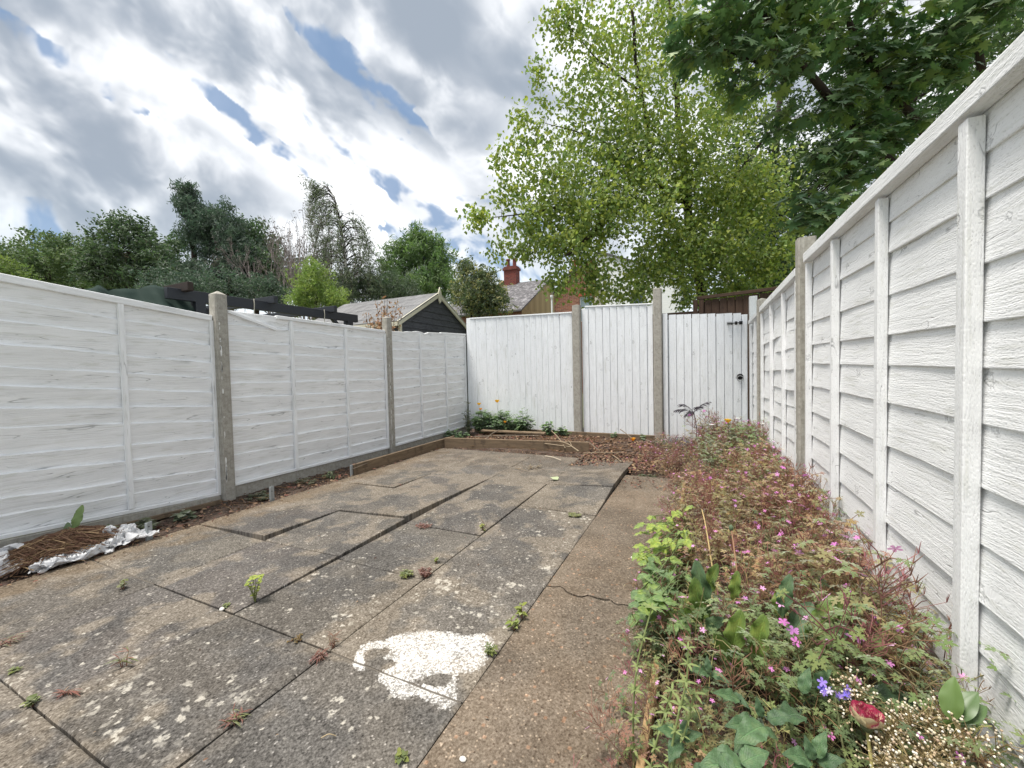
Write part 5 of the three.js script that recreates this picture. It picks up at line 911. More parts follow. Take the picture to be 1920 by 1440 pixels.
{
  const g = new THREE.Group(); g.name = 'wild_geranium_cover'; g.userData = { label: 'tangled red and green wild geraniums with tiny pink flowers filling the bed', category: 'ground cover', kind: 'stuff' }; scene.add(g);
  rnd = mulberry(501);
  const leafy = 5, vars = [sprig(1, 17, 0, 0.105), sprig(2, 18, 1, 0.1), sprig(3, 20, 0, 0.108), sprig(5, 20, 2, 0.1), sprig(7, 16, 1, 0.1), sprig(4, 7, 9, 0.075), sprig(6, 5, 12, 0.07), sprig(8, 8, 10, 0.08), sprig(9, 6, 14, 0.065)];
  const S = vars.map(() => []), L = vars.map(() => []), F = vars.map(() => []);
  const green = [[0.15, 0.22, 0.07], [0.2, 0.26, 0.08], [0.12, 0.18, 0.062]], olive = [[0.28, 0.25, 0.1], [0.33, 0.28, 0.11], [0.22, 0.205, 0.085]], red = [[0.37, 0.215, 0.105], [0.41, 0.27, 0.12], [0.34, 0.17, 0.105], [0.43, 0.32, 0.135]], grey = [[0.26, 0.31, 0.175], [0.32, 0.345, 0.2], [0.22, 0.26, 0.15]], lush = [[0.12, 0.22, 0.05], [0.16, 0.26, 0.06]];
  const place = (x, z, h, zone, lean) => {
    const n = fbm(x * 2.2 + 9, z * 2.2, 3, 71), n2 = fbm(x * 3.3 + 40, z * 3.3, 3, 73); let pal, wisp = 0.3;
    if (zone === 'far') { pal = n > 0.6 ? (rnd() < 0.5 ? red : grey) : n > 0.5 ? olive : rnd() < 0.3 ? lush : grey; wisp = n > 0.55 ? 0.5 : 0.32; } else if (zone === 'mid') { pal = n > 0.48 ? (rnd() < 0.5 ? red : olive) : n2 > 0.52 ? (rnd() < 0.5 ? lush : green) : rnd() < 0.6 ? olive : green; wisp = n > 0.48 ? 0.42 : 0.22; } else { pal = n > 0.58 ? (rnd() < 0.5 ? red : olive) : n2 > 0.5 ? green : rnd() < 0.4 ? olive : green; wisp = 0.14; }
    if (zone === 'edge') { pal = rnd() < 0.7 ? red : olive; wisp = 0.8; }
    const k = rnd() < wisp ? leafy + Math.floor(rnd() * (vars.length - leafy)) : Math.floor(rnd() * leafy); if (k >= leafy) h *= 1.12;
    const up = V(R(-0.35, 0.35) + (lean || 0), 1, R(-0.35, 0.35)), m = matrixOf(V(x, soilH(x, z) - 0.02, z), up, randomDir().setY(0), V(h * R(0.85, 1.15), h, h * R(0.85, 1.15)));
    const isRed = pal === red || k >= leafy; L[k].push({ m, c: tint(pal, 0.25) }); S[k].push({ m, c: isRed && rnd() < 0.8 ? tint([[0.27, 0.11, 0.09], [0.3, 0.15, 0.1], [0.32, 0.12, 0.13]]) : tint([[0.24, 0.2, 0.09], [0.3, 0.18, 0.1]]) }); if (vars[k].fl) F[k].push({ m, c: tint([[0.7, 0.26, 0.62], [0.64, 0.2, 0.56], [0.76, 0.38, 0.7]], 0.12) });
  };
  for (let z = -6.05; z < 0.2; z += 0.06) {
    const near = z > -2.1, far = z < -4.1, x0 = z < -4.3 ? lerp(-0.5, -0.05, sstep(-5.4, -4.3, z)) : -0.14, step = near ? 0.056 : 0.066;
    for (let x = x0; x < 0.64; x += step) {
      const X = x + R(-0.04, 0.04), Z = z + R(-0.04, 0.04), hump = 0.35 + 1.4 * fbm(X * 2.0, Z * 2.0, 3, 15), gap = fbm(X * 4.5, Z * 4.5, 3, 35);
      if (gap < 0.3 && rnd() < 0.7) continue;
      let h = (near ? 0.18 : far ? 0.25 : 0.185) * hump * R(0.6, 1.3); if (Z > -1.5) h *= lerp(1, 0.62, sstep(-1.5, -0.9, Z)); if (X > 0.4) h *= 1.3; if (X < -0.1) h *= 0.7; if (far && X < 0) h *= 0.6;
      place(X, Z, h, far ? 'far' : near ? 'near' : 'mid', X < -0.08 ? -0.35 : X > 0.5 ? 0.1 : 0);
    }
  }
  // sprays that lean out over the path and up the fence
  for (let k = 0; k < 130; k++) { const z = R(-4.1, -0.6); place(R(-0.16, -0.06), z, R(0.1, 0.19), k % 3 ? 'edge' : 'near', R(-1.3, -0.4)); }
  for (let k = 0; k < 110; k++) { const z = R(-4.6, -1.5); place(R(0.46, 0.6), z, R(0.18, 0.3), 'edge', R(-0.1, 0.12)); }
  for (let k = 0; k < 110; k++) { place(R(-0.7, 0.0), R(-5.3, -4.35), R(0.1, 0.22), 'edge', R(-0.4, 0.2)); }
  vars.forEach((v, k) => { if (!S[k].length) return; instanced('stems', v.st, stemMat, S[k], g); instanced('leaves', v.lv, leafThin, L[k], g); if (v.fl) instanced('flowers', v.fl, flowerMat, F[k], g); });
  for (const c of g.children) delete c.userData.kind;
}
{
  rnd = mulberry(509); const m = new MB(), gm = new MB();
  for (let k = 0; k < 260; k++) { const x = R(-0.1, 0.62), z = R(-4.6, -0.7), y = soilH(x, z), h = R(0.14, 0.34) * (z > -1.4 ? 0.7 : 1), a = R(0, 6.28), b = R(0.02, 0.12); (k % 3 ? gm : m).tube([V(x, y, z), V(x + Math.cos(a) * b * 0.4, y + h * 0.6, z + Math.sin(a) * b * 0.4), V(x + Math.cos(a) * b, y + h, z + Math.sin(a) * b)], [0.0014, 0.0012, 0.0007], 3, false); if (k % 3) for (let j = 0; j < 5; j++) { const t = R(0.7, 1), p = V(x + Math.cos(a) * b * t, y + h * t, z + Math.sin(a) * b * t); gm.tube([p, p.clone().add(V(R(-0.02, 0.02), R(0.004, 0.016), R(-0.02, 0.02)))], [0.0011, 0.0018], 3, false); } }
  const g = struct('dry_grass_stems', 'thin dry grass stems standing among the wild geraniums', m.geo(), std({ color: lin(0.4, 0.28, 0.15), roughness: 0.9 })); g.userData.kind = 'stuff'; g.userData.category = 'grass';
  const q = struct('seeding_grass', 'fine yellow green grass seed heads scattered through the bed', gm.geo(), std({ color: lin(0.42, 0.4, 0.16), roughness: 0.9 })); q.userData.kind = 'stuff'; q.userData.category = 'grass';
}
// single leaves as parts: helper that aims a leaf from base to tip
function aimLeaf(name, geo, mat, parent, base, tip, up, wide = 1) { const d = tip.clone().sub(base), s = d.length(), m = part(name, geo, mat, parent); m.applyMatrix4(matrixOf(base, d, up, V(s * wide, s, s))); return m; }
const G = (r, g, b, t = 0.3, rough = 0.8) => { const m = leafMat(t, rough); m.color.setRGB(r, g, b); return m; };
const veinField = (x, y) => { const u = Math.abs(x / 64 - 1), v = y / 256, mid = 1 - sstep(0.0, 0.09, u), w = (v - u * 0.42) * 9, side = (1 - sstep(0, 0.13, Math.abs(w - Math.round(w)))) * (1 - u * 0.5), net = noise(x / 7, y / 7, 3); return [mid, side, net, fbm(x / 40, y / 40, 3, 6)]; };
const veinMap = makeTex(128, 256, (x, y) => { const [m, s, n, b] = veinField(x, y), v = 200 + m * 40 + s * 18 + (n - 0.5) * 26 + (b - 0.5) * 60; return [v + (b > 0.62 ? 14 : 0), v, v - 14]; }), veinBump = makeTex(128, 256, (x, y) => { const [m, s, n] = veinField(x, y); return 170 - m * 110 - s * 70 + (n - 0.5) * 50; }, false);
const GV = (r, g, b, t = 0.3, rough = 0.6) => { const m = G(r * 1.35, g * 1.35, b * 1.35, t, rough); m.map = veinMap; m.bumpMap = veinBump; m.bumpScale = 0.0022; return m; };
function broadLeaf(half, wave, fold, droop, curl, n = 16, k = 3) {      // half(t): half width; edges ruffle, blade curls
  const m = new MB(), id = [];
  for (let i = 0; i <= n; i++) { const t = i / n, w = half(t); id.push([]); for (let j = -k; j <= k; j++) { const q = j / k, x = q * w, z = fold * Math.abs(x) * (1 - 0.5 * Math.abs(q)) - droop * t * t + wave * Math.abs(q) * Math.abs(q) * Math.sin(t * 17 + (j > 0 ? 1.6 : 0)) * w + curl * x * t; id[i].push(m.v(x, t - 0.04 * Math.abs(q) * w, z, (q + 1) / 2, t)); } }
  for (let i = 0; i < n; i++) for (let j = 0; j < 2 * k; j++) m.i.push(id[i][j], id[i][j + 1], id[i + 1][j + 1], id[i][j], id[i + 1][j + 1], id[i + 1][j]);
  return m.geo();
}
const dockLeaf = broadLeaf((t) => 0.028 + 0.135 * Math.pow(Math.sin(Math.PI * Math.pow(Math.min(1, t), 1.25)), 0.75) * (1 + 0.1 * Math.sin(t * 40)) * (t > 0.97 ? 0.3 : 1), 0.45, 0.5, 0.3, 0.35);
const ovateLeaf = broadLeaf((t) => (t < 0.01 ? 0.02 : 0.34 * Math.pow(Math.max(0, Math.sin(Math.PI * Math.pow(t, 0.72))), 0.9)) * (1 + 0.05 * Math.sin(t * 75)) + 0.004, 0.16, 0.35, 0.3, 0.2, 18);
const roundLeaf = leafGeo([[0, 0.03], [0.12, 0.2], [0.35, 0.36], [0.6, 0.36], [0.85, 0.18], [1, 0]], 0.25, 0.25);
const stemGeo = (pts, r0, r1, sides = 5) => { const c = new THREE.CatmullRomCurve3(pts), P = c.getPoints(pts.length * 4), m = new MB(); m.tube(P, P.map((_, k) => lerp(r0, r1, k / (P.length - 1))), sides); return m.geo(); };
// dock clumps: px of leaf base and tip, height of the base over the soil, height of the tip
{
  const mats = [GV(0.17, 0.28, 0.06, 0.45), GV(0.19, 0.31, 0.065, 0.45), GV(0.1, 0.19, 0.09, 0.35), GV(0.22, 0.34, 0.07, 0.45)];
  const dock = (label, foot, list) => {
    const b = gp(foot[0], foot[1], 0.02), g = thing('dock_plant', label, 'plant', [b.x, 0, b.z], 0, 'dock plants in the bed');
    list.forEach(([u0, v0, y0, u1, v1, y1, k, w]) => { const a = gp(u0, v0, y0 + 0.05).sub(b.clone().setY(0)), t = gp(u1, v1, y1 + 0.05).sub(b.clone().setY(0)); part('leaf_stalk', stemGeo([V(0, 0, 0), a.clone().multiplyScalar(0.5).setY(a.y * 0.4), a], 0.0035, 0.0028), mats[1], g); aimLeaf('leaf', dockLeaf, mats[k], g, a, t, V(-0.3, 0.5, 1), w || 1); });
    return g;
  };
  dock('dock plant with long green leaves just right of the lime green shrub', [1330, 1215], [[1316, 1155, 0.13, 1299, 1105, 0.26, 1, 1.25], [1330, 1150, 0.12, 1283, 1152, 0.16, 0, 1.2], [1330, 1150, 0.13, 1302, 1068, 0.3, 2, 1.1], [1322, 1120, 0.16, 1330, 1075, 0.3, 0, 0.9], [1318, 1180, 0.1, 1345, 1165, 0.17, 2, 1.4], [1376, 1128, 0.16, 1378, 1082, 0.27, 3, 1.1]]);
  dock('dock plant with two upright notched leaves in the middle of the bed', [1400, 1270], [[1372, 1228, 0.1, 1378, 1168, 0.25, 3, 1.1], [1415, 1240, 0.1, 1424, 1174, 0.25, 3, 1.1], [1390, 1250, 0.08, 1352, 1218, 0.18, 0, 1.1]]);
  dock('dock plant with the tallest pointed leaves near the right hand fence', [1500, 1250], [[1510, 1245, 0.07, 1556, 1128, 0.28, 1, 0.95], [1556, 1180, 0.17, 1583, 1128, 0.28, 0, 1.2], [1464, 1158, 0.18, 1476, 1088, 0.32, 2, 1.0], [1456, 1152, 0.18, 1464, 1110, 0.27, 3, 1.4], [1480, 1200, 0.12, 1520, 1130, 0.24, 2, 1.4], [1545, 1200, 0.14, 1572, 1185, 0.22, 2, 1.5]]);
}
// broad leaved plants at the bottom edge
{
  const mats = [GV(0.085, 0.175, 0.08, 0.25), GV(0.1, 0.2, 0.09, 0.25), GV(0.065, 0.14, 0.065, 0.25)];
  const plant = (label, foot, list) => { const b = gp(foot[0], foot[1], 0), o = b.clone().setY(0), g = thing('broadleaf_plant', label, 'plant', [b.x, 0, b.z], 0, 'broad leaved seedlings in the bed'); list.forEach(([u0, v0, y0, u1, v1, y1, k, w]) => { const a = gp(u0, v0, y0 + 0.035).sub(o), t = gp(u1, v1, y1 + 0.035).sub(o); part('leaf_stalk', stemGeo([V(0, 0, 0), a.clone().multiplyScalar(0.55).setY(a.y * 0.7), a], 0.0028, 0.002), mats[2], g); aimLeaf('leaf', ovateLeaf, mats[k], g, a, t, V(-0.2, 1, 0.55), w || 1); }); };
  plant('broad leaved green plant at the bottom edge with large pale veined leaves', [1380, 1445], [[1395, 1440, 0.18, 1320, 1425, 0.2, 1, 1.1], [1352, 1412, 0.2, 1375, 1452, 0.2, 0, 1], [1390, 1432, 0.19, 1440, 1402, 0.22, 1, 0.95], [1400, 1440, 0.16, 1440, 1450, 0.17, 0, 1], [1300, 1440, 0.14, 1330, 1450, 0.16, 2, 1]]);
  plant('broad leaved green plant with a whorl of ribbed leaves left of the pink rose', [1420, 1385], [[1432, 1362, 0.2, 1383, 1378, 0.21, 1, 0.9], [1412, 1365, 0.18, 1378, 1400, 0.17, 0, 0.8], [1425, 1360, 0.19, 1370, 1350, 0.22, 0, 0.7], [1440, 1350, 0.2, 1480, 1338, 0.23, 2, 0.95], [1432, 1365, 0.18, 1460, 1385, 0.17, 1, 0.9], [1428, 1345, 0.2, 1420, 1312, 0.24, 2, 0.7], [1386, 1312, 0.2, 1348, 1292, 0.24, 1, 0.6], [1375, 1300, 0.19, 1400, 1320, 0.2, 2, 0.6]]);
  plant('broad leaved green plant at the bottom edge below the pink rose', [1530, 1450], [[1520, 1425, 0.18, 1478, 1408, 0.21, 0, 0.8], [1530, 1420, 0.18, 1545, 1372, 0.23, 1, 0.75], [1535, 1430, 0.17, 1580, 1420, 0.2, 2, 0.85], [1515, 1435, 0.17, 1490, 1450, 0.18, 1, 0.85], [1525, 1425, 0.19, 1512, 1385, 0.23, 2, 0.75]]);
  plant('broad leaved green plant on the left edge of the bed near the bottom', [1270, 1400], [[1275, 1380, 0.16, 1240, 1362, 0.19, 1, 0.75], [1280, 1385, 0.16, 1312, 1372, 0.19, 0, 0.8], [1275, 1390, 0.16, 1255, 1415, 0.17, 2, 0.8], [1280, 1380, 0.17, 1285, 1345, 0.21, 1, 0.7]]);
  plant('broad leaved green plant between the dock clumps', [1330, 1275], [[1330, 1262, 0.15, 1300, 1250, 0.18, 0, 0.75], [1335, 1262, 0.15, 1360, 1272, 0.17, 1, 0.75], [1330, 1262, 0.16, 1325, 1232, 0.2, 2, 0.7]]);
  plant('broad leaved green plant beneath the purple dried flowers', [1520, 1330], [[1505, 1300, 0.18, 1515, 1252, 0.24, 0, 0.7], [1530, 1290, 0.18, 1550, 1256, 0.24, 1, 0.8], [1500, 1340, 0.14, 1470, 1330, 0.2, 2, 0.7]]);
}
// lime green shrub hanging over the edging
{
  rnd = mulberry(521);
  const b = gp(1245, 1090, 0), g = thing('lime_shrub', 'bright lime green leafy shrub spilling over the path edge', 'plant', [-0.12, 0, -2.45]), o = V(-0.12, 0, -2.45);
  const mats = [GV(0.26, 0.4, 0.08, 0.42), GV(0.2, 0.34, 0.1, 0.42), GV(0.36, 0.5, 0.07, 0.45), GV(0.15, 0.27, 0.1, 0.4)], sm = G(0.14, 0.2, 0.06, 0.1);
  for (let k = 0; k < 74; k++) {
    const t = k / 74, u = R(1204, 1300) - 14 * t, v = lerp(962, 1165, t) + R(-14, 14), y = R(0.1, 0.25), p = gp(u, v, y).sub(o), root = V(R(0, 0.08), 0, lerp(-0.45, 0.45, t)), m = p.clone().lerp(root, 0.4); m.y += 0.05;
    const st = part('stem', stemGeo([root, m, p], 0.003, 0.0018), sm, g), a0 = R(0, 6.28);
    for (let j = 0; j < 3; j++) { const a = a0 + (j - 1) * 1.25, d = V(Math.cos(a), R(-0.3, 0.15), Math.sin(a)).multiplyScalar(R(0.04, 0.07)); aimLeaf('leaf', t > 0.6 && rnd() < 0.5 ? roundLeaf : ovateLeaf, mats[t < 0.45 ? (rnd() < 0.7 ? 2 : 0) : pick([0, 1, 1, 3])], g, p, p.clone().add(d), V(R(-0.4, 0.4), 1, R(-0.2, 0.5)), 0.95); }
  }
}
// goosegrass stalks with whorls
{
  rnd = mulberry(531); const mat = G(0.2, 0.25, 0.08, 0.25);
  const stalk = (label, pts) => { const P = pts.map(([u, v, y]) => gp(u, v, y)), b = P[0].clone().setY(0), g = thing('goosegrass', label, 'plant', [b.x, 0, b.z], 0, 'goosegrass stalks at the bed edge'), Q = P.map((p) => p.sub(b)); Q.unshift(V(0, 0, 0)); part('stem', stemGeo(Q, 0.0032, 0.002), mat, g); const c = new THREE.CatmullRomCurve3(Q); for (let k = 1; k <= 6; k++) { const p = c.getPoint(0.16 + k * 0.14); for (let j = 0; j < 5; j++) { const a = j * 1.2566 + k, d = V(Math.cos(a), R(0.1, 0.6), Math.sin(a)).multiplyScalar(R(0.015, 0.03)); aimLeaf('leaf', longLeaf, mat, g, p, p.clone().add(d), V(0, 1, 0.2), 1.2); } } };
  stalk('goosegrass stalk standing on the left edge of the bed', [[1188, 1420, 0.06], [1188, 1320, 0.2], [1196, 1240, 0.3], [1222, 1140, 0.42]]);
  stalk('tall goosegrass stalk at the bottom of the bed', [[1254, 1442, 0.15], [1270, 1350, 0.25], [1288, 1270, 0.34], [1290, 1215, 0.4]]);
  stalk('goosegrass stalk beside the red seed heads', [[1262, 1442, 0.14], [1288, 1360, 0.23], [1302, 1300, 0.3]]);
  stalk('short goosegrass stalk leaning right at the bed edge', [[1222, 1430, 0.1], [1245, 1345, 0.2], [1260, 1295, 0.26]]);
}
// dry stalks
{
  const dry = std({ color: lin(0.42, 0.31, 0.14), roughness: 0.8 }), dry2 = std({ color: lin(0.33, 0.19, 0.11), roughness: 0.8 });
  const stalk = (label, pts, m, r = 0.004) => { const P = pts.map(([u, v, y]) => gp(u, v, y)), b = P[0].clone().setY(0), g = single('dry_stalk', label, 'stalk', stemGeo(P.map((p) => p.sub(b)), r, r * 0.6), m, [b.x, 0, b.z], 'dry stalks in the bed'); return g; };
  stalk('longest tan dry stalk, leftmost in the bed', [[1345, 1130, 0.02], [1335, 1060, 0.16], [1322, 980, 0.3], [1316, 955, 0.34]], dry);
  stalk('tan dry stalk with a green bud, middle of the three', [[1392, 1160, 0.02], [1384, 1090, 0.15], [1374, 1010, 0.3], [1371, 990, 0.34]], dry2);
  stalk('short straight tan stalk, rightmost of the three', [[1416, 1172, 0.03], [1405, 1110, 0.15], [1394, 1048, 0.27]], dry);
  stalk('dry bent straw arching over the left bed edge', [[1232, 1180, 0.1], [1257, 1140, 0.19], [1300, 1155, 0.16]], dry2, 0.003);
  stalk('pale bent straw between the dock leaves', [[1318, 1140, 0.21], [1340, 1133, 0.22], [1362, 1160, 0.12], [1372, 1180, 0.02]], std({ color: lin(0.55, 0.5, 0.36), roughness: 0.8 }), 0.003);
  stalk('thick green brown hollow stem lying towards the pink rose', [[1432, 1170, 0.24], [1465, 1240, 0.18], [1500, 1310, 0.12], [1532, 1385, 0.03]], std({ color: lin(0.11, 0.1, 0.035), roughness: 0.7 }), 0.006);
  const b = gp(1371, 990, 0.34), bud = single('seed_bud', 'small green bud on top of the middle dry stalk', 'bud', new THREE.SphereGeometry(0.012, 8, 7), G(0.1, 0.15, 0.08, 0.1), [b.x, b.y, b.z]); bud.scale.set(0.85, 1.2, 0.85);
}
// ---------------------------------------------------------------- discarded bouquet in the near corner
{
  rnd = mulberry(541);
  // gypsophila
  const gy = (label, foot, heads, seed) => {
    rnd = mulberry(seed); const b = gp(foot[0], foot[1], 0.04), g = thing('dried_gypsophila', label, 'dried flowers', [b.x, 0, b.z], 0, 'dried flower sprays of the bouquet'), o = b.clone().setY(0), st = new MB(), fl = [];
    for (const [u, v, y, n] of heads) { const h = gp(u, v, y).sub(o), j0 = h.clone().multiplyScalar(0.55).setY(h.y * 0.6); st.tube([V(0, 0.03, 0), j0.clone().multiplyScalar(0.6), j0, h], [0.0024, 0.002, 0.0016, 0.001], 4, false); for (let k = 0; k < n; k++) { const e = h.clone().add(randomDir().multiplyScalar(R(0.012, 0.05))), f = j0.clone().lerp(h, R(0.4, 0.95)); st.tube([f, e], [0.0008, 0.0006], 3, false); fl.push({ m: matrixOf(e, e.clone().sub(f), randomDir(), R(0.0018, 0.0034)), c: tint([[0.5, 0.43, 0.3], [0.6, 0.53, 0.4], [0.4, 0.31, 0.2], [0.72, 0.68, 0.58]], 0.14) }); } }
    const m = part('stems', st.geo(), std({ color: lin(0.4, 0.31, 0.15), roughness: 0.9 }), g); m.userData.kind = 'stuff'; const head = new THREE.IcosahedronGeometry(1, 0); instanced('flower_heads', head, std({ roughness: 0.95 }), fl, g);
  };
  const H = []; for (let k = 0; k < 34; k++) H.push([R(1650, 1815), R(1325, 1440), R(0.12, 0.25), 34]);
  gy('large spray of dried cream gypsophila in the bottom right corner', [1730, 1460], H, 5);
  gy('small dried gypsophila spray above the pink rose', [1625, 1350], [[1580, 1268, 0.27, 26], [1598, 1285, 0.26, 30], [1605, 1320, 0.24, 22], [1622, 1310, 0.24, 24], [1590, 1335, 0.22, 18]], 6);
  gy('purple grey dry seed spray against the right hand fence', [1810, 1430], [[1825, 1392, 0.25, 12], [1870, 1412, 0.24, 16], [1890, 1395, 0.26, 12], [1835, 1380, 0.27, 8]], 7);
  // rose
  const c = gp(1626, 1352, 0.25), gr = thing('dried_rose', 'dried pink and cream rose head on a straw coloured stem', 'flower', [c.x, 0, c.z]);
  part('stem', stemGeo([V(0.0, 0.0, 0.05), V(0.004, 0.12, 0.03), V(0, c.y - 0.02, 0)], 0.004, 0.0035), std({ color: lin(0.42, 0.38, 0.14), roughness: 0.7 }), gr);
  const dyed = makeTex(128, 128, (x, y) => { const t = y / 128, e = fbm(x / 9, y / 40, 4, 5), f = fbm(x / 5, y / 26, 3, 15), k = clamp(sstep(0.72, 1.0, t + (e - 0.5) * 0.5) + (f > 0.55 ? 0.6 : 0) * sstep(0.1, 0.5, t)); return [lerp(228, 176, k) - (f - 0.5) * 40, lerp(200, 44, k), lerp(176, 84, k)]; });
  const dm0 = leafMat(0.2, 0.8), dm1 = leafMat(0.2, 0.8); dm0.map = dyed; dm1.color.setRGB(0.62, 0.52, 0.3);
  const pet = (rr, h, cup, sd) => { const m = new MB(), n = 14, k = 8, id = []; for (let j = 0; j <= k; j++) { id.push([]); for (let i = 0; i <= n; i++) { const q = i / n, a = (q - 0.5) * 2.1, t = j / k, e = Math.pow(Math.abs(q - 0.5) * 2, 2), r = rr * (0.3 + 0.72 * Math.sin(t * 2.0)) * (1 + 0.09 * (noise(q * 5, t * 3, sd) - 0.5) + 0.2 * e * t) + (t > 0.8 ? (t - 0.8) * rr * (1.1 * noise(q * 6, 2, sd) - 0.2) : 0); id[j].push(m.v(Math.sin(a) * r, h * (t * (1 - 0.28 * e) - 0.35) + 0.006 * (noise(q * 7, t * 2, sd + 4) - 0.5) * t, Math.cos(a) * r - cup * t * rr, q, t)); } } for (let j = 0; j < k; j++) for (let i = 0; i < n; i++) m.i.push(id[j][i], id[j][i + 1], id[j + 1][i + 1], id[j][i], id[j + 1][i + 1], id[j + 1][i]); return m.geo(); };
  [[0.007, 0.05, 0.3, 2], [0.012, 0.05, 0.25, 3], [0.018, 0.052, 0.2, 4], [0.024, 0.053, 0.12, 4], [0.031, 0.052, 0.02, 5]].forEach(([r, h, cup, n], l) => { for (let k = 0; k < n; k++) { const p = part('petal', pet(r, h, cup, l * 7 + k), l === 4 && (k === 1 || k === 2) ? dm1 : dm0, gr); p.position.set(0, c.y + 0.002, 0); p.scale.setScalar(0.8); p.rotation.order = 'YXZ'; p.rotation.y = k / n * 6.28 + l * 0.9 + R(-0.2, 0.2); p.rotation.x = 0.03 * l + R(-0.05, 0.06); } });
  part('calyx', new THREE.SphereGeometry(0.012, 8, 6), G(0.12, 0.14, 0.06, 0.1), gr).position.set(0, c.y - 0.014, 0);
  // statice
  const s = gp(1566, 1300, 0.235), gs = thing('statice', 'small violet statice flowers beside the gypsophila', 'flower', [s.x, 0, s.z]); part('stem', stemGeo([V(0.03, 0, 0.06), V(0.01, s.y * 0.5, 0.03), V(0, s.y - 0.01, 0)], 0.003, 0.002), G(0.2, 0.22, 0.1, 0.1), gs);
  const vio = [G(0.16, 0.12, 0.6, 0.2), G(0.3, 0.2, 0.66, 0.2), G(0.66, 0.6, 0.75, 0.2)]; for (let k = 0; k < 16; k++) { const p = part('floret', fiveFlower, vio[k % 5 === 4 ? 2 : k % 2], gs); p.applyMatrix4(matrixOf(V(R(-0.03, 0.03), s.y + R(-0.014, 0.012), R(-0.015, 0.015)), randomDir(), V(R(-0.5, 0.5), 1, R(0, 1)), R(0.007, 0.012))); }
  // glossy sprig
  const glossLeaf = broadLeaf((t) => 0.01 + 0.25 * Math.pow(Math.sin(Math.PI * Math.pow(t, 0.85)), 0.8), 0.06, 0.4, 0.25, 0.3);
  const q = gp(1775, 1425, 0.12), gl = thing('glossy_sprig', 'sprig of glossy oval green leaves resting against the right hand fence', 'plant', [q.x, 0, q.z]), oq = q.clone().setY(0), gm = [G(0.11, 0.18, 0.045, 0.15, 0.45), G(0.08, 0.14, 0.045, 0.15, 0.45)];
  const J = gp(1782, 1350, 0.24).sub(oq); part('stem', stemGeo([V(0, 0.02, 0), J.clone().multiplyScalar(0.5), J], 0.003, 0.002), gm[0], gl);
  for (const [u, v, y, k, w] of [[1786, 1272, 0.33, 0, 1.05], [1832, 1295, 0.31, 1, 1.1], [1856, 1320, 0.28, 1, 1.0], [1824, 1352, 0.24, 0, 1.2], [1778, 1380, 0.2, 0, 1.3]]) aimLeaf('leaf', glossLeaf, gm[k], gl, J, gp(u, v, y).sub(oq), V(-0.5, 0.5, 0.8), w * 0.85);
  // big dark leaf
  const e = gp(1600, 1310, 0.1), gb = thing('large_leaf_plant', 'large dark leathery leaf lying beside the foot of the right hand fence', 'plant', [e.x, 0, e.z]), oe = e.clone().setY(0), dm = GV(0.04, 0.08, 0.045, 0.1, 0.4);
  const a0 = gp(1605, 1302, 0.19).sub(oe); part('leaf_stalk', stemGeo([V(0, 0, 0), a0.clone().multiplyScalar(0.6), a0], 0.004, 0.003), dm, gb); aimLeaf('leaf', dockLeaf, dm, gb, a0, gp(1742, 1306, 0.2).sub(oe), V(-0.3, 0.8, 0.5), 1.0); aimLeaf('leaf', dockLeaf, G(0.06, 0.1, 0.04, 0.1, 0.45), gb, a0, gp(1770, 1345, 0.15).sub(oe), V(-0.4, 0.9, 0.3), 0.7);
  aimLeaf('leaf', dockLeaf, dm, gb, gp(1760, 1420, 0.14).sub(oe), gp(1842, 1448, 0.12).sub(oe), V(-0.4, 0.9, 0.3), 0.9);
}
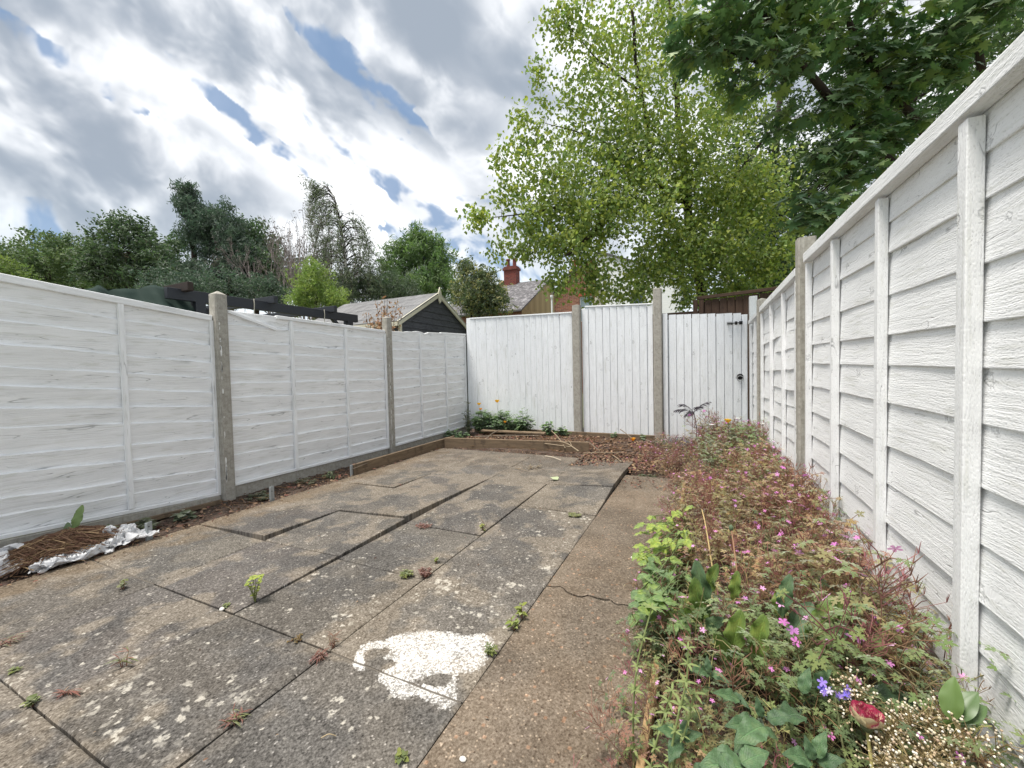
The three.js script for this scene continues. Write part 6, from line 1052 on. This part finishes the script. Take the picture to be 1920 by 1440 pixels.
// ---------------------------------------------------------------- plants at the far end of the bed and along the back fence
{
  rnd = mulberry(551);
  // dark purple feathery plant by the gate
  const b = V(-0.12, 0, -5.55), g = thing('dark_elder', 'purple black feathery leaved plant in front of the gate', 'plant', [b.x, b.y, b.z]), dm = std({ color: lin(0.022, 0.018, 0.026), side: THREE.DoubleSide }), dm2 = std({ color: lin(0.075, 0.08, 0.085), side: THREE.DoubleSide });
  const tip = V(0.02, 0.5, 0.0); part('stem', stemGeo([V(0, 0, 0), V(0.05, 0.25, 0), tip], 0.006, 0.004), dm, g);
  for (const [dx, dy, dz, m] of [[-0.24, 0.02, 0.06, dm], [-0.17, 0.1, -0.02, dm], [0.19, 0.14, 0.02, dm], [0.07, 0.08, 0.12, dm], [-0.08, -0.04, 0.14, dm], [-0.3, -0.34, 0.14, dm2], [-0.36, -0.4, 0.02, dm2], [-0.16, -0.4, 0.2, dm2], [0.12, -0.3, 0.16, dm2]]) { const low = dy < -0.2, s0 = low ? V(0.02, 0.1, 0) : tip, e = tip.clone().add(V(dx, dy, dz)), c = new THREE.QuadraticBezierCurve3(s0, s0.clone().lerp(e, 0.5).add(V(0, low ? 0.12 : 0.07, 0)), e), m2 = part('frond', stemGeo(c.getPoints(4), 0.003, 0.001, 4), m, g); for (let k = 1; k < 12; k++) for (const s of [-1, 1]) { const p = c.getPoint(k / 12), t = c.getTangent(k / 12), side = V(-t.z, 0.0, t.x).normalize().multiplyScalar(s), d = t.clone().multiplyScalar(1.1).add(side).add(V(0, R(-0.7, -0.1), 0)).normalize().multiplyScalar(R(0.075, 0.11) * Math.sin(0.5 + k / 12 * 2.4)); aimLeaf('leaflet', longLeaf, m, m2, p, p.clone().add(d), V(0, 1, 0.3), 1.0); } }
  // poppies
  const pet2 = leafGeo([[0, 0.05], [0.4, 0.4], [0.8, 0.5], [1, 0.3]], 0.2, -0.4), orange = G(0.8, 0.38, 0.015, 0.3), yellow = G(0.82, 0.52, 0.02, 0.3), ps = G(0.1, 0.15, 0.06, 0.1);
  const poppy = (label, u, v, z, m, r) => { const d = at(u, v, 1).sub(STAND), t = z / d.z, h = STAND.clone().addScaledVector(d, t), gr = thing('poppy', label, 'flower', [h.x, 0, h.z], 0, 'orange and yellow poppies'), st = part('stem', stemGeo([V(0.03, 0.02, 0.01), V(0.02, h.y * 0.5, 0), V(0, h.y, 0)], 0.003, 0.002), ps, gr); for (let k = 0; k < 5; k++) { const a = k * 1.2566, dd = V(Math.cos(a), 0.55, Math.sin(a)).multiplyScalar(r * 1.3); aimLeaf('petal', pet2, m, gr, V(0, h.y, 0), V(0, h.y, 0).add(dd), V(0, 1, 0.01), 1); } };
  poppy('yellow poppy standing above the plants in front of the gate', 1365, 793, -5.3, yellow, 0.035); poppy('orange poppy low beside the foot of the tall gate post', 1187, 827, -5.75, orange, 0.034);
  poppy('orange poppy, leftmost over the corner weeds', 898, 760, -5.95, yellow, 0.032); poppy('small orange poppy just below the leftmost one', 901, 769, -5.9, orange, 0.026); poppy('highest yellow poppy against the back fence', 932, 755, -6.0, yellow, 0.036); poppy('half hidden orange poppy among the corner weeds', 947, 793, -5.85, orange, 0.024);
  // white cranesbill heads
  const daisy = G(0.75, 0.76, 0.72, 0.2); for (const [l, u, v] of [['white flower head left of the yellow poppy', 1335, 797], ['white flower head right of the yellow poppy', 1383, 785], ['white flower head near the fence beyond the grey green plants', 1430, 795]]) { const d = at(u, v, 1).sub(STAND), h = STAND.clone().addScaledVector(d, -5.2 / d.z), gr = thing('white_flower', l, 'flower', [h.x, 0, h.z], 0, 'white flowers at the end of the bed'); part('stem', stemGeo([V(0.02, 0, 0), V(0, h.y, 0)], 0.002, 0.0015), ps, gr); for (let k = 0; k < 7; k++) { const a = k * 0.9; aimLeaf('petal', petal, daisy, gr, V(0, h.y, 0), V(Math.cos(a) * 0.024, h.y + 0.012, Math.sin(a) * 0.024), V(0, 1, 0.01), 1); } }
  // leafy weeds along the back fence: each a thing
  const weed = (label, x, z, h, w, n, pal, leafS, seed, geo = ovateLeaf) => {
    rnd = mulberry(seed); const gr = thing('leafy_weed', label, 'plant', [x, soilH(x, z), z], 0, 'weeds along the foot of the fences'), st = new MB(), L = [];
    for (let k = 0; k < n; k++) { const a = R(0, 6.28), r = w * Math.sqrt(rnd()), e = V(Math.cos(a) * r, h * R(0.4, 1) * (1 - 0.4 * r / w), Math.sin(a) * r * 0.6), c = new THREE.QuadraticBezierCurve3(V(e.x * 0.3, -0.02, e.z * 0.3), V(e.x * 0.5, e.y * 0.7, e.z * 0.5), e); st.tube(c.getPoints(4), [0.003, 0.0026, 0.0022, 0.0018, 0.0012], 3, false); for (let j = 0; j < 7; j++) { const t = R(0.25, 1), p = c.getPoint(t), b2 = R(0, 6.28); L.push({ m: matrixOf(p, V(Math.cos(b2), R(-0.2, 0.5), Math.sin(b2)), V(R(-0.4, 0.4), 1, R(-0.4, 0.4)), leafS * R(0.6, 1.3)), c: tint(pal) }); } }
    const s = part('stems', st.geo(), G(0.1, 0.14, 0.05, 0.1), gr); s.userData.kind = 'stuff'; instanced('leaves', geo, leafThin, L, gr);
  };
  const wg = [[0.08, 0.17, 0.045], [0.11, 0.21, 0.05], [0.14, 0.25, 0.06]], wo = [[0.12, 0.15, 0.06], [0.16, 0.17, 0.075]];
  weed('bushy green weed below the leftmost orange poppy', -3.35, -5.95, 0.52, 0.26, 70, wg, 0.075, 1, herbLeaf); weed('bushy green weed beneath the highest yellow poppy', -3.0, -5.98, 0.46, 0.28, 66, wg, 0.075, 2, herbLeaf); weed('green weed with long pointed leaves right of the corner clump', -2.62, -5.98, 0.5, 0.26, 40, wg, 0.075, 3); weed('small clover like weed before the wide white panel', -2.22, -6.02, 0.3, 0.13, 18, wg, 0.06, 4, roundLeaf); weed('clover like weed just left of the speckled concrete post', -1.98, -6.0, 0.22, 0.12, 16, wg, 0.06, 5, roundLeaf);
  weed('tall spindly weed in the back left corner', -3.62, -5.9, 0.7, 0.09, 26, wo, 0.06, 6, ovalLeaf); weed('low green weed in the corner behind the edging boards', -3.62, -5.5, 0.2, 0.24, 30, wg, 0.06, 7, roundLeaf); weed('tiny weed at the foot of the narrower white panel', -1.2, -6.05, 0.16, 0.06, 5, wg, 0.04, 8, roundLeaf); weed('tiny weed left of the tall gate post', -0.8, -6.05, 0.14, 0.06, 5, wg, 0.04, 9, roundLeaf);
  weed('pale weed by the corner of the raised slab', -0.5, -4.22, 0.1, 0.1, 12, [[0.16, 0.19, 0.08], [0.13, 0.16, 0.06]], 0.035, 10, herbLeaf); weed('green weed with orange poppy beside the gate post', -0.55, -5.6, 0.17, 0.16, 14, [[0.14, 0.17, 0.07], [0.2, 0.14, 0.08]], 0.05, 11, herbLeaf);
  weed('moss like low weed at the foot of the nearest left post', -3.66, -2.3, 0.06, 0.2, 22, [[0.15, 0.15, 0.06], [0.11, 0.13, 0.05]], 0.03, 12, herbLeaf); weed('yellowing low weed in the left border beside the second stake', -3.62, -2.75, 0.05, 0.2, 16, [[0.2, 0.18, 0.08], [0.12, 0.13, 0.05]], 0.03, 13, herbLeaf); weed('round leaved weed in the left border beside the first stake', -3.62, -1.72, 0.09, 0.08, 7, [[0.16, 0.2, 0.1]], 0.06, 14, roundLeaf); weed('straggly green weed behind the first stake', -3.65, -1.5, 0.1, 0.12, 12, [[0.12, 0.15, 0.05]], 0.035, 15, herbLeaf);
  weed('grass tuft in the left border beyond the second stake', -3.55, -3.0, 0.1, 0.06, 8, [[0.14, 0.2, 0.05]], 0.06, 16, longLeaf); weed('small green weed in the left border by the edging board', -3.6, -4.6, 0.1, 0.07, 8, wg, 0.04, 17, longLeaf);
  weed('small weed growing in the crack of the brown path', -0.36, -1.86, 0.07, 0.1, 12, [[0.13, 0.18, 0.07], [0.2, 0.2, 0.09]], 0.035, 18, herbLeaf);
}
// ---------------------------------------------------------------- weeds and bits on the paving
{
  rnd = mulberry(601);
  const lime = G(0.3, 0.36, 0.03, 0.3), limeD = G(0.2, 0.27, 0.04, 0.3), ps = G(0.18, 0.2, 0.06, 0.1);
  // spurge
  const b = gp(478, 1128, 0), g = thing('spurge', 'bright yellow green spurge seedling growing from a slab joint', 'plant', [b.x, 0, b.z]);
  for (let k = 0; k < 9; k++) { const a = k * 2.4, t = V(Math.cos(a) * R(0.01, 0.045), R(0.06, 0.14), Math.sin(a) * R(0.01, 0.04)), s = part('stem', stemGeo([V(0, -0.01, 0), t.clone().multiplyScalar(0.5).add(V(0, 0.01, 0)), t], 0.0018, 0.001), ps, g); for (let j = 0; j < 8; j++) { const c = j * 0.785 + k, d = V(Math.cos(c), R(-0.1, 0.5), Math.sin(c)).multiplyScalar(R(0.01, 0.018)); aimLeaf('leaf', roundLeaf, j % 3 ? lime : limeD, s, t, t.clone().add(d), V(0, 1, 0.1), 1); } for (let j = 0; j < 3; j++) { const q = t.clone().multiplyScalar(R(0.3, 0.8)), c = R(0, 6.28); aimLeaf('leaf', roundLeaf, lime, s, q, q.clone().add(V(Math.cos(c) * 0.016, 0.004, Math.sin(c) * 0.016)), V(0, 1, 0.1), 0.9); } }
  // little weeds
  const red = [[0.2, 0.075, 0.055], [0.26, 0.12, 0.08]], gr = [[0.16, 0.2, 0.06], [0.22, 0.26, 0.05]], mixp = [[0.25, 0.1, 0.07], [0.18, 0.2, 0.07]];
  const tiny = (label, u, v, h, w, n, pal, s, geo, flat = 0.4) => { const p = gp(u, v, 0), o = thing('joint_weed', label, 'weed', [p.x, 0.0, p.z], 0, 'small weeds in the slab joints'), st = new MB(), L = []; for (let k = 0; k < n; k++) { const a = R(0, 6.28), r = w * Math.sqrt(rnd()), e = V(Math.cos(a) * r, h * R(0.3, 1), Math.sin(a) * r); st.tube([V(e.x * 0.5, -0.008, e.z * 0.5), V(e.x * 0.7, e.y * 0.6, e.z * 0.7), e], [0.0016, 0.0013, 0.0008], 3, false); for (let j = 0; j < 4; j++) { const c = R(0, 6.28); L.push({ m: matrixOf(e.clone().multiplyScalar(R(0.5, 1)), V(Math.cos(c), R(-0.1, 0.6), Math.sin(c)), V(R(-0.4, 0.4), 1, R(-0.4, 0.4)), s * R(0.6, 1.3)), c: tint(pal) }); } } const q = part('stems', st.geo(), G(0.22, 0.1, 0.06, 0.05), o); q.userData.kind = 'stuff'; instanced('leaves', geo, leafThin, L, o); };
  tiny('red stonecrop patch at the corner of the raised slab', 795, 988, 0.02, 0.06, 34, red, 0.012, roundLeaf); tiny('red stonecrop patch on the far left slab joint', 742, 912, 0.02, 0.06, 22, red, 0.012, roundLeaf);
  tiny('green weed in the second cross joint', 762, 1082, 0.035, 0.035, 14, gr, 0.02, herbLeaf); tiny('red weed beside the green one in the second cross joint', 797, 1080, 0.04, 0.035, 16, red, 0.016, herbLeaf); tiny('yellow green sprout standing alone above the second cross joint', 817, 1056, 0.035, 0.012, 6, [[0.24, 0.3, 0.03]], 0.014, roundLeaf);
  tiny('yellow green sprout at the middle slab corner', 905, 997, 0.05, 0.015, 7, [[0.26, 0.3, 0.05]], 0.018, roundLeaf); tiny('pale weed in the third cross joint', 1075, 968, 0.02, 0.06, 16, [[0.22, 0.24, 0.08]], 0.018, herbLeaf);
  tiny('red weed with long leaves near the bottom left joint', 443, 1352, 0.03, 0.04, 8, mixp, 0.038, bladeLeaf); tiny('red brown weed at the joint left of the paint spill', 600, 1236, 0.03, 0.03, 9, red, 0.032, bladeLeaf); tiny('dry reddish weed just left of the paint spill', 622, 1212, 0.06, 0.02, 8, [[0.25, 0.13, 0.08], [0.2, 0.15, 0.08]], 0.03, bladeLeaf);
  tiny('reddish spike weed on the left slabs', 232, 1250, 0.06, 0.02, 5, mixp, 0.038, bladeLeaf); tiny('brown leaf tuft near the bottom left corner', 125, 1302, 0.02, 0.02, 5, [[0.3, 0.2, 0.12], [0.25, 0.1, 0.07]], 0.04, bladeLeaf); tiny('yellow green weed in the bottom left joint', 62, 1318, 0.02, 0.02, 8, gr, 0.018, roundLeaf); tiny('tiny green weed at the left edge joint', 28, 1260, 0.015, 0.012, 5, gr, 0.014, roundLeaf);
  tiny('small upright weed on the left slabs', 230, 1105, 0.05, 0.015, 7, [[0.2, 0.22, 0.08]], 0.02, roundLeaf); tiny('tiny weed beside a pebble on the left slabs', 425, 1140, 0.02, 0.012, 5, gr, 0.014, roundLeaf); tiny('leafy shoot in the path joint right of the paint spill', 962, 1180, 0.06, 0.014, 5, [[0.26, 0.32, 0.06]], 0.026, ovalLeaf); tiny('taller leafy shoot in the path joint', 978, 1158, 0.07, 0.012, 5, [[0.28, 0.34, 0.05]], 0.03, ovalLeaf); tiny('low green weed at the right edge of the paint spill', 918, 1228, 0.03, 0.02, 9, gr, 0.018, herbLeaf);
  tiny('yellow green sprout at the bottom of the path joint', 752, 1425, 0.025, 0.012, 6, gr, 0.016, roundLeaf); tiny('moss tuft in the short joint left of the paint spill', 556, 1200, 0.012, 0.03, 20, [[0.13, 0.09, 0.02], [0.2, 0.13, 0.03]], 0.008, roundLeaf); tiny('dry grass wisps in the far cross joint', 1000, 878, 0.03, 0.09, 12, [[0.25, 0.2, 0.11]], 0.04, longLeaf); tiny('small sprout in front of the back edging board', 1003, 842, 0.07, 0.012, 5, gr, 0.03, ovalLeaf);
  tiny('red brown weed at the far left joint end', 15, 1205, 0.02, 0.04, 8, mixp, 0.04, bladeLeaf);
  const dryT = std({ color: lin(0.2, 0.15, 0.1), roughness: 0.9 });
  const p = gp(912, 993, 0), fk = single('forked_twig', 'small bare forked twig standing at the middle slab corner', 'twig', (() => { const m = new MB(); m.tube([V(0, 0, 0), V(-0.01, 0.03, 0), V(-0.045, 0.075, 0)], [0.003, 0.003, 0.0015], 4); m.tube([V(-0.004, 0.02, 0), V(0.012, 0.06, 0.005)], [0.002, 0.001], 4); return m.geo(); })(), dryT, [p.x, 0, p.z]);
  // pebbles and a fallen leaf
  for (const [l, u, v, r] of [['white pebble beside the tiny weed on the left slabs', 416, 1144, 0.012], ['small white pebble on the brown path near the bed', 1186, 1047, 0.01], ['pale pebble at the bottom of the brown path', 868, 1426, 0.009]]) { const q = gp(u, v, 0); const s = single('pebble', l, 'pebble', new THREE.IcosahedronGeometry(r, 1), std({ color: lin(0.62, 0.6, 0.55) }), [q.x, r * 0.4, q.z], 'pebbles on the paving'); s.scale.set(1.2, 0.6, 0.9); s.rotation.y = R(0, 3); }
  const fl = gp(1046, 900, 0.02); const lf = single('fallen_leaf', 'pale green fallen leaf on the far slabs', 'leaf', birchLeaf, G(0.4, 0.46, 0.26, 0.2), [fl.x, 0.022, fl.z]); lf.rotation.set(-1.4, 0.2, 1.2); lf.scale.setScalar(0.1);
}
// ---------------------------------------------------------------- litter, sticks and debris of the borders
{
  rnd = mulberry(611);
  const chip = leafGeo([[0, 0.05], [0.3, 0.28], [0.7, 0.25], [1, 0.02]], 0.4, 0.3), L = [];
  const brown = [[0.13, 0.075, 0.045], [0.2, 0.12, 0.075], [0.08, 0.05, 0.035], [0.26, 0.17, 0.1], [0.17, 0.07, 0.05]];
  const sc = (x0, x1, z0, z1, n, s0, s1) => { for (let k = 0; k < n; k++) { const x = R(x0, x1), z = R(z0, z1); L.push({ m: matrixOf(V(x, Math.max(soilH(x, z), x > -3.36 && z > -4.84 ? 0.003 : -1) + R(0.002, 0.015), z), V(R(-1, 1), R(-0.25, 0.35), R(-1, 1)), V(R(-0.5, 0.5), 1, R(-0.5, 0.5)), R(s0, s1)), c: tint(brown, 0.3) }); } };
  sc(-3.8, -3.34, -6.1, -0.2, 1700, 0.012, 0.045); sc(-3.4, -0.6, -6.1, -5.0, 2600, 0.015, 0.06); sc(-1.35, -0.45, -5.1, -4.35, 1500, 0.012, 0.05); sc(-3.36, -0.75, -4.82, -3.9, 110, 0.008, 0.025); sc(-3.36, -3.2, -4.8, -0.4, 160, 0.008, 0.022); sc(-0.7, -0.2, -4.3, -3.7, 160, 0.01, 0.03); sc(-3.3, -0.3, -3.9, -0.3, 70, 0.006, 0.016);
  const g = new THREE.Group(); g.name = 'leaf_litter'; g.userData = { label: 'brown leaf litter scattered over the borders and slab edges', category: 'leaf litter', kind: 'stuff' }; scene.add(g); instanced('fallen_leaves', chip, leafMat(0.1, 0.95), L, g); delete g.children[0].userData.kind;
  const tw = new MB(); for (let k = 0; k < 420; k++) { const back = rnd() < 0.8, x = back ? R(-3.2, -0.7) : R(-3.75, -3.4), z = back ? R(-6, -4.95) + (x > -1.3 ? R(0, 0.35) : 0) : R(-5, -0.6), a = R(0, 3.14), l = R(0.04, 0.22), y = soilH(x, z) + R(0.006, 0.03); tw.tube([V(x, y, z), V(x + Math.cos(a) * l * 0.5, y + R(0, 0.015), z + Math.sin(a) * l * 0.5 * 0.6), V(x + Math.cos(a + 0.2) * l, y + R(-0.01, 0.02), z + Math.sin(a + 0.2) * l * 0.6)], [0.0035, 0.003, 0.002].map((q) => q * R(0.5, 1.4)), 4, false); }
  const tg = struct('twig_litter', 'small broken twigs strewn over the soil of the back bed', tw.geo(), std({ map: timberTex([150, 118, 84], [90, 66, 50], 65), roughness: 0.95 })); tg.userData.kind = 'stuff'; tg.userData.category = 'twigs';
  // larger sticks: single things
  const pale = std({ color: lin(0.27, 0.21, 0.14), roughness: 0.85 }), grey = std({ color: lin(0.2, 0.16, 0.12), roughness: 0.9 }), SG = 'sticks lying in the back bed';
  const stick = (l, a, b, r, m, bend = 0.02) => { const A = gp(...a), B = gp(...b), c = A.clone().setY(0), q = A.clone().lerp(B, 0.5).add(V(0, bend, 0)); single('stick', l, 'stick', stemGeo([A.clone().sub(c), q.sub(c).add(randomDir().multiplyScalar(0.008)), B.clone().sub(c)], r * 0.75, r * 0.5, 6), m, [c.x, 0, c.z], SG); };
  stick('pale stick leaning up out of the back edging board', [1060, 840, 0.06], [1034, 808, 0.22], 0.011, pale); stick('pale forked stick lying across the end of the edging board', [1085, 846, 0.1], [1045, 827, 0.14], 0.012, pale); stick('short upright pale stick beside the forked one', [1072, 838, 0.09], [1066, 826, 0.15], 0.009, pale, 0); stick('pale straight stick on the slabs in front of the edging', [1022, 855, 0.012], [1052, 863, 0.012], 0.008, std({ color: lin(0.55, 0.48, 0.38) }), 0.002);
  stick('grey stick leaning over the left end of the back bed', [908, 826, 0.06], [936, 806, 0.17], 0.012, grey); stick('long pale lath lying in the back bed', [985, 829, 0.08], [1070, 838, 0.1], 0.012, pale, 0.005); stick('long brown branch lying parallel to the back edging', [890, 819, 0.09], [1010, 817, 0.1], 0.012, grey, 0.01); stick('thin stick on the debris right of the edging board', [1093, 850, 0.05], [1160, 849, 0.05], 0.008, pale, 0.004); stick('diagonal stick on the dark debris heap', [1100, 828, 0.08], [1125, 846, 0.08], 0.008, grey, 0.01); stick('short stick at the front of the debris heap', [1148, 853, 0.03], [1165, 866, 0.02], 0.009, pale, 0.005); stick('grey stick propped against the narrower white panel', [1163, 805, 0.2], [1185, 822, 0.12], 0.01, grey, 0); stick('thin dry stem curving up from the back bed', [928, 808, 0.1], [939, 775, 0.36], 0.005, G(0.3, 0.28, 0.1, 0.1), 0.0);
  stick('fine twig lying on the far slabs', [966, 878, 0.01], [990, 884, 0.012], 0.004, pale, 0.004); stick('bare twig lying beside the left edging board', [660, 880, 0.08], [718, 858, 0.09], 0.006, grey, 0.01); stick('bleached twig on the far left slabs', [805, 845, 0.006], [838, 848, 0.008], 0.006, pale, 0.002); stick('curved twig on the bottom slabs', [602, 1384, 0.006], [630, 1380, 0.006], 0.0025, std({ color: lin(0.42, 0.33, 0.2) }), 0.003);
  const w1 = gp(900, 803, 0.12), lb = single('old_plank', 'weathered plank lying behind the weeds at the back fence', 'plank', bar(1.1, 0.03, 0.09, 0.006), sleeperMat, [-2.75, 0.1, -5.82]); lb.rotation.set(0.1, 0.03, -0.01);
}
// ---------------------------------------------------------------- stakes along the left border
{
  const zinc = std({ color: lin(0.36, 0.39, 0.4), roughness: 0.55, metalness: 0.35 });
  const sg = (() => { const m = new MB(); m.box(-0.003, 0.003, -0.15, 0.115, -0.02, 0.02).box(0.003, 0.02, -0.15, 0.113, 0.014, 0.02); return m.geo(); })(), hole = new THREE.CylinderGeometry(0.004, 0.004, 0.008, 8); hole.rotateZ(Math.PI / 2);
  for (const [l, x, z, t, h] of [['galvanised metal stake beside the plastic bag, nearest of the three', -3.385, -1.39, 0.1, 1], ['galvanised metal stake in the middle of the left border', -3.38, -2.25, -0.1, 1.1], ['galvanised metal stake at the end of the timber edging', -3.39, -3.14, 0.05, 1]]) { const g = thing('metal_stake', l, 'stake', [x, 0, z], t, 'metal stakes of the left border'); const s = part('angle_iron', sg, zinc, g); s.scale.y = h; part('hole', hole, std({ color: lin(0.02, 0.02, 0.02) }), g).position.set(0.001, 0.085, 0); }
  const s = new THREE.Shape([[-0.03, -0.012], [0.03, -0.004], [0.026, 0.016], [0.0, 0.022], [-0.026, 0.006]].map((q) => new THREE.Vector2(...q))); const tg = single('clay_shard', 'orange clay shard lying at the end of the left edging board', 'shard', new THREE.ExtrudeGeometry(s, { depth: 0.012, bevelEnabled: true, bevelSize: 0.002, bevelThickness: 0.002, bevelSegments: 1 }), std({ color: lin(0.5, 0.14, 0.06), roughness: 0.9 }), [-3.43, 0.085, -3.22]); tg.rotation.set(-0.5, 0.9, 0);
}
// ---------------------------------------------------------------- torn plastic bag with dry grass
{
  rnd = mulberry(621);
  const plastic = new THREE.MeshPhysicalMaterial({ color: lin(0.74, 0.75, 0.77), roughness: 0.5, transmission: 0.35, thickness: 0, side: THREE.DoubleSide });
  const sheet = (x0, x1, z0, z1, hf, seed) => { const m = new MB(), n = 80, k = 60, id = []; for (let i = 0; i <= n; i++) { id.push([]); for (let j = 0; j <= k; j++) { const s = i / n, t = j / k, e = (fbm(s * 5, t * 5, 4, seed) - 0.5), x = lerp(x0, x1, t) + e * 0.12 + (j % k ? 0 : (fbm(s * 9, 1, 3, seed + 2) - 0.5) * 0.1), z = lerp(z0, z1, s) + (fbm(s * 5 + 20, t * 5, 4, seed) - 0.5) * 0.16; const rg = (a, b, o) => 1 - Math.abs(2 * fbm(a, b, 3, seed + o) - 1); const cr = Math.pow(rg(s * 4 + t * 2, t * 3, 5), 4) * 0.05 + Math.pow(rg(s * 9, t * 8 + s * 4, 6), 4) * 0.016; id[i].push(m.v(x, hf(s, t) + cr, z, s, t)); } } for (let i = 0; i < n; i++) for (let j = 0; j < k; j++) m.i.push(id[i][j], id[i + 1][j], id[i + 1][j + 1], id[i][j], id[i + 1][j + 1], id[i][j + 1]); return m.geo(); };
  const g = thing('plastic_bag', 'torn white plastic bag on the left border by the fence', 'bag', [-3.52, 0, -1.05]);
  part('bag_end', sheet(-0.1, 0.17, -0.14, -0.33, (s, t) => 0.008 + 0.1 * Math.sin(Math.PI * clamp(t * 0.9)) * (1 - s * 0.8) * (1 - t * 0.5), 3), plastic, g);
  part('bag_front', sheet(0.1, 0.17, 0.16, -0.16, (s, t) => 0.002 + 0.012 * Math.sin(Math.PI * t), 5), plastic, g);
  part('bag_back', sheet(-0.2, 0.06, 0.62, 0.2, (s, t) => 0.015 + 0.085 * Math.sin(Math.PI * clamp(t)) * (0.5 + 0.5 * s), 7), plastic, g);
  // heap of dry grass: strands
  const hay = thing('dry_grass_heap', 'heap of dry brown grass spilling from the plastic bag', 'dry grass', [-3.56, 0, -1.06]);
  const mats = [std({ color: lin(0.21, 0.125, 0.075), roughness: 0.9 }), std({ color: lin(0.42, 0.29, 0.16), roughness: 0.9 }), std({ color: lin(0.15, 0.075, 0.05), roughness: 0.9 })], ms = mats.map(() => new MB());
  for (let k = 0; k < 760; k++) { const z = R(-0.2, 0.24), x = R(-0.14, 0.15), y = 0.12 * (1 - Math.pow(Math.abs(x) / 0.19, 2)) * (1 - Math.pow(Math.abs(z - 0.02) / 0.3, 2)) + R(-0.01, 0.02) + 0.012, a = R(-0.9, 0.9) + (rnd() < 0.5 ? 1.4 : 2.2), l = R(0.06, 0.22), d = V(Math.cos(a) * l, R(-0.02, 0.03), Math.sin(a) * l); ms[k % 6 === 0 ? 1 : k % 3 === 0 ? 2 : 0].tube([V(x, y - 0.008, z).addScaledVector(d, -0.5), V(x, y + R(0, 0.02), z), V(x, Math.max(0.004, y - 0.014), z).addScaledVector(d, 0.5)], [0.0016, 0.0022, 0.0012].map((q) => q * R(0.8, 1.7)), 3, false); }
  ms.forEach((q, k) => { const s = part('strands', q.geo(), mats[k], hay); s.userData.kind = 'stuff'; });
  const core = part('compost_core', (() => { const q = new THREE.SphereGeometry(1, 16, 8, 0, 6.28, 0, 1.57); q.scale(0.15, 0.09, 0.24); return q; })(), soilMat, hay); core.position.z = 0.02;
  const dk = thing('dock_plant', 'single dock seedling with upright leaf behind the plastic bag', 'plant', [-3.74, 0, -1.14]); aimLeaf('leaf', dockLeaf, G(0.24, 0.34, 0.12, 0.45), dk, V(0, 0.08, 0), V(0.03, 0.245, -0.03), V(1, 0.3, 0.5), 0.9); aimLeaf('leaf', dockLeaf, G(0.2, 0.28, 0.14, 0.45), dk, V(0, 0.02, 0.02), V(0.0, 0.15, 0.03), V(1, 0.2, 0.6), 1.1); aimLeaf('leaf', dockLeaf, G(0.12, 0.19, 0.07, 0.3), dk, V(0, 0.05, 0), V(0.05, 0.1, -0.2), V(0.6, 1, 0.2), 0.9);
}
// withered shrub behind the left fence
{
  rnd = mulberry(631); const b = V(-4.45, 0, -4.75), g = thing('withered_shrub', 'withered shrub with crisp orange brown leaves beside the shed', 'shrub', [b.x, 0, b.z]), st = new MB(), L = [];
  for (let k = 0; k < 26; k++) { const a = R(0, 6.28), top = V(Math.cos(a) * R(0, 0.3) + (k < 6 ? 0.1 : 0), k < 6 ? R(2.1, 2.36) : R(1.7, 2.15), Math.sin(a) * R(0, 0.34) - (k < 6 ? 0.18 : 0)), c = new THREE.QuadraticBezierCurve3(V(0, 0, 0), V(top.x * 0.3, 1.2, top.z * 0.3), top); st.tube(c.getPoints(6), [0.014, 0.012, 0.011, 0.009, 0.007, 0.005, 0.003], 4, false); for (let j = 0; j < 26; j++) { const p = c.getPoint(R(0.78, 1)).add(randomDir().multiplyScalar(0.06)); L.push({ m: matrixOf(p, randomDir().add(V(0, -0.5, 0)), randomDir(), R(0.03, 0.06)), c: tint([[0.36, 0.2, 0.1], [0.28, 0.15, 0.075], [0.42, 0.27, 0.15]], 0.2) }); } }
  part('stems', st.geo(), barkDark, g).userData.kind = 'stuff'; instanced('crown', ovalLeaf, leafMat(0.25), L, g);
}
renderer.render(scene, camera);
